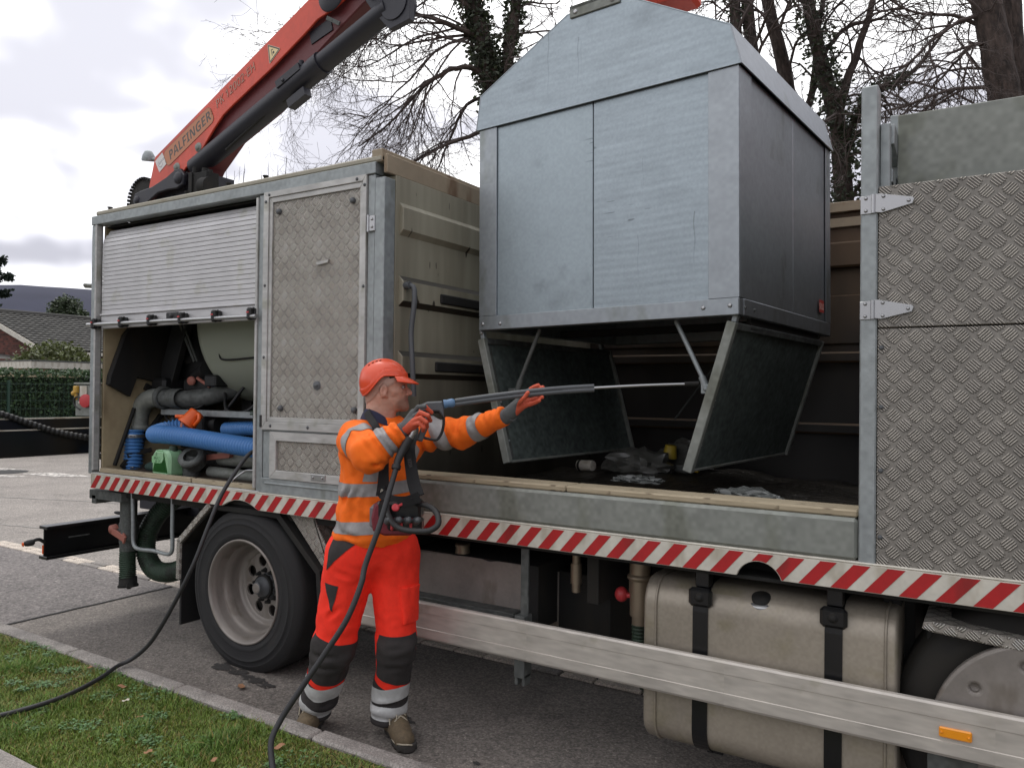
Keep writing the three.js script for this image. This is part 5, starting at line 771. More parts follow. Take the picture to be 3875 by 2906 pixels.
  const setts = [0, 1, 2, 3].map((i) => { const w = 0.105 + i * 0.012, g = B(-w, w, -0.05, 0.012, -0.036, 0.036, 0.006); const p = g.attributes.position; for (let k = 0; k < p.count; k++) p.setY(k, p.getY(k) + 0.004 * N3(p.getX(k) * 9 + i * 3, 0, p.getZ(k) * 20)); g.computeVertexNormals(); return boxUV(g); });
  for (let row = 0; row < 2; row++) { let x = -11.2 + row * 0.11; while (x < -1) { const k = Math.floor(r() * 4), w = 0.105 + k * 0.012; const m = piece(gutter, 'sett', setts[k], r() < 0.7 ? M.settLight : M.granite, [x + w, -0.006 + r() * 0.005, -4.047 - row * 0.08]); m.rotation.y = (r() - 0.5) * 0.03; x += 2 * w + 0.012; } }
  // kerb stones
  const kerb = new THREE.Group(); kerb.name = numbered('kerb'); kerb.userData = { kind: 'structure' }; scene.add(kerb);
  for (let i = 0; i < 14; i++) { const x0 = -10.6 + i * 1.0; const g = B(x0 + 0.004, x0 + 0.996, -0.15, 0.10 + (r() - 0.5) * 0.004, -2.58, -2.488, 0.012); part(kerb, 'kerb_stone', g, M.granite); }
  // lawn strip and the pavement slabs on this side of it
  structure('lawn', sheet(-11, 3.5, -1.69, -2.487, 0.075, 180, 12, (x, z) => 0.03 * fbm(x * 0.3 + 9, z * 0.5 + 9, 6, 4, 261) - 0.012), M.soil);
  const walk = new THREE.Group(); walk.name = numbered('pavement'); walk.userData = { kind: 'structure' }; scene.add(walk);
  for (let i = 0; i < 14; i++) { const x0 = -10.63 + i * 1.0; part(walk, 'kerb_stone', B(x0 + 0.005, x0 + 0.995, -0.15, 0.102, -1.688, -1.54, 0.012), M.granite); }
  part(walk, 'pavement_surface', sheet(-11, 3.5, 4, -1.538, 0.095), M.asphaltFine);
}
// grass blades, clover and dead leaves on the lawn
{
  const r = rand(31), n = 95000;
  const g = new THREE.BufferGeometry(); g.setAttribute('position', new THREE.Float32BufferAttribute([-0.0016, 0, 0, 0.0016, 0, 0, -0.0012, 0.5, 0.12, 0.0016, 0, 0, 0.0012, 0.5, 0.12, -0.0012, 0.5, 0.12, -0.0012, 0.5, 0.12, 0.0012, 0.5, 0.12, 0, 0.9, 0.5].map((v, i) => i % 3 === 0 ? v * 1 : v), 3)); g.computeVertexNormals();
  const mat = new THREE.MeshPhysicalMaterial({ color: new THREE.Color(1, 1, 1), roughness: 0.6, transmission: 0.25, thickness: 0, side: THREE.DoubleSide });
  const im = new THREE.InstancedMesh(g, mat, n), m = new THREE.Matrix4(), q = new THREE.Quaternion(), e = new THREE.Euler(), s = new THREE.Vector3(), p = new THREE.Vector3(), col = new THREE.Color();
  for (let i = 0; i < n; i++) {
    const x = -6.4 + r() * 5.4, z = -2.487 + r() * 0.797, tuft = fbm(x * 0.6 + 5, z * 0.6 + 5, 8, 3, 271), dens = fbm(x * 0.35 + 2, z * 0.4 + 2, 6, 3, 277);
    const edge = Math.min(1, (z + 2.49) / 0.07 + 0.3);
    const h = (0.018 + 0.068 * Math.pow(tuft, 2.0) * (0.5 + r())) * edge * (r() < 0.02 ? 1.9 : 1);
    p.set(x, 0.075 + 0.03 * fbm(x * 0.3 + 9, z * 0.5 + 9, 6, 4, 261) - 0.014, z); e.set((r() - 0.5) * 1.1, r() * 6.28, (r() - 0.5) * 0.9); q.setFromEuler(e);
    s.set(0.9 + r() * 1.0, dens < 0.36 ? h * 0.55 : h, h); m.compose(p, q, s); im.setMatrixAt(i, m);
    const dry = r() < 0.12 + 0.25 * smooth(0.5, 0.3, dens); if (dry) col.setRGB(0.30 + r() * 0.12, 0.25 + r() * 0.08, 0.09); else { const k = 0.6 + r() * 0.8, w = clamp(tuft + (r() - 0.5) * 0.3); col.setRGB(lerp(0.21, 0.14, w) * k, lerp(0.26, 0.27, w) * k, lerp(0.035, 0.045, w) * k); }
    im.setColorAt(i, col);
  }
  im.name = numbered('grass'); im.userData = { kind: 'stuff', label: 'short patchy green grass growing on the strip along the kerb', category: 'grass' }; scene.add(im);
  // low rosettes of broad leaves
  const leaf = new THREE.BufferGeometry(); leaf.setAttribute('position', new THREE.Float32BufferAttribute([0, 0, 0, 0.35, 0.18, 0.45, -0.35, 0.18, 0.45, -0.35, 0.18, 0.45, 0.35, 0.18, 0.45, 0, 0.05, 1], 3)); leaf.computeVertexNormals();
  const n2 = 5200, im2 = new THREE.InstancedMesh(leaf, mat, n2);
  const spots = []; for (let i = 0; i < 60; i++) spots.push([-5.5 + r() * 3.9, -2.46 + r() * 0.74, 0.03 + r() * 0.08]); spots.push([-3.75, -2.4, 0.12], [-3.62, -2.42, 0.08], [-3.3, -2.05, 0.12], [-3.0, -2.1, 0.14], [-2.5, -2.3, 0.10]);
  for (let i = 0; i < n2; i++) { const sp = spots[Math.floor(r() * spots.length)], a = r() * 6.28, d = Math.sqrt(r()) * sp[2], x = sp[0] + Math.cos(a) * d, z = clamp(sp[1] + Math.sin(a) * d, -2.48, -1.7); p.set(x, 0.078 + 0.03 * fbm(x * 0.3 + 9, z * 0.5 + 9, 6, 4, 261) - 0.008 + r() * 0.018, z); e.set((r() - 0.6) * 0.9, r() * 6.28, (r() - 0.5) * 0.6); q.setFromEuler(e); const k = 0.010 + r() * 0.014; s.set(k, k, k); m.compose(p, q, s); im2.setMatrixAt(i, m); const b = 0.6 + r() * 0.8; col.setRGB(0.09 * b, 0.20 * b, 0.05 * b); im2.setColorAt(i, col); }
  im2.name = numbered('clover'); im2.userData = { kind: 'stuff', label: 'clover and small broad leaved weeds among the grass by the kerb', category: 'weeds' }; scene.add(im2);
  // fallen leaves
  const lm = std({ color: new THREE.Color(0.30, 0.155, 0.08), roughness: 0.8, side: THREE.DoubleSide }), lp = std({ color: new THREE.Color(0.55, 0.50, 0.42), roughness: 0.7, side: THREE.DoubleSide });
  const dead = (x, y, z, k, mtl, label) => { const gg = new THREE.PlaneGeometry(1, 0.6, 6, 3), P = gg.attributes.position; for (let i = 0; i < P.count; i++) { const u = P.getX(i), v = P.getY(i) * (1 - 1.9 * u * u); P.setXYZ(i, u * k, 0.25 * k * (u * u + v * v) + 0.1 * k * Math.sin(u * 6), v * k); } gg.computeVertexNormals(); gg.rotateY(r() * 6.28); gg.translate(x, y, z); solo('fallen_leaf', label, 'leaf', clean(gg), mtl, 'dead leaves fallen on lawn and road'); };
  const spot = [[-3.83, 0.105, -2.36, 0.05], [-4.25, 0.10, -2.43, 0.04], [-3.05, 0.105, -2.0, 0.045], [-2.62, 0.11, -2.33, 0.055], [-2.75, 0.11, -2.1, 0.035], [-3.42, 0.1, -2.2, 0.03]];
  const names = ['curled brown dead leaf on the lawn beside the dark hose', 'brown dead leaf on the lawn near the kerb at left', 'brown dead leaf in the front part of the lawn', 'tan dead leaf on the grass close to the standing hose', 'small tan dead leaf on the grass left of the standing hose', 'tiny brown dead leaf in the middle of the lawn'];
  spot.forEach((q2, i) => dead(...q2, lm, names[i]));
  dead(-3.52, 0.012, -2.86, 0.07, lm, 'reddish brown leaf lying on asphalt in front of the tyre'); dead(-3.62, 0.115, -2.25, 0.04, lp, 'pale scrap like leaf lying on the lawn in the middle');
}

// ================================================================ surroundings
const leafBlade = (() => { const g = new THREE.BufferGeometry(); g.setAttribute('position', new THREE.Float32BufferAttribute([0, 0, 0, 0.32, 0.10, 0.5, -0.32, 0.10, 0.5, -0.32, 0.10, 0.5, 0.32, 0.10, 0.5, 0, 0, 1], 3)); g.computeVertexNormals(); return g; })();
const leafMat = new THREE.MeshPhysicalMaterial({ color: new THREE.Color(1, 1, 1), roughness: 0.65, transmission: 0.3, thickness: 0, side: THREE.DoubleSide });
function foliage(parent, name, n, seed, place, size, colour) {      // many single leaves; place(r) gives a point in the parent's space
  const r = rand(seed), im = new THREE.InstancedMesh(leafBlade, leafMat, n), m = new THREE.Matrix4(), q = new THREE.Quaternion(), e = new THREE.Euler(), s = new THREE.Vector3(), p = new THREE.Vector3(), c = new THREE.Color();
  for (let i = 0; i < n; i++) { p.set(...place(r)); e.set(r() * 6.28, r() * 6.28, r() * 6.28); q.setFromEuler(e); const k = size * (0.6 + r() * 0.8); s.set(k, k, k); m.compose(p, q, s); im.setMatrixAt(i, m); const w = 0.55 + r() * 0.9; c.setRGB(colour[0] * w, colour[1] * w, colour[2] * w * (0.8 + r() * 0.4)); im.setColorAt(i, c); }
  im.name = name; im.userData.kind = 'stuff'; im.castShadow = im.receiveShadow = true; parent.add(im); return im;
}
// wooded ridge on the horizon
{
  const pos = [], idx = [], na = 150, nr = 14;
  for (let j = 0; j <= nr; j++) for (let i = 0; i <= na; i++) {
    const az = lerp(-2.55, 0.9, i / na), R = lerp(1300, 4200, j / nr), x = Math.sin(az) * R, z = -Math.cos(az) * R;
    const ridge = 312 + 55 * N3(az * 1.3 + 2, 0.5, 1) + 18 * N3(az * 6, 2.5, 3) + 6 * N3(az * 40, 1.5, 7), t = clamp((R - 1300) / 1500);
    pos.push(x, -2 + ridge * smooth(0, 1, t) * (1 - 0.3 * smooth(3200, 4200, R)) + 8 * N3(x * 0.01, z * 0.01, 0.3) * t, z);
  }
  for (let j = 0; j < nr; j++) for (let i = 0; i < na; i++) { const a = j * (na + 1) + i, b = a + na + 1; idx.push(a, a + 1, b, b, a + 1, b + 1); }
  const g = new THREE.BufferGeometry(); g.setAttribute('position', new THREE.Float32BufferAttribute(pos, 3)); g.setIndex(idx); g.computeVertexNormals();
  g.setAttribute('uv', new THREE.Float32BufferAttribute(pos.filter((_, i) => i % 3 !== 1), 2));
  structure('hills', g, std({ map: tex(256, (u, v) => mixc([0.115, 0.13, 0.21], [0.155, 0.168, 0.255], fbm(u, v, 9, 5, 311)), { metres: 600 }), roughness: 0.95, side: THREE.DoubleSide }));  // blue haze of the distance is painted into the ridge colour
}
// hedge with a wire fence in front
{
  const a = [-22.0, -7.4], b = [-15.2, -20.6], L = Math.hypot(b[0] - a[0], b[1] - a[1]), d = [(b[0] - a[0]) / L, (b[1] - a[1]) / L], n = [-d[1], d[0]];
  const front = [d[1] * -1, d[0]].map((v) => v); if (front[0] * 20 + front[1] * 9 < 0) { front[0] *= -1; front[1] *= -1; }
  const h = thing('hedge', 'tall clipped dark green hedge behind the wire fence at the far left', 'hedge', [a[0], 0, a[1]]);
  const core = bar([0, 0.95, 0], [d[0] * L, 0.95, d[1] * L], 0.7, 1.85); part(h, 'stems', core, std({ color: new THREE.Color(0.012, 0.02, 0.010), roughness: 1 }), null, true);
  foliage(h, 'leaves', 26000, 41, (r) => { const s = r() * L, top = r() < 0.2, y = top ? 1.93 + r() * 0.13 : 0.05 + r() * 1.95, w = top ? (r() - 0.5) * 0.8 : 0.36 + 0.12 * N3(s * 1.6, y * 1.7, 3) + r() * 0.06; return [d[0] * s + front[0] * w, y, d[1] * s + front[1] * w]; }, 0.085, [0.045, 0.095, 0.03]);
  const f = thing('wire_fence', 'dark green wire mesh fence standing in front of the hedge', 'fence', [a[0] + front[0] * 0.75, 0, a[1] + front[1] * 0.75]);
  const fm = std({ color: new THREE.Color(0.015, 0.045, 0.03), roughness: 0.5 });
  for (let s = 0.6; s < L; s += 2.05) part(f, 'fence_post', bar([d[0] * s, 0, d[1] * s], [d[0] * s, 1.78, d[1] * s], 0.05, 0.05, [1, 0, 0]), fm, null, true);
  for (let y = 0.1; y < 1.75; y += 0.2) part(f, 'fence_wire', bar([0, y, 0], [d[0] * L, y, d[1] * L], 0.008, 0.008), fm, null, true);
  const vw = []; for (let s = 0.1; s < L; s += 0.1) vw.push(bar([d[0] * s, 0.05, d[1] * s], [d[0] * s, 1.75, d[1] * s], 0.005, 0.005, [1, 0, 0], 0)); const vm = part(f, 'mesh_wires', vw, fm, null, true); vm.userData.kind = 'stuff';
}
// house with a tiled roof, garage, shrubs
{
  const hx = -26.8, gz = -13.55, rx = -31.3, eaveY = 2.86, ridgeY = 4.37, zEnd = -31;
  const house = thing('house', 'low brick house with dark tiled gable roof and white bargeboard behind the hedge', 'house', [rx, 0, (gz + zEnd) / 2]);
  const brick = std({ map: tex(512, (u, v) => { const row = Math.floor(v * 24), x = u * 10 + (row & 1) * 0.5, fx = x - Math.floor(x), fy = v * 24 - row; const j = fx < 0.05 || fy < 0.14; const k = 0.75 + 0.5 * hash(Math.floor(x) % 10, row, 7); return j ? [0.36, 0.30, 0.27] : [0.36 * k, 0.20 * k, 0.165 * k]; }, { metres: 2 }), roughness: 0.9 });
  part(house, 'wall', [B(rx * 2 - hx + 0.3, hx - 0.35, 0, eaveY - 0.05, zEnd + 0.3, gz - 0.3, 0.001)], brick);
  { const s = plate([[2 * rx - hx + 0.3, eaveY - 0.06], [hx - 0.35, eaveY - 0.06], [rx, ridgeY - 0.12]], gz - 0.55, gz - 0.3, [], 0); part(house, 'gable_wall', s, brick); }
  const tileM = std({ map: tex(256, (u, v) => { const k = 0.8 + 0.4 * hash(Math.floor(u * 8), Math.floor(v * 8), 3) + (fbm(u, v, 10, 3, 331) - 0.5) * 0.3; return [0.27 * k, 0.265 * k, 0.25 * k]; }, { metres: 1.6 }), roughness: 0.85 });
  // courses of pantiles, each course stepped over the one below and waved
  for (const side of [1, -1]) {
    const roof = new THREE.Group(); roof.name = 'roof'; house.add(roof); roof.position.set(0, 0, 0);
    const W = Math.abs(hx - rx) + 0.15, n = 16;
    for (let i = 0; i < n; i++) {
      const t0 = i / n, t1 = (i + 1.12) / n, pos = [], zs = 220;
      for (let k = 0; k <= zs; k++) { const z = lerp(gz, zEnd, k / zs), wv = 0.02 * Math.abs(Math.sin(k / zs * (gz - zEnd) / 0.24 * Math.PI)); const P = (t, lift) => [rx + side * W * (1 - t), lerp(eaveY, ridgeY, t) + lift + wv, z]; pos.push(P(t0, 0.045), P(t1, 0.0), P(t0, 0.0)); }
      const tri = []; for (let k = 0; k < zs; k++) { const o = k * 3, A = pos[o], Bq = pos[o + 1], A2 = pos[o + 3], B2 = pos[o + 4], C = pos[o + 2], C2 = pos[o + 5]; const add = (a, b, c) => side > 0 ? tri.push(...a, ...b, ...c) : tri.push(...a, ...c, ...b); add(A, A2, Bq); add(Bq, A2, B2); add(C, C2, A); add(A, C2, A2); }
      const g = new THREE.BufferGeometry(); g.setAttribute('position', new THREE.Float32BufferAttribute(tri, 3)); g.computeVertexNormals(); const o = part(roof, 'tile_course', boxUV(g), tileM); o.material.side = THREE.DoubleSide;
    }
  }
  part(house, 'ridge', rod([rx, ridgeY + 0.02, gz], [rx, ridgeY + 0.02, zEnd], 0.11, 10), tileM);
  part(house, 'bargeboard', [bar([hx + 0.12, eaveY - 0.09, gz + 0.02], [rx, ridgeY - 0.08, gz + 0.02], 0.03, 0.17), bar([2 * rx - hx - 0.12, eaveY - 0.09, gz + 0.02], [rx, ridgeY - 0.08, gz + 0.02], 0.03, 0.17)], M.white);
  part(house, 'gutter_board', B(hx + 0.08, hx + 0.2, eaveY - 0.14, eaveY - 0.03, zEnd, gz), M.white);
  part(house, 'soffit', B(hx - 0.4, hx + 0.08, eaveY - 0.12, eaveY - 0.09, zEnd, gz), M.cream);
  part(house, 'window', [B(hx - 0.36, hx - 0.33, 1.0, 2.2, -19, -17.4), B(hx - 0.36, hx - 0.33, 1.0, 2.2, -24, -22.4)], M.white);
  const ext = thing('lean_to', 'low dark shed roof leaning against the brick gable at the far left', 'shed', [-27, 0, -12.4]);
  part(ext, 'wall', B(-32, -26.6, 0, 2.5, -13.8, -11.6), brick);
  part(ext, 'roof', plate([[-33, 3.05], [-26.3, 2.42], [-26.3, 2.35], [-33, 2.95]], -13.84, -11.3), tileM);
  const gar = thing('garage', 'flat roofed garage with white fascia just above the hedge', 'garage', [-24, 0, -14]);
  part(gar, 'wall', B(-26, -21.62, 0, 2.12, -19.8, -10.75), M.cream);
  part(gar, 'fascia', B(-26.1, -21.5, 2.12, 2.31, -20, -10.6), M.white);
  part(gar, 'roof_edge', B(-26.12, -21.48, 2.311, 2.34, -20.02, -10.58), M.galvDark);
  part(gar, 'door', B(-21.62, -21.60, 0.02, 2.0, -14.5, -12), M.galvDull);
  const sh = thing('shrub', 'round yellow green shrub growing between garage and tiled roof', 'shrub', [-24.3, 0, -12.75]);
  part(sh, 'stem', [rod([0, 0, 0], [0.1, 1.5, 0], 0.06), rod([0.1, 0.6, 0], [-0.3, 1.8, 0.3], 0.04), rod([0.05, 0.8, 0], [0.2, 1.9, -0.5], 0.04)], M.woodDark, null, true);
  foliage(sh, 'leaves', 6000, 43, (r) => { const a = r() * 6.28, b = Math.acos(2 * r() - 1), k = 0.75 + 0.3 * r() + 0.25 * N3(Math.cos(a) * 2, Math.cos(b) * 2, Math.sin(a) * 2); return [Math.sin(b) * Math.cos(a) * k * 1.1, 1.95 + Math.cos(b) * k * 1.0, Math.sin(b) * Math.sin(a) * k * 1.35]; }, 0.12, [0.10, 0.12, 0.03]);
  const bt = thing('leafy_tree', 'small dark green round tree far off above the house roof', 'tree', [-52.9, 0, -28.3]);
  part(bt, 'trunk', rod([0, 0, 0], [0, 6, 0], 0.16, 8, 0.07), M.woodDark, null, true);
  foliage(bt, 'crown', 5000, 47, (r) => { const a = r() * 6.28, b = Math.acos(2 * r() - 1), k = 0.6 + 0.5 * r() + 0.3 * N3(Math.cos(a) * 2, Math.cos(b) * 3, Math.sin(a) * 2); return [Math.sin(b) * Math.cos(a) * k * 1.0, 6.3 + Math.cos(b) * k * 1.25, Math.sin(b) * Math.sin(a) * k * 1.1]; }, 0.22, [0.05, 0.075, 0.03]);
  const co = thing('conifer', 'dark conifer with tiered branches reaching in at the left edge', 'tree', [-36.9, 0, -15.55]);
  part(co, 'trunk', rod([0, 0, 0], [0, 7.6, 0], 0.26, 10, 0.05), M.woodDark, null, true);
  const cb = []; const rr = rand(53); const br = []; for (let i = 0; i < 90; i++) { const y = 1.8 + i / 90 * 5.2, a = rr() * 6.28, l = (1.0 - (y - 1.8) / 7.5) * 3.3 * (0.7 + rr() * 0.5); br.push([y, a, l]); cb.push(rod([0, y, 0], [Math.cos(a) * l, y + 0.2 * l, Math.sin(a) * l], 0.05, 5, 0.01)); }
  const cbm = part(co, 'branches', cb, M.woodDark, null, true); cbm.userData.kind = 'stuff';
  foliage(co, 'needles', 26000, 57, (r) => { const [y, a, l] = br[Math.floor(r() * 90)], t = 0.25 + 0.78 * Math.sqrt(r()), s = l * t, w = 0.35 * (1.2 - t); return [Math.cos(a) * s + (r() - 0.5) * w * 2, y + 0.2 * s - r() * 0.25 + 0.1, Math.sin(a) * s + (r() - 0.5) * w * 2]; }, 0.17, [0.018, 0.034, 0.018]);
}
// street lamp
{
  const l = thing('street_lamp', 'grey street lamp with flat head just showing left of the truck box', 'street lamp', [-16.85, 0, -10.75]);
  part(l, 'pole', rod([0, 0, 0], [0, 3.95, 0], 0.06, 12, 0.04), M.galv, null, true);
  part(l, 'lamp_head', [bar([0.05, 3.95, -0.1], [-0.68, 3.93, 1.02], 0.34, 0.07, [0, 1, 0], 0.02)], M.galvDull, null, true);
}
// ---------------------------------------------------------------- bare trees behind the truck
{
  const bark = std({ map: tex(256, (u, v) => { const k = 0.75 + 0.6 * (fbm(u, v * 0.3, 14, 3, 341) - 0.5) + 0.3 * (fbm(u, v, 8, 3, 343) - 0.5); return [0.36 * k, 0.31 * k, 0.285 * k]; }, { metres: 0.8 }), roughness: 0.95, bumpMap: tex(256, (u, v) => fbm(u, v * 0.25, 18, 3, 345), { srgb: false, metres: 0.6 }), bumpScale: 0.03 });
  const twigM = std({ color: new THREE.Color(0.095, 0.074, 0.068), roughness: 0.95 });
  class Mesh3 { constructor() { this.p = []; this.n = []; this.u = []; this.i = []; }
    tube(pts, rad, sides) { const P = this.p, N = this.n, o = P.length / 3; let ux = 0, uy = 0, uz = 1, len = 0;
      for (let k = 0; k < pts.length; k++) { const a = pts[Math.max(0, k - 1)], b = pts[Math.min(pts.length - 1, k + 1)]; let dx = b[0] - a[0], dy = b[1] - a[1], dz = b[2] - a[2]; const L = Math.hypot(dx, dy, dz) || 1; dx /= L; dy /= L; dz /= L; if (k) len += Math.hypot(pts[k][0] - pts[k - 1][0], pts[k][1] - pts[k - 1][1], pts[k][2] - pts[k - 1][2]);
        if (k === 0) { if (Math.abs(dz) > 0.8) { ux = 1; uz = 0; } }
        const dt = ux * dx + uy * dy + uz * dz; ux -= dx * dt; uy -= dy * dt; uz -= dz * dt; const l = Math.hypot(ux, uy, uz) || 1; ux /= l; uy /= l; uz /= l;
        const vx = dy * uz - dz * uy, vy = dz * ux - dx * uz, vz = dx * uy - dy * ux, r = rad(k / (pts.length - 1));
        for (let s = 0; s <= sides; s++) { const t = s / sides * 6.2832, c = Math.cos(t), q = Math.sin(t), nx = ux * c + vx * q, ny = uy * c + vy * q, nz = uz * c + vz * q; P.push(pts[k][0] + nx * r, pts[k][1] + ny * r, pts[k][2] + nz * r); N.push(nx, ny, nz); this.u.push(s / sides * 6.28 * Math.max(r, 0.02), len); } }
      for (let k = 0; k + 1 < pts.length; k++) for (let s = 0; s < sides; s++) { const a = o + k * (sides + 1) + s, b = a + sides + 1; this.i.push(a, a + 1, b, b, a + 1, b + 1); } }
    geo() { const g = new THREE.BufferGeometry(); g.setAttribute('position', new THREE.Float32BufferAttribute(this.p, 3)); g.setAttribute('normal', new THREE.Float32BufferAttribute(this.n, 3)); g.setAttribute('uv', new THREE.Float32BufferAttribute(this.u, 2)); g.setIndex(this.i); return g.toNonIndexed(); } }
  const resample = (pts, n) => { const c = curve(pts), o = []; for (let i = 0; i <= n; i++) { const p = c.getPoint(i / n); o.push([p.x, p.y, p.z]); } return o; };
  const jitter = (pts, r, a) => pts.map((p, i) => i === 0 ? p : [p[0] + (r() - 0.5) * a, p[1] + (r() - 0.5) * a, p[2] + (r() - 0.5) * a]);
  // one side branch and everything on it
  function branch(T, r, p, d, len, rad, level, droop) {
    const n = level <= 1 ? 9 : level === 2 ? 6 : 4, pts = [p]; let q = p, e = d;
    for (let i = 1; i <= n; i++) {
      const t = i / n, dr = droop * (t < 0.65 ? -0.16 : 0.14) / (level * 0.5 + 0.5);
      e = [e[0] + (r() - 0.5) * 0.5, e[1] + (r() - 0.5) * 0.45 + dr, e[2] + (r() - 0.5) * 0.5]; const L = Math.hypot(...e); e = e.map((v) => v / L);
      q = [q[0] + e[0] * len / n, q[1] + e[1] * len / n, q[2] + e[2] * len / n]; pts.push(q);
    }
    T.tube(pts, (t) => Math.max(0.0022, rad * (1 - 0.78 * t)), level <= 1 ? 6 : level === 2 ? 4 : 3);
    if (level >= 4) return;
    const kids = level === 1 ? 7 : level === 2 ? 5 : 3;
    for (let k = 0; k < kids; k++) {
      const t = 0.18 + 0.8 * (k + r() * 0.8) / kids, i = Math.min(n - 1, Math.floor(t * n)), a = pts[i], b = pts[i + 1], f = t * n - i, s = [lerp(a[0], b[0], f), lerp(a[1], b[1], f), lerp(a[2], b[2], f)];
      let v = [b[0] - a[0], b[1] - a[1], b[2] - a[2]]; const L = Math.hypot(...v); v = v.map((x) => x / L);
      const w = [r() - 0.5, (r() - 0.5) * 0.8, r() - 0.5], wl = Math.hypot(...w); const c = 0.75; let nd = v.map((x, m) => x * (1 - c * 0.4) + w[m] / wl * c); const nl = Math.hypot(...nd); nd = nd.map((x) => x / nl);
      branch(T, r, s, nd, len * (0.72 - 0.42 * t) * (0.7 + r() * 0.5), rad * (0.62 - 0.2 * t), level + 1, droop);
    }
  }
  function tree(name, label, seed, base, parts, den = 0.72, group) {
    const o = thing(name, label, 'tree', base, group), r = rand(seed), tw = new Mesh3(), L = (p) => [p[0] - base[0], p[1] - base[1], p[2] - base[2]];
    for (const it of parts) {
      const pts = jitter(resample(it.pts.map(L), it.n ?? 18), r, it.j ?? 0.03), m = new Mesh3(); m.tube(pts, (t) => lerp(it.r0, it.r1, t) * (1 + (it.flare ?? 0) * Math.exp(-t * 12)), it.r0 > 0.1 ? 14 : 8);
      part(o, it.name, m.geo(), bark, null, true);
      const nk = Math.round((it.kids ?? 0) * (it.den ?? den));
      for (let k = 0; k < nk; k++) {
        const t = lerp(it.from ?? 0.25, 1, (k + r() * 0.8) / nk), i = Math.min(pts.length - 2, Math.floor(t * (pts.length - 1))), a = pts[i], b = pts[i + 1];
        let v = [b[0] - a[0], b[1] - a[1], b[2] - a[2]]; const vl = Math.hypot(...v); v = v.map((x) => x / vl);
        const bias = it.bias ?? [0, 0, 0]; let nd = [v[0] * 0.8 + (r() - 0.5) * 1.5 + bias[0], v[1] * 0.8 + (r() - 0.5) * 1.2 + bias[1], v[2] * 0.8 + (r() - 0.5) * 1.5 + bias[2]]; const nl = Math.hypot(...nd); nd = nd.map((x) => x / nl);
        branch(tw, r, a, nd, (it.len ?? 2) * (0.6 + r() * 0.7), Math.min(lerp(it.r0, it.r1, t) * 0.55, it.br ?? 0.03), it.lv ?? 1, it.droop ?? 1);
      }
    }
    if (tw.i.length) { const g = part(o, 'twigs', tw.geo(), twigM, null, true); g.userData.kind = 'stuff'; }
    return { o, r, L };
  }
  const ivy = (t, pts, rad, n, seed, size = 0.085) => { const c = curve(pts.map(t.L)); foliage(t.o, 'ivy', n, seed, (r) => { const s = r(), p = c.getPoint(s), a = r() * 6.28, k = rad * (0.55 + 0.75 * r() * (0.5 + Math.abs(N3(s * 14 + seed, a, 2)) * 1.6)); return [p.x + Math.cos(a) * k, p.y + (r() - 0.5) * 0.3, p.z + Math.sin(a) * k]; }, size, [0.035, 0.048, 0.02]); };
  const A0 = [[-7.3, 0, -11.9], [-7.45, 3.2, -11.8], [-7.55, 5.2, -11.75], [-7.75, 7.11, -11.6], [-7.87, 7.78, -11.52], [-8.06, 8.69, -11.39], [-8.24, 9.94, -11.26], [-8.4, 12, -11.2]];
  const A1 = [[-7.58, 5.6, -11.73], [-7.57, 6.86, -11.71], [-7.5, 7.78, -11.75], [-7.39, 8.7, -11.81], [-7.29, 9.78, -11.86], [-7.2, 11.5, -11.9]];
  const lb = [-0.75, -0.12, 0.45];
  const ta = tree('ivy_tree', 'bare tree with two ivy covered stems just left of the container hood', 61, [-7.3, 0, -11.9], [
    { name: 'trunk', pts: A0, r0: 0.24, r1: 0.11, flare: 0.5, kids: 14, from: 0.55, len: 2.4, br: 0.03, bias: lb },
    { name: 'trunk', pts: A1, r0: 0.13, r1: 0.07, kids: 12, from: 0.2, len: 1.9, br: 0.03, bias: [0.1, 0, 0.1] },
    { name: 'limb', pts: [[-7.9, 8.05, -11.5], [-7.98, 8.02, -11.3], [-8.24, 8.11, -10.9], [-8.65, 8.23, -10.6], [-9.13, 8.1, -10.3], [-9.67, 7.65, -10.0]], r0: 0.065, r1: 0.014, kids: 15, len: 2.3, br: 0.021, bias: lb, from: 0.15, droop: 1.3 },
    { name: 'limb', pts: [[-7.8, 7.3, -11.5], [-7.95, 7.37, -11.2], [-8.17, 7.28, -10.9], [-8.4, 7.1, -10.75], [-8.61, 6.88, -10.6], [-8.99, 6.41, -10.4], [-9.53, 5.92, -10.1]], r0: 0.058, r1: 0.012, kids: 16, len: 1.9, br: 0.018, bias: lb, from: 0.2, droop: 1.2 },
    { name: 'limb', pts: [[-7.65, 6.5, -11.6], [-7.93, 6.21, -11.3], [-8.49, 5.99, -11.0], [-9.11, 5.58, -10.65], [-9.74, 5.32, -10.3]], r0: 0.045, r1: 0.012, kids: 11, len: 1.5, br: 0.018, bias: [-0.5, 0, 0.3], from: 0.25 },
    { name: 'limb', pts: [[-7.95, 8.3, -11.4], [-8.24, 8.75, -11.0], [-8.79, 8.95, -10.6], [-9.48, 8.63, -10.2], [-10.09, 7.97, -9.8]], r0: 0.055, r1: 0.011, kids: 14, len: 2.2, br: 0.019, bias: lb, from: 0.2, droop: 1.5 },
    { name: 'limb', pts: [[-7.75, 7.0, -11.6], [-8.3, 6.9, -11.6], [-8.6, 6.3, -11.5], [-8.87, 5.6, -11.4]], r0: 0.04, r1: 0.012, kids: 10, len: 1.5, br: 0.016, bias: [-0.3, -0.2, 0.1], from: 0.2 },
  ]);
  ivy(ta, A0.slice(2), 0.26, 5200, 63); ivy(ta, A1, 0.17, 2200, 65);
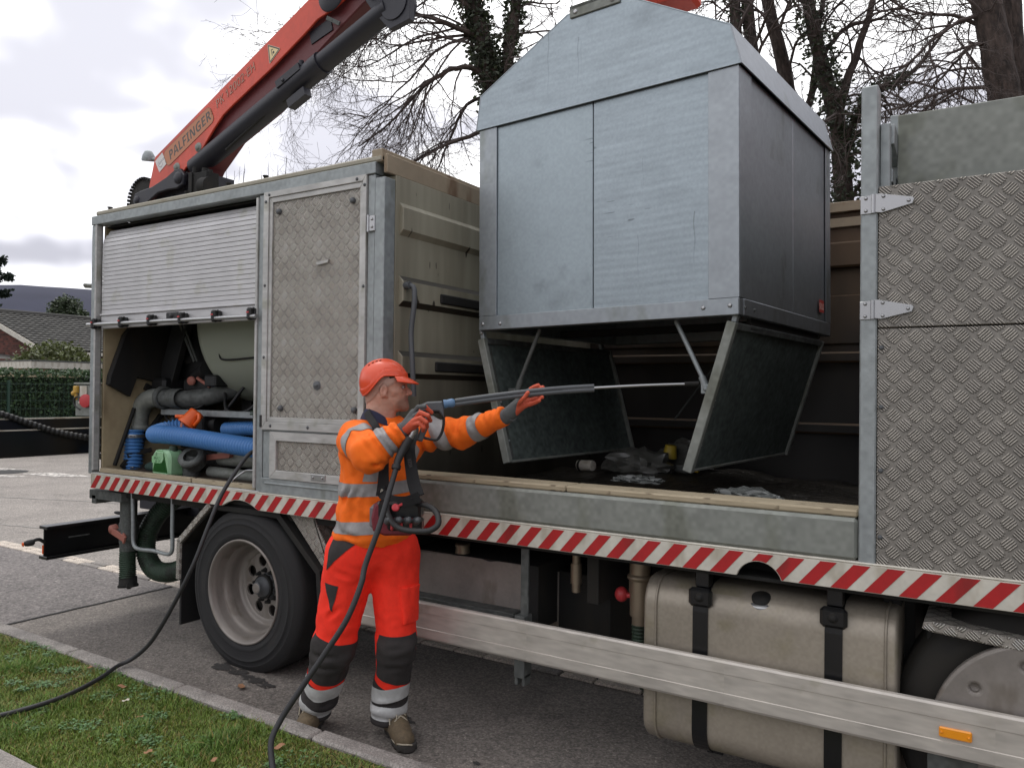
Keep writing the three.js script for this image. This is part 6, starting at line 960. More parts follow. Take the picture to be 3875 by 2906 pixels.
  const B = [[[-4.6, 0, -17.1], [-4.75, 5, -17.05], [-4.79, 7.23, -16.99], [-4.89, 9.66, -16.9], [-5.03, 12.5, -16.8]], [[-4.3, 0, -17.3], [-4.4, 5, -17.25], [-4.45, 7.24, -17.2], [-4.61, 9.36, -17.07], [-4.9, 12.5, -16.9]], [[-3.7, 0, -18.8], [-3.85, 5, -18.75], [-3.98, 7.25, -18.67], [-4.27, 9.39, -18.47], [-4.56, 10.78, -18.27], [-4.85, 13, -18.1]]];
  const tb = tree('bare_tree', 'leafless tree with three upright stems behind the right slope of the container hood', 71, [-4.3, 0, -17.4], [
    { name: 'trunk', pts: B[0], r0: 0.19, r1: 0.10, kids: 12, from: 0.5, len: 2.6, br: 0.04 },
    { name: 'trunk', pts: B[1], r0: 0.20, r1: 0.11, kids: 12, from: 0.5, len: 2.6, br: 0.04, bias: [0.2, 0, 0] },
    { name: 'trunk', pts: B[2], r0: 0.22, r1: 0.11, kids: 16, from: 0.48, len: 2.8, br: 0.04, bias: [0.4, 0.1, 0] },
    { name: 'limb', pts: [[-3.98, 7.3, -18.6], [-3.6, 8.6, -18.5], [-3.45, 10, -18.4], [-3.2, 11.5, -18.4]], r0: 0.10, r1: 0.04, kids: 12, len: 2.2, br: 0.03 },
  ], 0.42);
  ivy(tb, B[0].slice(1), 0.22, 1400, 67);
  const C0 = [[-2.7, 0, -18.3], [-2.78, 3, -18.28], [-2.83, 5.03, -18.24], [-2.92, 6.95, -18.16], [-3.06, 7.96, -18.06], [-3.33, 9.07, -17.88], [-3.56, 10.28, -17.72], [-3.8, 12.5, -17.6]];
  const tc = tree('ivy_tree', 'forked ivy clad tree between container and the tall steel post', 81, [-2.7, 0, -18.3], [
    { name: 'trunk', pts: C0, r0: 0.25, r1: 0.11, flare: 0.4, kids: 16, from: 0.35, len: 2.2, br: 0.035, bias: [0.2, 0, 0] },
    { name: 'limb', pts: [[-3.02, 7.6, -18.08], [-2.85, 8.4, -18.15], [-2.66, 9.08, -18.3], [-2.34, 10.3, -18.49], [-2.15, 11.6, -18.59]], r0: 0.11, r1: 0.05, kids: 12, len: 2.3, br: 0.03, from: 0.2 },
    { name: 'limb', pts: [[-2.9, 7.0, -18.1], [-2.6, 7.55, -17.9], [-2.34, 7.93, -17.7], [-1.61, 8.23, -17.79], [-1.21, 8.76, -18.03], [-0.81, 9.43, -18.27]], r0: 0.085, r1: 0.02, kids: 18, len: 2.2, br: 0.026, from: 0.15, bias: [0.3, 0, 0] },
    { name: 'limb', pts: [[-2.88, 6.8, -18.15], [-2.5, 7.35, -18.1], [-1.9, 7.3, -18.3], [-1.4, 7.11, -18.52], [-0.66, 7.22, -18.98]], r0: 0.06, r1: 0.015, kids: 16, len: 1.9, br: 0.022, from: 0.15, bias: [0.3, -0.1, 0] },
    { name: 'limb', pts: [[-3.32, 9.05, -17.9], [-2.83, 9.69, -18.19], [-2.23, 9.9, -18.56], [-1.46, 10.51, -19.03]], r0: 0.06, r1: 0.015, kids: 14, len: 2.2, br: 0.024 },
    { name: 'limb', pts: [[-2.85, 5.6, -18.2], [-2.5, 6.3, -18.2], [-2.1, 6.6, -18.4], [-1.6, 6.5, -18.6]], r0: 0.045, r1: 0.012, kids: 12, len: 1.5, br: 0.018, from: 0.2 },
    { name: 'limb', pts: [[-2.82, 5.0, -18.2], [-3.1, 5.9, -18.0], [-3.4, 6.7, -17.9]], r0: 0.03, r1: 0.012, kids: 8, len: 1.3, br: 0.014, from: 0.2 },
  ], 0.48);
  ivy(tc, C0.slice(2, 7), 0.34, 1700, 83, 0.1); ivy(tc, [[-2.9, 7.0, -18.1], [-2.34, 7.93, -17.7], [-1.61, 8.23, -17.79]], 0.16, 700, 85, 0.1); ivy(tc, [[-2.85, 5.2, -18.2], [-2.5, 6.6, -18.1], [-2.3, 7.3, -18.2]], 0.4, 700, 87, 0.1);
  tree('bare_tree', 'thick dark trunked bare tree at the upper right behind the steel plate', 91, [0.3, 0, -15.5], [
    { name: 'trunk', pts: [[0.3, 0, -15.5], [0.22, 3, -15.44], [0.18, 4.42, -15.41], [0.09, 6.43, -15.33], [-0.06, 7.51, -15.22], [-0.2, 8.29, -15.13], [-0.4, 11, -15.0]], r0: 0.29, r1: 0.21, kids: 14, from: 0.5, len: 2.8, br: 0.04, bias: [-0.7, -0.1, 0] },
    { name: 'trunk', pts: [[0.75, 0, -16.2], [0.5, 4, -16.05], [0.38, 6.11, -15.99], [0.25, 7.3, -15.9], [0.17, 8.5, -15.83], [0.1, 11, -15.79]], r0: 0.20, r1: 0.15, kids: 10, from: 0.5, len: 2.4, br: 0.03, bias: [-0.4, 0, 0] },
    { name: 'limb', pts: [[-0.06, 7.59, -15.22], [-0.4, 7.5, -15.0], [-0.65, 7.2, -14.86], [-1.17, 6.49, -14.54]], r0: 0.04, r1: 0.012, kids: 12, len: 1.6, br: 0.018, from: 0.15 },
  ], 0.5);
  for (const [x, z, s, h, label] of [[-25.2, -19.6, 1.0, 10.4, 'bare young tree with upright shoots above the box roof, left one'], [-23.9, -20.3, 0.95, 10.3, 'bare young tree with upright shoots above the box roof, right one'], [-22.6, -21.1, 0.7, 9.9, 'slender bare shoots poking over the box roof near the door']]) {
    const parts = [{ name: 'trunk', pts: [[x, 0, z], [x, 4, z], [x + 0.05, 8.6, z]], r0: 0.14, r1: 0.05 }];
    const rr = rand(Math.round(x * -100)); for (let k = 0; k < 7; k++) { const a = rr() * 6.28, w = (0.2 + rr() * 0.75) * s; parts.push({ name: 'shoot', pts: [[x, 7.4 + rr(), z], [x + Math.cos(a) * w * 0.7, 8.6, z + Math.sin(a) * w * 0.7], [x + Math.cos(a) * w, h + (rr() - 0.6) * 0.9, z + Math.sin(a) * w]], r0: 0.022, r1: 0.006, n: 8, j: 0.02, kids: 7, len: 0.35, br: 0.008, lv: 3, droop: -0.5 }); }
    tree('young_tree', label, Math.round(x * -77), [x, 0, z], parts);
  }
  // dense evergreens added beyond the right edge to darken the container side
  for (const [x, z, h, w] of [[2.6, -15.5, 9, 1.6], [5.2, -16.5, 10, 1.9], [8.2, -15.8, 9.5, 1.9]]) {
    const o = thing('added_evergreen', x < 4 ? 'dense evergreen added out of view to shade the container, nearest the thick trunk' : x < 7 ? 'tall dense evergreen added out of view to shade the container, in the middle of three' : 'dense evergreen added out of view to shade the container, farthest to the right', 'tree', [x, 0, z], 'evergreens added outside the picture to shade the container');
    part(o, 'trunk', rod([0, 0, 0], [0, h * 0.8, 0], 0.2, 8, 0.08), bark, null, true);
    foliage(o, 'crown', 4500, Math.round(x * 31), (r) => { const t = r(), a = r() * 6.28, k = w * Math.sqrt(r()) * Math.sin(Math.PI * Math.min(0.97, 0.25 + t * 0.75)); return [Math.cos(a) * k, 0.8 + t * (h - 0.8), Math.sin(a) * k]; }, 0.42, [0.03, 0.05, 0.022]);
  }
}

// ================================================================ the worker
const ribbon = (pts, w, t, out, seg = 60) => {                    // flat strap along points; out points away from the body
  const c = curve(pts), pos = [], O = V(out).normalize();
  const sec = []; for (let i = 0; i <= seg; i++) { const p = c.getPointAt(i / seg), d = c.getTangentAt(i / seg), s = new THREE.Vector3().crossVectors(d, O).normalize(), n = new THREE.Vector3().crossVectors(s, d).normalize(), W = typeof w === 'function' ? w(i / seg) : w; sec.push([[1, 1], [-1, 1], [-1, -1], [1, -1]].map(([a, b]) => { const q = p.clone().addScaledVector(s, a * W / 2).addScaledVector(n, b * t / 2); return [q.x, q.y, q.z]; })); }
  for (let i = 0; i < seg; i++) for (let k = 0; k < 4; k++) { const a = sec[i][k], b = sec[i][(k + 1) % 4], e = sec[i + 1][k], f = sec[i + 1][(k + 1) % 4]; pos.push(...a, ...e, ...b, ...b, ...e, ...f); }
  for (const [i, o] of [[0, [0, 1, 2, 0, 2, 3]], [seg, [0, 2, 1, 0, 3, 2]]]) for (const k of o) pos.push(...sec[i][k]);
  const g = new THREE.BufferGeometry(); g.setAttribute('position', new THREE.Float32BufferAttribute(pos, 3)); g.computeVertexNormals(); return boxUV(g);
};
{
  const man = thing('person', 'worker in orange hi-vis jacket, red trousers and orange helmet aiming a spray lance', 'person', [-2.5, 0, -2.78]);
  const T = (name, geo, m, label) => part(man, name, geo, m, label);
  const cloth = (seed) => tex(256, (u, v) => 0.5 + 0.25 * Math.sin(u * 6.283 * 60) * Math.sin(v * 6.283 * 60) + 0.4 * (fbm(u, v, 30, 2, seed) - 0.5), { srgb: false, metres: 0.12 });
  const clothMap = (base, dev, seed) => tex(256, (u, v) => { const k = 1 + (fbm(u, v, 5, 4, seed) - 0.5) * dev + (fbm(u, v, 40, 2, seed + 3) - 0.5) * dev * 0.6; return base.map((c) => c * k); }, { metres: 0.4 });
  M.jacket = new THREE.MeshPhysicalMaterial({ map: clothMap([1.0, 0.445, 0.07], 0.10, 401), roughness: 0.85, sheen: 0.25, sheenRoughness: 0.6, sheenColor: new THREE.Color(1, 0.5, 0.2), bumpMap: cloth(402), bumpScale: 0.0008 });
  M.trousers = new THREE.MeshPhysicalMaterial({ map: clothMap([0.99, 0.20, 0.11], 0.08, 403), roughness: 0.85, bumpMap: cloth(404), bumpScale: 0.0005 });
  M.charcoal = std({ map: clothMap([0.20, 0.185, 0.18], 0.2, 405), roughness: 0.9, bumpMap: cloth(406), bumpScale: 0.0006 });
  M.reflect = std({ map: clothMap([0.585, 0.575, 0.57], 0.12, 407), roughness: 0.55, metalness: 0.15 });
  M.reflectLight = std({ map: clothMap([0.74, 0.74, 0.73], 0.12, 409), roughness: 0.55, metalness: 0.1 });
  M.navy = std({ color: new THREE.Color(0.022, 0.024, 0.055), roughness: 0.85 });
  M.webbing = std({ color: new THREE.Color(0.007, 0.0068, 0.007), roughness: 0.8 });
  M.gloveOrange = std({ color: new THREE.Color(0.62, 0.105, 0.05), roughness: 0.6 });
  M.gloveGrey = std({ color: new THREE.Color(0.10, 0.105, 0.105), roughness: 0.9 });
  M.helmet = new THREE.MeshPhysicalMaterial({ color: new THREE.Color(0.74, 0.07, 0.014), roughness: 0.34, clearcoat: 0.35, clearcoatRoughness: 0.3 });
  M.boot = std({ map: clothMap([0.40, 0.345, 0.265], 0.3, 411), roughness: 0.8 });
  M.sole = std({ color: new THREE.Color(0.05, 0.045, 0.04), roughness: 0.85 });
  M.lace = std({ color: new THREE.Color(0.42, 0.37, 0.28), roughness: 0.9 });

  // ---- joints
  const shR = [-2.515, 1.432, -2.665], elR = [-2.285, 1.372, -2.505], wrR = [-2.172, 1.480, -2.60];
  const shL = [-2.375, 1.435, -2.93], elL = [-2.145, 1.452, -3.02], wrL = [-1.878, 1.538, -2.962];
  const hipR = [-2.565, 0.86, -2.70], hipL = [-2.44, 0.87, -2.86], knR = [-2.635, 0.445, -2.665], knL = [-2.385, 0.46, -2.82], anR = [-2.815, 0.10, -2.735], anL = [-2.47, 0.11, -2.865];
  const pelv = [-2.50, 0.92, -2.78], nk = [-2.475, 1.50, -2.80];
  const torso = (x, y, z) => {
    const s = (y - pelv[1]) / (nk[1] - pelv[1]), sc = clamp(s, -0.2, 1.15), cx = lerp(pelv[0], nk[0], sc), cz = lerp(pelv[2], nk[2], sc);
    const a = lerp(Math.atan2(0.62, 0.78), Math.atan2(0.333, 0.943), clamp(s * 1.5)), fx = Math.cos(a), fz = Math.sin(a);
    const u = (x - cx) * -fz + (z - cz) * fx, v = (x - cx) * fx + (z - cz) * fz;            // u to his right, v forward
    return [s, u, v];
  };
  const tab = (s, t) => { for (let i = 1; i < t.length; i++) if (s <= t[i][0]) { const k = clamp((s - t[i - 1][0]) / (t[i][0] - t[i - 1][0])); return lerp(t[i - 1][1], t[i][1], k * k * (3 - 2 * k)); } return t[t.length - 1][1]; };
  const RX = [[-0.06, 0.160], [0.02, 0.166], [0.09, 0.190], [0.25, 0.182], [0.5, 0.180], [0.75, 0.190], [0.88, 0.175], [0.97, 0.13], [1.03, 0.085], [1.1, 0.06]];
  const RZ = [[-0.06, 0.142], [0.02, 0.147], [0.09, 0.172], [0.25, 0.160], [0.5, 0.158], [0.75, 0.155], [0.9, 0.125], [0.98, 0.095], [1.03, 0.08], [1.1, 0.055]];
  const dTorso = (x, y, z) => { const [s, u, v] = torso(x, y, z), rx = tab(s, RX), rz = tab(s, RZ), q = Math.sqrt((u / rx) ** 2 + (v / rz) ** 2); let d = (q - 1) * Math.min(rx, rz); d = Math.max(d, 0.935 + 0.02 * u - y, y - 1.525); return d; };
  const folds = (x, y, z, a) => a * (1.1 * N3(x * 10, y * 7, z * 10) + 1.0 * (1 - 2 * Math.abs(N3(x * 13 + y * 6, y * 9 - x * 5, z * 13))) * 0.7 + 0.5 * N3(x * 26, y * 18, z * 26)) - a * 0.3;
  const armR = (x, y, z) => { const a = cap(x, y, z, shR, elR, 0.080, 0.077), b = cap(x, y, z, elR, wrR, 0.075, 0.049); const t = capT; return smin(a + 0.007 * Math.sin(y * 70 + x * 60 + 3 * N3(x * 9, y * 9, z * 9)) * smooth(0.2, 0.9, t), b + 0.007 * Math.sin(t * 34 + y * 30) * (1 - 0.5 * t), 0.03); };
  const armL = (x, y, z) => { const a = cap(x, y, z, shL, elL, 0.084, 0.069), ta = capT, b = cap(x, y, z, elL, wrL, 0.067, 0.043), tb = capT; return smin(a + 0.008 * Math.sin(ta * 20 + y * 40 + 2 * N3(x * 9, y * 9, z * 9)), b + 0.006 * Math.sin(tb * 42 + y * 50) * smooth(1.05, 0.3, Math.abs(y - 1.6) * 8), 0.03); };
  const lines = (L) => { const B = L.map(([a, b]) => [(a[0] + b[0]) / 2, (a[1] + b[1]) / 2, (a[2] + b[2]) / 2, Math.hypot(b[0] - a[0], b[1] - a[1], b[2] - a[2]) / 2 + 0.06]); return (x, y, z, r, depth) => { let s = 0; for (let i = 0; i < L.length; i++) { const m = B[i]; if (Math.abs(x - m[0]) > m[3] || Math.abs(y - m[1]) > m[3] || Math.abs(z - m[2]) > m[3] + 0.03) continue; const d = cap(x, y, (z - L[i][0][2]) * 0.45 + L[i][0][2], L[i][0], L[i][1], 0, 0) / r, e = Math.sin(Math.PI * clamp(capT * 0.86 + 0.07)); s += depth * e * (Math.exp(-d * d) - 0.45 * Math.exp(-(d - 1.9) * (d - 1.9))); } return s; }; };
  const creaseJ = lines([[[-2.277, 1.456, -2.5], [-2.265, 1.399, -2.5]], [[-2.256, 1.457, -2.5], [-2.224, 1.422, -2.5]], [[-2.501, 1.506, -2.58], [-2.344, 1.476, -2.56]], [[-2.449, 1.51, -2.58], [-2.293, 1.454, -2.54]], [[-2.514, 1.47, -2.58], [-2.479, 1.343, -2.56]], [[-2.267, 1.343, -2.46], [-2.204, 1.334, -2.48]], [[-2.219, 1.482, -2.53], [-2.188, 1.458, -2.55]], [[-2.189, 1.488, -2.55], [-2.149, 1.459, -2.56]], [[-2.174, 1.506, -2.58], [-2.134, 1.471, -2.58]], [[-2.499, 1.208, -2.62], [-2.533, 1.126, -2.62]], [[-2.445, 1.207, -2.6], [-2.479, 1.14, -2.6]], [[-2.213, 1.464, -2.86], [-2.207, 1.365, -2.86]], [[-2.157, 1.496, -2.94], [-2.148, 1.443, -2.94]], [[-2.108, 1.508, -2.94], [-2.083, 1.446, -2.93]], [[-2.06, 1.513, -2.93], [-2.036, 1.461, -2.92]], [[-1.944, 1.555, -2.91], [-1.928, 1.504, -2.91]], [[-1.898, 1.569, -2.91], [-1.875, 1.519, -2.91]], [[-2.39, 1.001, -2.6], [-2.24, 0.995, -2.62]], [[-2.511, 0.994, -2.6], [-2.441, 0.976, -2.6]]]), creaseT = lines([[[-2.589, 0.607, -2.58], [-2.536, 0.655, -2.58]], [[-2.484, 0.715, -2.58], [-2.348, 0.765, -2.62]], [[-2.326, 0.81, -2.7], [-2.225, 0.807, -2.72]], [[-2.351, 0.771, -2.68], [-2.25, 0.803, -2.72]], [[-2.524, 0.555, -2.57], [-2.429, 0.548, -2.6]], [[-2.366, 0.586, -2.71], [-2.23, 0.61, -2.73]], [[-2.677, 0.429, -2.57], [-2.549, 0.424, -2.58]], [[-2.686, 0.365, -2.58], [-2.577, 0.371, -2.6]], [[-2.372, 0.461, -2.71], [-2.245, 0.472, -2.73]], [[-2.379, 0.372, -2.74], [-2.285, 0.368, -2.75]], [[-2.824, 0.135, -2.66], [-2.682, 0.153, -2.68]], [[-2.482, 0.164, -2.78], [-2.333, 0.187, -2.79]], [[-2.547, 0.825, -2.57], [-2.45, 0.784, -2.58]]]);
  const jacket = (x, y, z) => {
    const t = dTorso(x, y, z) + folds(x, y, z, 0.008) + 0.004 * Math.sin((y * 0.8 + x * 0.5) * 60 + 3 * N3(x * 6, y * 6, z * 6)) * smooth(1.3, 1.05, y);
    let d = smin(smin(t, armR(x, y, z) + folds(x, y, z, 0.006), 0.05), armL(x, y, z) + folds(x, y, z, 0.006), 0.055);
    d += creaseJ(x, y, z, 0.012, 0.013);
    // sleeves end at the wrists
    d = Math.max(d, plane3(x, y, z, wrR, elR, -0.012), plane3(x, y, z, wrL, elL, -0.006));
    return d;
  };
  function plane3(x, y, z, w, e, off) { const dx = w[0] - e[0], dy = w[1] - e[1], dz = w[2] - e[2], L = Math.hypot(dx, dy, dz), s = ((x - w[0]) * dx + (y - w[1]) * dy + (z - w[2]) * dz) / L - off; const near = Math.hypot(x - w[0], y - w[1], z - w[2]); return near < 0.14 ? s : -1; }
  const jg = netMesh(jacket, [-2.80, 0.88, -3.18], [-1.80, 1.60, -2.36], 0.0075);
  const J = T('jacket', clean(boxUV(jg.toNonIndexed())), M.jacket, 'orange hi-vis sweatshirt');
  // reflective tape, cut out of the cloth and lifted
  const along = (p, a, b) => { const dx = b[0] - a[0], dy = b[1] - a[1], dz = b[2] - a[2]; return ((p[0] - a[0]) * dx + (p[1] - a[1]) * dy + (p[2] - a[2]) * dz) / (dx * dx + dy * dy + dz * dz); };
  const dAR = (x, y, z) => cap(x, y, z, shR, elR, 0.088, 0.082), dFR = (x, y, z) => cap(x, y, z, elR, wrR, 0.08, 0.054), dAL = (x, y, z) => cap(x, y, z, shL, elL, 0.094, 0.086), dFL = (x, y, z) => cap(x, y, z, elL, wrL, 0.084, 0.048);
  const tape = (parent, name, tests, m = M.reflect, lift = 0.003) => { const g = cut(jg, tests, lift); if (g.attributes.position.count) part(parent, name, g, m); };
  const offArms = (x, y, z) => Math.min(dAR(x, y, z), dFR(x, y, z), dAL(x, y, z), dFL(x, y, z)) - 0.022;
  tape(J, 'reflective_band', [offArms, (x, y, z) => y - 1.172 + 0.06 * torso(x, y, z)[1], (x, y, z) => 1.232 - 0.06 * torso(x, y, z)[1] - y]);
  tape(J, 'reflective_band', [offArms, (x, y, z) => y - 1.0 + 0.05 * torso(x, y, z)[1], (x, y, z) => 1.056 - 0.05 * torso(x, y, z)[1] - y]);
  for (const s of [1, -1]) tape(J, 'reflective_brace', [(x, y, z) => Math.min(dAR(x, y, z), dFR(x, y, z), dAL(x, y, z) + 0.01, dFL(x, y, z)) - 0.012, (x, y, z) => torso(x, y, z)[1] * s - 0.072 - 0.02 * smooth(1.3, 1.45, y), (x, y, z) => 0.126 + 0.02 * smooth(1.3, 1.45, y) - torso(x, y, z)[1] * s, (x, y) => y - 1.234]);
  tape(J, 'reflective_band', [(x, y, z) => Math.min(dTorso(x, y, z), dFR(x, y, z)) - dAR(x, y, z), (x, y, z) => along([x, y, z], shR, elR) - 0.34, (x, y, z) => 0.58 - along([x, y, z], shR, elR)]);
  tape(J, 'reflective_band', [(x, y, z) => dAR(x, y, z) - dFR(x, y, z), (x, y, z) => along([x, y, z], elR, wrR) - 0.40, (x, y, z) => 0.64 - along([x, y, z], elR, wrR)]);
  tape(J, 'reflective_band', [(x, y, z) => dTorso(x, y, z) - dAL(x, y, z) - 0.01, (x, y, z) => along([x, y, z], shL, elL) - 0.40 + 1.4 * (y - 1.43), (x, y, z) => 0.70 - 1.4 * (y - 1.43) - along([x, y, z], shL, elL)]);
  tape(J, 'reflective_band', [(x, y, z) => dAL(x, y, z) - dFL(x, y, z), (x, y, z) => along([x, y, z], elL, wrL) - 0.27, (x, y, z) => 0.47 - along([x, y, z], elL, wrL)]);

  // ---- trousers
  const legs = (x, y, z) => {
    const r = smin(cap(x, y, z, hipR, knR, 0.122, 0.098), cap(x, y, z, knR, anR, 0.098, 0.083), 0.03), l = smin(cap(x, y, z, hipL, knL, 0.122, 0.090), cap(x, y, z, knL, anL, 0.090, 0.082), 0.03);
    const hip = cap(x, y, z, [-2.54, 0.90, -2.735], [-2.465, 0.905, -2.825], 0.140, 0.140);
    let d = smin(hip, smin(r, l, 0.025), 0.05);
    const k = smooth(0.6, 0.35, y);
    d += 0.009 * N3(x * 9, y * 6, z * 9) + 0.007 * (0.5 - Math.abs(N3(x * 14 + y * 5, y * 9, z * 14))) + 0.004 * N3(x * 24, y * 18, z * 24) + 0.006 * Math.sin(y * 75 + 4 * N3(x * 6, y * 4, z * 6)) * (smooth(0.24, 0.1, y) + 0.35 * smooth(0.62, 0.5, y) * smooth(0.3, 0.42, y));
    d += creaseT(x, y, z, 0.012, 0.011);
    d = Math.max(d, y - 0.985);
    const fl = y < 0.3 ? Math.max(0.048 + 0.04 * (x + 2.85) * (x < -2.63 ? 1 : 0) - y + (x > -2.63 ? 0.018 : 0), -1) : -1;
    return Math.max(d, fl);
  };
  const tg = netMesh(legs, [-3.0, 0.0, -3.06], [-2.2, 1.02, -2.5], 0.0085);
  const TR = T('trousers', clean(boxUV(tg.toNonIndexed())), M.trousers, 'red orange hi-vis work trousers');
  const isR = (x) => -2.53 - x + 0, sideR = (x, y) => -2.505 - 0.25 * Math.max(0, 0.45 - y) - x;
  const legTest = (R) => (x, y) => (R ? 1 : -1) * sideR(x, y);
  const pat = (name, tests, m, lift) => { const g = cut(tg, tests, lift); if (g.attributes.position.count) part(TR, name, g, m); };
  const tR = (x, y, z) => along([x, y, z], knR, anR), tL = (x, y, z) => along([x, y, z], knL, anL);
  pat('knee_patch', [legTest(1), (x, y) => 0.515 - 0.30 * (x + 2.65) - y, (x, y, z) => 0.40 - tR(x, y, z), (x, y, z) => z + 2.80 + 0.0 * x, (x, y) => (x + 2.728) + (0.42 - y) * 0.5], M.charcoal, 0.0025);
  pat('knee_patch', [legTest(0), (x, y) => 0.520 - y, (x, y, z) => 0.43 - tL(x, y, z) + 0.8 * (x + 2.38), (x, y, z) => z + 2.87, (x, y) => x + 2.432 + (0.45 - y) * 0.16], M.charcoal, 0.0025);
  pat('lower_leg', [legTest(1), (x, y, z) => tR(x, y, z) - 0.50], M.charcoal, 0.0018);
  pat('lower_leg', [legTest(0), (x, y, z) => tL(x, y, z) - 0.52 - 0.5 * (x + 2.42)], M.charcoal, 0.0018);
  pat('reflective_band', [legTest(1), (x, y, z) => tR(x, y, z) - 0.52 + 0.9 * Math.abs(x + 2.735), (x, y, z) => 0.70 - 0.9 * Math.abs(x + 2.735) - tR(x, y, z)], M.reflectLight, 0.004);
  pat('reflective_band', [legTest(1), (x, y, z) => tR(x, y, z) - 0.80 - 0.5 * Math.abs(x + 2.78), (x, y, z) => 0.96 - tR(x, y, z)], M.reflectLight, 0.004);
  pat('reflective_band', [legTest(0), (x, y, z) => tL(x, y, z) - 0.54 + 0.9 * (x + 2.42), (x, y, z) => 0.72 - 0.9 * (x + 2.42) - tL(x, y, z)], M.reflectLight, 0.004);
  pat('reflective_band', [legTest(0), (x, y, z) => tL(x, y, z) - 0.80 + 0.3 * (x + 2.42), (x, y, z) => 0.99 - tL(x, y, z) - 0.3 * (x + 2.42)], M.reflectLight, 0.004);
  const tri = (P) => P.map((a, i) => { const b = P[(i + 1) % P.length], nx = -(b[1] - a[1]), ny = b[0] - a[0]; let area = 0; for (let k = 0; k < P.length; k++) { const c = P[k], d = P[(k + 1) % P.length]; area += c[0] * d[1] - d[0] * c[1]; } const s = Math.sign(area); return (x, y) => s * (nx * (x - a[0]) + ny * (y - a[1])); });
  const faceCam = (x, y, z, nx, ny, nz) => nz * 0.8 + nx * 0.4 - 0.15;
  pat('hip_pocket', [...tri([[-2.588, 0.96], [-2.455, 0.96], [-2.595, 0.825]]), faceCam], M.charcoal, 0.003);
  pat('thigh_pocket', [...tri([[-2.612, 0.766], [-2.535, 0.757], [-2.568, 0.637]]), faceCam], M.charcoal, 0.003);
  T('cargo_pocket', [(() => { const g = netMesh((x, y, z) => { const d = legs(x, y, z); return Math.max(Math.abs(d - 0.004) - 0.007, Math.abs(y - 0.655) - 0.085, -(x + 2.335) , Math.abs(z + 2.84) - 0.06); }, [-2.4, 0.55, -2.93], [-2.2, 0.76, -2.75], 0.006); return g.index ? boxUV(g.toNonIndexed()) : g; })()], M.trousers);

  // ---- boots
  const boot = (heel, dir, name, label) => {
    const L = Math.hypot(dir[0], dir[1]), f = [dir[0] / L, dir[1] / L], loc = (x, y, z) => [(x - heel[0]) * f[0] + (z - heel[2]) * f[1], y - heel[1], -(x - heel[0]) * f[1] + (z - heel[2]) * f[0]];
    const upper = (x, y, z) => { const [a, b, c] = loc(x, y, z); let d = cap(a, b, c, [0.045, 0.06, 0], [0.05, 0.16, 0], 0.045, 0.050); d = smin(d, cap(a, b, c, [0.06, 0.055, 0], [0.235, 0.042, 0.006], 0.046, 0.047), 0.045); d = smin(d, cap(a, b, c, [0.09, 0.10, 0], [0.17, 0.065, 0.003], 0.04, 0.036), 0.04); return Math.max(d, 0.024 - b) + 0.0015 * N3(a * 60, b * 60, c * 60); };
    const sole = (x, y, z) => { const [a, b, c] = loc(x, y, z); const w = lerp(0.042, 0.053, smooth(0.05, 0.2, a)) - 0.012 * smooth(0.10, 0.13, a) * smooth(0.17, 0.14, a); const out = Math.hypot(Math.max(0, Math.abs(a - 0.14) - 0.10) , c * (0.055 / w)) - 0.053; return Math.max(out, b - 0.03 - 0.01 * smooth(0.22, 0.29, a), 0.002 - b + (Math.sin(a * 190) > 0.55 ? 0.008 : 0)); };
    const c0 = [heel[0] + f[0] * 0.14, heel[2] + f[1] * 0.14], mn = [c0[0] - 0.21, heel[1] - 0.01, c0[1] - 0.21], mx = [c0[0] + 0.21, heel[1] + 0.23, c0[1] + 0.21];
    const g = new THREE.Group(); g.name = name; man.add(g); if (label) g.userData.label = label;
    const fx = (nm, geo, m) => { geo = clean(geo); geo.translate(-man.position.x, -man.position.y, -man.position.z); const o = new THREE.Mesh(geo, m); o.name = nm; g.add(o); };
    fx('upper', boxUV(netMesh(upper, mn, mx, 0.0075).toNonIndexed()), M.boot); fx('sole', boxUV(netMesh(sole, mn, mx, 0.0065).toNonIndexed()), M.sole);
    const W = (a, b, c) => [heel[0] + a * f[0] - c * f[1], heel[1] + b, heel[2] + a * f[1] + c * f[0]];
    const lace = []; for (let i = 0; i < 4; i++) { const a = 0.105 + i * 0.024, b = 0.150 - i * 0.016; lace.push(tube([W(a - 0.012, b - 0.02, -0.03), W(a, b, 0), W(a + 0.012, b - 0.02, 0.03)], 0.0032, 14, 6), tube([W(a - 0.012, b - 0.02, 0.03), W(a, b + 0.002, 0), W(a + 0.012, b - 0.02, -0.03)], 0.0032, 14, 6)); }
    lace.push(tube([W(0.11, 0.15, 0.01), W(0.13, 0.155, 0.035), W(0.14, 0.12, 0.048), W(0.15, 0.085, 0.05)], 0.0035, 20, 6), tube([W(0.11, 0.15, 0.01), W(0.135, 0.15, 0.02), W(0.165, 0.115, 0.022), W(0.16, 0.10, 0.03)], 0.0035, 20, 6));
    fx('laces', merge(lace), M.lace);
    fx('welt', tube([W(0.29, 0.037, -0.012), W(0.293, 0.043, 0.008), W(0.275, 0.042, 0.035), W(0.23, 0.036, 0.05), W(0.15, 0.031, 0.044)], 0.004, 30, 6), M.lace);
  };
  boot([-2.505, 0, -2.925], [0.20, 0.125], 'boot', 'left boot, tan leather with pale laces'); boot([-2.87, 0, -2.80], [0.11, 0.19], 'boot');

  // ---- head: profile towards the container
  const O = [-2.457, 1.659, -2.80], F = [0.76, 0, -0.65], R = [0.65, 0, 0.76];
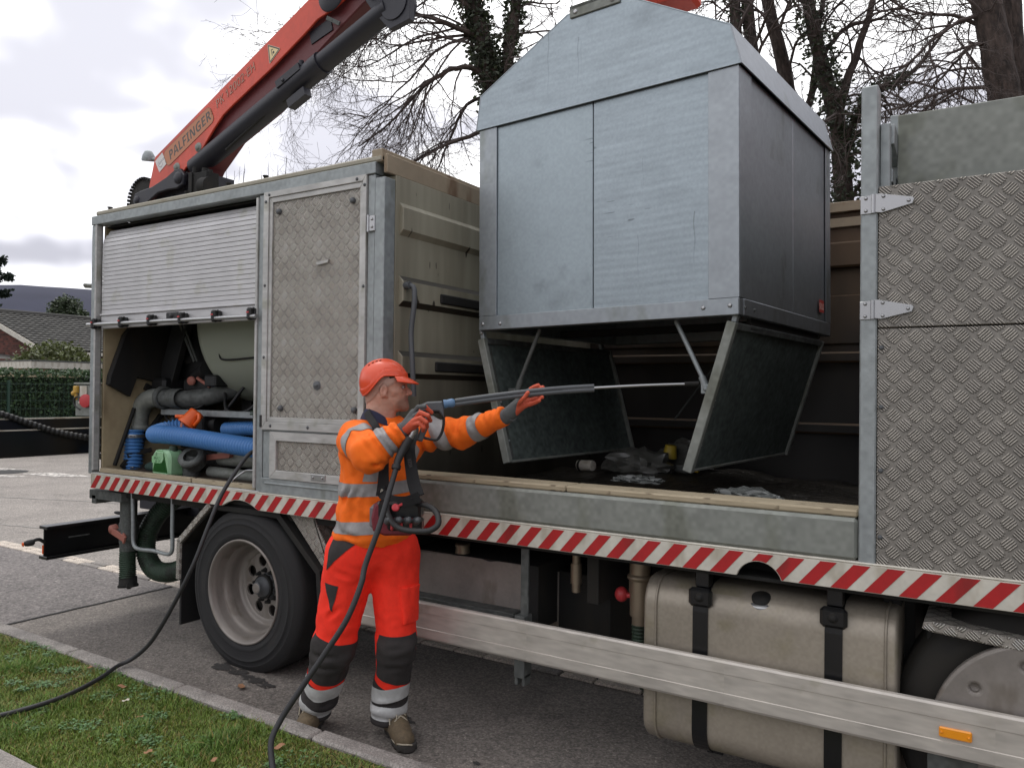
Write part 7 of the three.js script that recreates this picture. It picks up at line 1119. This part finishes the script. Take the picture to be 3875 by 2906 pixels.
  const toL = (x, y, z) => { const X = x - O[0], Y = y - O[1], Z = z - O[2]; return [X * F[0] + Z * F[2], Y, X * R[0] + Z * R[2]]; }, toW = (a, b, c) => [O[0] + a * F[0] + c * R[0], O[1] + b, O[2] + a * F[2] + c * R[2]];
  const ell = (a, b, c, C, r) => { const q = Math.hypot((a - C[0]) / r[0], (b - C[1]) / r[1], (c - C[2]) / r[2]); return (q - 1) * Math.min(...r); };
  const head = (a, b, c) => {
    const m = Math.abs(c);
    let d = ell(a, b, c, [-0.010, 0.030, 0], [0.100, 0.102, 0.077]);
    d = smin(d, cap(a, b, m, [0.034, 0.02, 0.012], [0.048, -0.035, 0.010], 0.060, 0.050), 0.03);
    d = smin(d, cap(a, b, m, [0.005, -0.055, 0.045], [0.082, -0.086, 0.012], 0.020, 0.021), 0.03);      // jaw
    d = smin(d, ell(a, b, c, [0.072, -0.060, 0], [0.034, 0.038, 0.032]), 0.022);                         // mouth
    d = smin(d, cap(a, b, m, [0.085, 0.026, 0.004], [0.072, 0.024, 0.042], 0.0125, 0.012), 0.012);        // brow
    d = smin(d, cap(a, b, m, [0.062, -0.012, 0.048], [0.040, -0.016, 0.060], 0.014, 0.012), 0.02);        // cheekbone
    d = -smin(-d, cap(a, b, m, [0.099, 0.009, 0.030], [0.085, 0.008, 0.048], 0.013, 0.011), 0.010);        // eye socket
    d = smin(d, cap(a, b, c, [0.089, 0.014, 0], [0.1165, -0.021, 0], 0.0075, 0.0115), 0.009);            // nose
    d = smin(d, cap(a, b, m, [0.104, -0.028, 0.010], [0.098, -0.030, 0.013], 0.0085, 0.007), 0.006);
    d = smin(d, cap(a, b, m, [0.1035, -0.0475, 0], [0.094, -0.051, 0.020], 0.0055, 0.004), 0.005);         // lips
    d = smin(d, cap(a, b, m, [0.1025, -0.0585, 0], [0.092, -0.057, 0.018], 0.0062, 0.0045), 0.005);
    d = -smin(-d, cap(a, b, m, [0.109, -0.0535, 0], [0.094, -0.0545, 0.022], 0.0028, 0.002), 0.003);
    d = smin(d, ell(a, b, c, [0.098, -0.088, 0], [0.016, 0.017, 0.018]), 0.012);                         // chin
    // neck
    d = smin(d, cap(a, b, c, [-0.030, -0.04, 0], [-0.035, -0.19, 0], 0.053, 0.062), 0.025);
    d = smin(d, cap(a, b, m, [0.012, -0.09, 0.012], [0.0, -0.19, 0.012], 0.036, 0.05), 0.03);
    d = smin(d, cap(a, b, m, [-0.02, -0.04, 0.055], [0.02, -0.17, 0.022], 0.012, 0.014), 0.02);
    // ear
    let e = ell(a + 0.006, b + 0.012 - (a + 0.006) * 0.25, m, [0, 0, 0.079], [0.019, 0.033, 0.010]); e = -smin(-e, ell(a, b, m, [-0.004, -0.009, 0.090], [0.010, 0.019, 0.008]), 0.004);
    e = smin(e, cap(a, b, m, [0.006, -0.034, 0.074], [0.008, -0.042, 0.071], 0.007, 0.006), 0.004);
    d = smin(d, e, 0.006);
    return d + 0.0012 * N3(a * 70, b * 70, c * 70);
  };
  const hm = netMesh((x, y, z) => head(...toL(x, y, z)), [O[0] - 0.16, O[1] - 0.215, O[2] - 0.16], [O[0] + 0.16, O[1] + 0.145, O[2] + 0.16], 0.0033);
  { // the rest of the body runs under the clothes
    const body = netMesh((x, y, z) => { let d = dTorso(x, y, z) + 0.03; d = smin(d, cap(x, y, z, shR, elR, 0.05, 0.042), 0.03); d = smin(d, cap(x, y, z, elR, wrR, 0.04, 0.03), 0.02); d = smin(d, cap(x, y, z, shL, elL, 0.05, 0.042), 0.03); d = smin(d, cap(x, y, z, elL, wrL, 0.04, 0.03), 0.02); d = smin(d, smin(cap(x, y, z, hipR, knR, 0.085, 0.06), cap(x, y, z, knR, anR, 0.055, 0.04), 0.02), 0.04); d = smin(d, smin(cap(x, y, z, hipL, knL, 0.085, 0.06), cap(x, y, z, knL, anL, 0.055, 0.04), 0.02), 0.04); return d; }, [-2.96, 0.04, -3.12], [-1.8, 1.56, -2.4], 0.02);
    const g = mergeGeometries([hm, body].map((q) => { const n = q.toNonIndexed(); return boxUV(n); })), p = g.attributes.position, col = new Float32Array(p.count * 3);
    for (let i = 0; i < p.count; i++) { const [a, b, c] = toL(p.getX(i), p.getY(i), p.getZ(i)), m = Math.abs(c);
      let k = [0.55, 0.30, 0.215]; const n = N3(a * 26, b * 26, c * 26);
      const red = smooth(0.03, 0.0, Math.hypot(a - 0.115, b + 0.022)) * 0.6 + smooth(-0.09, -0.13, b) * 0.7 + smooth(0.02, 0.0, Math.abs(m - 0.085)) * 0.35 * smooth(0.03, 0.01, Math.abs(a + 0.004));
      k = mixc(k, [0.49, 0.20, 0.135], clamp(red));
      const stub = smooth(0.045, 0.02, Math.hypot((a - 0.09) * 0.9, b + 0.078)) * smooth(-0.03, -0.045, b) + smooth(-0.028, -0.036, b) * smooth(-0.052, -0.044, b) * smooth(0.085, 0.095, a); k = mixc(k, [0.16, 0.105, 0.08], clamp(stub) * 0.62);
      const lip = smooth(0.009, 0.004, Math.abs(b + 0.0535)) * smooth(0.090, 0.096, a); k = mixc(k, [0.25, 0.085, 0.07], lip * 0.6);
      const hair = smooth(0.0, 0.02, b + 0.012 + (a + 0.02) * -0.35) * smooth(0.045, 0.02, a); k = mixc(k, [0.36, 0.24, 0.19], hair * 0.55);
      const f = 1 + n * 0.09; col.set([k[0] * f, k[1] * f, k[2] * f], i * 3); }
    g.setAttribute('color', new THREE.BufferAttribute(col, 3));
    T('body', g, new THREE.MeshPhysicalMaterial({ vertexColors: true, roughness: 0.52, sheen: 0.1 }));
  }
  T('eye', [ball(toW(0.0805, 0.008, 0.031), 0.0125), ball(toW(0.0805, 0.008, -0.031), 0.0125)], std({ color: new THREE.Color(0.5, 0.45, 0.42), roughness: 0.25 }));
  T('iris', [ball(toW(0.0875, 0.0075, 0.0335), 0.0066), ball(toW(0.0875, 0.0075, -0.0335), 0.0066)], std({ color: new THREE.Color(0.03, 0.025, 0.02), roughness: 0.2 }));
  T('eyelid', [tube([toW(0.090, 0.0115, 0.020), toW(0.0915, 0.0155, 0.030), toW(0.084, 0.0125, 0.041)], 0.0026, 14, 6), tube([toW(0.090, 0.0115, -0.020), toW(0.0915, 0.0155, -0.030), toW(0.084, 0.0125, -0.041)], 0.0026, 14, 6)], std({ color: new THREE.Color(0.17, 0.065, 0.045), roughness: 0.6 }));
  T('eyebrow', [ribbon([toW(0.097, 0.027, 0.012), toW(0.094, 0.032, 0.028), toW(0.083, 0.030, 0.044)], 0.006, 0.003, F, 12)], std({ color: new THREE.Color(0.12, 0.075, 0.05), roughness: 0.9 }));
  // ---- helmet
  const rim = (a) => 0.057 - 0.094 * smooth(0.005, -0.105, a) * 1.0 - 0.012 * smooth(0.05, 0.1, a);
  const hc = [-0.008, 0.028, 0], hr = [0.114, 0.109, 0.096];
  const helm = netMesh((x, y, z) => { const [a, b, c] = toL(x, y, z); let d = ell(a, b, c, hc, hr) - 0.004 * smooth(0.034, 0.028, b - rim(a)) - 0.0035 * smooth(0.016, 0.006, Math.abs(c)) * smooth(0.05, 0.09, b) ; d = Math.max(d, -(d + 0.006)); return Math.max(d, rim(a) - b); }, [O[0] - 0.17, O[1] - 0.07, O[2] - 0.17], [O[0] + 0.17, O[1] + 0.16, O[2] + 0.17], 0.0036);
  const H = T('helmet', boxUV(helm.toNonIndexed()), M.helmet, 'orange hard hat');
  { const pos = [], n = 24, m = 5; const P = (i, j, up) => { const t = (i / n - 0.5) * 2.25, o = j / m, e = 1 + o * 0.0, ca = Math.cos(t), sa = Math.sin(t); const len = 0.052 * Math.pow(Math.max(0, Math.cos(t * 0.72)), 1.2); const a = hc[0] + (hr[0] + 0.001 + len * o) * ca, c = (hr[2] + 0.001 + len * o * 0.75) * sa; return toW(a, 0.049 - 0.020 * o * ca - 0.008 * o * o + 0.008 * Math.abs(sa) * (1 - o) + up + (o === 0 ? 0 : 0), c); };
    for (let i = 0; i < n; i++) for (let j = 0; j < m; j++) for (const up of [0.002, -0.002]) { const A = P(i, j, up), B2 = P(i + 1, j, up), C = P(i + 1, j + 1, up), D = P(i, j + 1, up); if (up > 0) pos.push(...A, ...D, ...B2, ...B2, ...D, ...C); else pos.push(...A, ...B2, ...D, ...B2, ...C, ...D); }
    for (let i = 0; i < n; i++) { const A = P(i, m, 0.002), B2 = P(i + 1, m, 0.002), C = P(i + 1, m, -0.002), D = P(i, m, -0.002); pos.push(...A, ...D, ...B2, ...B2, ...D, ...C); }
    const g = new THREE.BufferGeometry(); g.setAttribute('position', new THREE.Float32BufferAttribute(pos, 3)); g.computeVertexNormals(); part(H, 'visor', boxUV(g), M.helmet); }
  { const rp = []; for (let i = 0; i <= 30; i++) { const a = lerp(-0.118, 0.10, i / 30), b = rim(a) + 0.002, q = 1 - ((a - hc[0]) / (hr[0] + 0.004)) ** 2 - ((b - hc[1]) / (hr[1] + 0.004)) ** 2; if (q > 0) rp.push(toW(a, b, (hr[2] + 0.004) * Math.sqrt(q))); } part(H, 'rim', tube(rp, 0.004, 80, 8), M.helmet); }
  { const rp = []; for (let i = 0; i <= 30; i++) { const a = lerp(-0.110, 0.085, i / 30), b = rim(a) + 0.030, q = 1 - ((a - hc[0]) / (hr[0] + 0.001)) ** 2 - ((b - hc[1]) / (hr[1] + 0.001)) ** 2; if (q > 0) rp.push(toW(a, b, (hr[2] + 0.001) * Math.sqrt(q))); } part(H, 'ridge', tube(rp, 0.0024, 80, 6), M.helmet); }
  for (let k = 0; k < 4; k++) { const a = -0.075 + k * 0.017, c = 0.034, b = hc[1] + hr[1] * Math.sqrt(1 - ((a - hc[0]) / hr[0]) ** 2 - (c / hr[2]) ** 2); part(H, 'vent', bar(toW(a - 0.005, b - 0.002, c), toW(a + 0.005, b + 0.003, c), 0.008, 0.004), M.dark); }
  // sweat band that runs from the nape to the brow
  { const hs = cut(hm, [(x, y, z) => { const [a, b] = toL(x, y, z); return b - (0.002 + 0.62 * a - 0.020 * smooth(-0.02, -0.07, a)); }, (x, y, z) => { const [a, b] = toL(x, y, z); return 0.036 + 0.62 * a + 0.012 * smooth(-0.02, 0.03, a) - b; }, (x, y, z) => 0.06 - toL(x, y, z)[0], (x, y, z) => { const [a, b, c] = toL(x, y, z); return 0.083 - Math.abs(c); }], 0.0035); part(H, 'nape_strap', hs, std({ color: new THREE.Color(0.42, 0.26, 0.20), roughness: 0.6 })); }
  part(H, 'harness_clip', [bar(toW(0.02, 0.050, 0.081), toW(0.075, 0.058, 0.062), 0.006, 0.012)], M.dark);
  // ---- polo collar
  { const pos = [], n = 36; const P = (i, k) => { const t = i / n * Math.PI * 2, ca = Math.cos(t), sa = Math.sin(t), fr = 0.5 + 0.5 * ca; const up = [-0.100 - 0.075 * fr * fr, 0.068 + 0.004 * fr], lo = [-0.146 - 0.055 * fr * fr - 0.018 * Math.exp(-Math.pow((Math.abs(t > Math.PI ? t - 2 * Math.PI : t) - 0.55) / 0.3, 2)), 0.094 + 0.004 * fr]; const q = k === 0 ? [up[0], up[1] - 0.005] : k === 1 ? [up[0] + 0.003, up[1] + 0.001] : k === 2 ? [lerp(up[0], lo[0], 0.5), lerp(up[1], lo[1], 0.62)] : [lo[0], lo[1]]; return toW(-0.026 + q[1] * ca * 0.95, q[0], q[1] * sa); };
    for (let i = 0; i < n; i++) for (let k = 0; k < 3; k++) { const A = P(i, k), B2 = P(i + 1, k), C = P(i + 1, k + 1), D = P(i, k + 1); pos.push(...A, ...B2, ...D, ...B2, ...C, ...D); }
    const g = new THREE.BufferGeometry(); g.setAttribute('position', new THREE.Float32BufferAttribute(pos, 3)); const s = toCreasedNormals(g, 1.2); const cm = M.navy.clone(); cm.side = THREE.DoubleSide; T('polo_collar', boxUV(s), cm, 'navy polo shirt collar'); }

  // ---- gloved hands
  const chain = (x, y, z, P, r0, r1) => { let d = 9; for (let i = 0; i + 1 < P.length; i++) d = Math.min(d, cap(x, y, z, P[i], P[i + 1], lerp(r0, r1, i / (P.length - 1)), lerp(r0, r1, (i + 1) / (P.length - 1)))); return d; };
  const hand = (name, fingers, palm, wrist, elbow, isGrey, label) => {
    const all = [...fingers.flat(), ...palm.flatMap((q) => [q[0], q[1]]), wrist], mn = [0, 1, 2].map((k) => Math.min(...all.map((p) => p[k])) - 0.045), mx = [0, 1, 2].map((k) => Math.max(...all.map((p) => p[k])) + 0.045);
    const f = (x, y, z) => { let d = 9; for (const p of palm) d = smin(d, cap(x, y, z, p[0], p[1], p[2], p[3]), 0.016); for (const q of fingers) { const c = chain(x, y, z, q, 0.0105, 0.0088); d = smin(d, c, 0.0055); } return d + 0.0008 * N3(x * 140, y * 140, z * 140); };
    const g = netMesh(f, mn, mx, 0.0031), gr = new THREE.Group(); gr.name = name; gr.userData.label = label; man.add(gr);
    const fx = (nm, geo, m) => { if (!geo.attributes.position.count) return; geo.translate(-man.position.x, -man.position.y, -man.position.z); const o = new THREE.Mesh(geo, m); o.name = nm; gr.add(o); };
    fx('hand', cut(g, [(x, y, z) => -isGrey(x, y, z)]), M.gloveOrange); fx('knitted_back', cut(g, [isGrey]), M.gloveGrey);
    const d = V(wrist).sub(V(elbow)).normalize(), a = V(wrist).addScaledVector(d, -0.03), b = V(wrist).addScaledVector(d, 0.035);
    fx('cuff', clean(tube([[a.x, a.y, a.z], [(a.x + b.x) / 2, (a.y + b.y) / 2, (a.z + b.z) / 2], [b.x, b.y, b.z]], (s) => 0.038 - 0.006 * s / 0.06 + 0.001 * Math.sin(s * 900), 40, 20)), M.gloveGrey);
  };
  hand('glove', [
    [[-2.115, 1.555, -2.598], [-2.09, 1.580, -2.592], [-2.059, 1.583, -2.60], [-2.050, 1.557, -2.635]],
    [[-2.098, 1.540, -2.578], [-2.055, 1.558, -2.563], [-2.024, 1.545, -2.578], [-2.040, 1.522, -2.615]],
    [[-2.092, 1.522, -2.570], [-2.046, 1.536, -2.553], [-2.022, 1.518, -2.565], [-2.048, 1.496, -2.602]],
    [[-2.096, 1.506, -2.572], [-2.052, 1.514, -2.556], [-2.036, 1.496, -2.565], [-2.066, 1.480, -2.60]],
    [[-2.158, 1.522, -2.622], [-2.150, 1.556, -2.655], [-2.125, 1.566, -2.685]],
  ], [[[-2.170, 1.484, -2.60], [-2.118, 1.552, -2.60], 0.026, 0.020], [[-2.165, 1.482, -2.60], [-2.098, 1.520, -2.582], 0.026, 0.020], [[-2.160, 1.485, -2.605], [-2.098, 1.504, -2.584], 0.024, 0.016]], [-2.172, 1.480, -2.60], elR,
  (x, y, z) => Math.min((z + 2.600) * 6 + (y - 1.505) * 1.2 - (x + 2.14) * 0.9 + 0.03 * N3(x * 60, y * 60, z * 60) - 0.01, (y - 1.478 - 0.75 * (x + 2.17)) * 4), 'right glove on the trigger');
  hand('glove', [
    [[-1.783, 1.634, -2.955], [-1.764, 1.660, -2.974], [-1.742, 1.672, -2.974], [-1.720, 1.679, -2.972]],
    [[-1.776, 1.624, -2.955], [-1.752, 1.650, -2.980], [-1.724, 1.664, -2.980], [-1.698, 1.670, -2.974]],
    [[-1.772, 1.606, -2.954], [-1.744, 1.617, -2.968], [-1.716, 1.622, -2.964], [-1.690, 1.627, -2.956]],
    [[-1.776, 1.588, -2.952], [-1.746, 1.596, -2.955], [-1.720, 1.604, -2.950], [-1.698, 1.613, -2.944]],
    [[-1.812, 1.588, -2.938], [-1.776, 1.606, -2.912], [-1.745, 1.624, -2.897], [-1.727, 1.646, -2.894]],
  ], [[[-1.862, 1.552, -2.955], [-1.790, 1.622, -2.955], 0.027, 0.019], [[-1.862, 1.548, -2.955], [-1.786, 1.592, -2.953], 0.027, 0.019], [[-1.850, 1.556, -2.950], [-1.800, 1.594, -2.945], 0.026, 0.018]], wrL, elL,
  (x, y, z) => Math.min(0.5, ((-1.808 + 0.35 * (y - 1.57)) - x) * 5 + Math.max(0, (y - 1.585) * 3) * (x < -1.765 ? 1 : 0) + Math.max(0, (-2.972 - z) * 9)), 'left glove under the lance');
}
// ---------------------------------------------------------------- what the worker holds and wears
{
  const A = [-2.011, 1.599, -2.75], L = [[-2.011, 1.599, -2.75], [-1.93, 1.614, -2.805], [-1.739, 1.645, -2.93], [-1.62, 1.660, -3.01], [-1.504, 1.670, -3.087], [-1.32, 1.684, -3.21], [-1.129, 1.694, -3.335]];
  const lance = thing('spray_lance', 'dark pressure washer lance with blue nut held by the worker', 'spray lance', [-2.05, 1.55, -2.72]);
  const T = (name, geo, m, label) => part(lance, name, geo, m, label);
  const sleeve = L.slice(0, 5);
  T('sleeve', [tube(sleeve.map((p) => [p[0], p[1] + 0.0078, p[2]]), 0.0098, 60, 12), tube(sleeve.map((p) => [p[0], p[1] - 0.0078, p[2]]), 0.0102, 60, 12)], M.greyPlastic);
  T('steel_tube', tube(L.slice(3), (s, l) => 0.0062, 40, 12), M.steel);
  T('nozzle', rod([-1.17, 1.6918, -3.308], [-1.118, 1.6946, -3.342], 0.0105, 12), M.dark);
  const d = V([0.235, 0.045, -0.175]).normalize(), up = new THREE.Vector3(0, 1, 0).addScaledVector(d, -d.y).normalize(), sd = new THREE.Vector3().crossVectors(d, up);
  const W = (s, t, n = 0) => { const p = V(A).addScaledVector(d, s).addScaledVector(up, t).addScaledVector(sd, n); return [p.x, p.y, p.z]; };
  const lift = (outline, n0, n1, bev) => { const g = plate(outline, n0, n1, [], bev); g.applyMatrix4(new THREE.Matrix4().makeBasis(d, up, sd).setPosition(V(A))); return boxUV(g); };
  T('gun_body', [lift([[-0.155, -0.010], [-0.150, 0.012], [-0.118, 0.021], [-0.055, 0.015], [-0.05, -0.012], [-0.056, -0.058], [-0.064, -0.05], [-0.075, -0.028], [-0.115, -0.022], [-0.15, -0.018]], -0.019, 0.019, 0.006), lift([[-0.12, -0.018], [-0.105, -0.02], [-0.135, -0.10], [-0.165, -0.148], [-0.188, -0.14], [-0.165, -0.09]], -0.015, 0.015, 0.006)], M.greyPlastic);
  T('nut', turned([[0.012, -0.05], [0.020, -0.05], [0.0205, -0.045], [0.018, -0.035], [0.019, -0.03], [0.0205, -0.012], [0.015, -0.001], [0.009, 0.0]], A, [d.x, d.y, d.z], 9), std({ color: new THREE.Color(0.10, 0.19, 0.32), roughness: 0.5 }));
  T('trigger', tube([W(-0.10, -0.025), W(-0.075, -0.03), W(-0.062, -0.045), W(-0.058, -0.055)], 0.007, 24, 8), M.black);
  T('trigger_guard', tube([W(-0.058, -0.052), W(-0.062, -0.085), W(-0.078, -0.125), W(-0.10, -0.148), W(-0.128, -0.143), W(-0.165, -0.128)], 0.0062, 50, 8), M.black);
  T('hose_fitting', [rod([-2.110, 1.485, -2.602], [-2.120, 1.466, -2.597], 0.012, 6), rod([-2.120, 1.466, -2.597], [-2.124, 1.457, -2.594], 0.010, 12), rod([-2.124, 1.457, -2.594], [-2.132, 1.442, -2.590], 0.0125, 6)], M.steel);
  const hz = thing('pressure_hose', 'black pressure hose dropping from the spray gun past the worker to the lawn', 'hose', [-2.3, 0.1, -2.2]);
  part(hz, 'bend_guard', tube([[-2.130, 1.446, -2.590], [-2.145, 1.40, -2.565], [-2.150, 1.35, -2.535], [-2.147, 1.318, -2.52]], (s, l) => 0.0205 - 0.006 * s / l + (s > l - 0.02 ? 0.005 : 0), 50, 12), M.black);
  part(hz, 'hose', tube([[-2.147, 1.33, -2.525], [-2.145, 1.23, -2.48], [-2.147, 1.089, -2.42], [-2.167, 0.934, -2.36], [-2.156, 0.878, -2.33], [-2.174, 0.746, -2.27], [-2.236, 0.61, -2.21], [-2.308, 0.47, -2.15], [-2.355, 0.364, -2.10], [-2.358, 0.302, -2.06], [-2.318, 0.235, -2.03], [-2.25, 0.17, -2.0], [-2.1, 0.122, -1.93], [-1.8, 0.118, -1.85], [-1.3, 0.118, -1.9]], 0.0118, 220, 12), M.hose);
  const hb = solo('pressure_hose', 'black hose running from the open compartment down across the lawn to the left', 'hose', tube([[-3.69, 1.30, -3.12], [-3.69, 1.27, -3.03], [-3.70, 1.191, -2.96], [-3.702, 1.048, -2.85], [-3.683, 0.891, -2.755], [-3.70, 0.68, -2.67], [-3.842, 0.375, -2.60], [-3.96, 0.23, -2.585], [-4.07, 0.14, -2.555], [-4.09, 0.122, -2.50], [-3.99, 0.12, -2.33], [-3.90, 0.122, -2.10], [-3.905, 0.12, -1.9], [-3.95, 0.12, -1.76], [-4.1, 0.125, -1.55]], 0.0115, 240, 12), M.hose);

  const box = thing('control_box', 'red and black radio remote control with joysticks strapped to the front of the worker', 'remote control', [-2.18, 1.08, -2.58]);
  const C = (name, geo, m, label) => part(box, name, geo, m, label);
  const cb = new THREE.Matrix4().makeBasis(V([0.86, 0.0, -0.51]), new THREE.Vector3(0, 1, 0), V([0.51, 0.0, 0.86])).setPosition(-2.185, 1.105, -2.60);
  const lb = (g) => { g = clean(g); g.applyMatrix4(cb); return boxUV(g); };
  C('case', [lb(plate([[-0.11, -0.055], [-0.118, 0.0], [-0.105, 0.06], [-0.07, 0.068], [0.07, 0.03], [0.085, -0.05], [0.05, -0.072], [-0.06, -0.075]], -0.045, 0.055, [], 0.01))], std({ color: new THREE.Color(0.16, 0.014, 0.024), roughness: 0.45 }));
  C('end_cap', [lb(B(-0.128, -0.09, -0.05, 0.055, -0.05, 0.045, 0.016))], std({ color: new THREE.Color(0.13, 0.11, 0.115), roughness: 0.5 }));
  C('deck', [lb(B(-0.095, 0.095, -0.005, 0.072, -0.05, 0.058, 0.012)), lb(B(-0.05, 0.10, -0.055, 0.0, -0.03, 0.064, 0.012))], M.blackGloss);
  for (let k = 0; k < 4; k++) { const x = -0.045 + k * 0.04; C('joystick', [lb(rod([x, -0.01, 0.06], [x + 0.012, 0.0, 0.095], 0.018, 14, 0.013)), lb(ball([x + 0.016, 0.003, 0.102], 0.014, [1, 1, 1.3]))], M.greyPlastic); if (k) C('divider', lb(B(x - 0.026, x - 0.014, -0.048, -0.016, 0.06, 0.074, 0.004)), M.redPlastic); }
  C('stop_button', [lb(turned([[0, 0.02], [0.013, 0.02], [0.017, 0.014], [0.015, 0]], [-0.01, 0.045, 0.058], [0, 0.3, 1], 18)), lb(bar([0.0, 0.055, 0.066], [0.035, 0.072, 0.06], 0.008, 0.01))], std({ color: new THREE.Color(0.62, 0.05, 0.06), roughness: 0.4 }));
  C('guard_loop', tube([[-2.240, 1.150, -2.555], [-2.205, 1.160, -2.535], [-2.18, 1.135, -2.51], [-2.137, 1.1, -2.49], [-2.082, 1.080, -2.48], [-1.999, 1.078, -2.485], [-1.945, 1.085, -2.50], [-1.922, 1.107, -2.52], [-1.936, 1.135, -2.54], [-1.974, 1.160, -2.56], [-2.028, 1.171, -2.575], [-2.10, 1.168, -2.60]], 0.0125, 120, 12), M.black);
  const out = [0.55, 0, 0.83];
  C('shoulder_strap', ribbon([[-2.53, 1.545, -2.78], [-2.487, 1.548, -2.71], [-2.430, 1.522, -2.668], [-2.362, 1.486, -2.632], [-2.335, 1.43, -2.64], [-2.325, 1.34, -2.65], [-2.315, 1.27, -2.635], [-2.290, 1.225, -2.605], [-2.275, 1.190, -2.58]], (t) => 0.034 + 0.018 * smooth(0.6, 0.95, t), 0.006, out), M.webbing);
  C('shoulder_strap', ribbon([[-2.30, 1.50, -2.80], [-2.20, 1.47, -2.70], [-2.165, 1.40, -2.63], [-2.140, 1.33, -2.61], [-2.105, 1.253, -2.59], [-2.062, 1.205, -2.565]], (t) => 0.042 + 0.014 * t, 0.006, out), M.webbing);
  C('belt', ribbon([[-2.30, 1.215, -2.60], [-2.26, 1.195, -2.575], [-2.20, 1.178, -2.56], [-2.12, 1.180, -2.555], [-2.052, 1.205, -2.56]], 0.045, 0.008, out), M.webbing);
  { const t = canvasTex(128, 128, (c) => { c.fillStyle = '#1c1b1b'; c.fillRect(0, 0, 128, 128); c.fillStyle = '#b9b3a2'; c.font = 'bold 90px sans-serif'; c.translate(64, 64); c.rotate(0.25); c.textAlign = 'center'; c.fillText('P', 0, 32); });
    const g = new THREE.PlaneGeometry(0.03, 0.03); g.rotateY(0.58); g.translate(-2.272, 1.212, -2.575); C('strap_print', g, std({ map: t, roughness: 0.8 })); }
  { const t = canvasTex(64, 512, (c) => { c.fillStyle = '#191818'; c.fillRect(0, 0, 64, 512); c.fillStyle = '#4a4646'; c.font = 'bold 52px sans-serif'; c.translate(50, 480); c.rotate(-Math.PI / 2); c.fillText('PALFINGER', 0, 0, 440); });
    const g = new THREE.PlaneGeometry(0.026, 0.15); g.rotateZ(0.20); g.rotateY(0.58); g.translate(-2.138, 1.34, -2.602); C('strap_print', g, std({ map: t, roughness: 0.8 })); }
}

scene.traverse((o) => { if (o.isMesh) { o.castShadow = o.receiveShadow = true; } });
renderer.render(scene, camera);
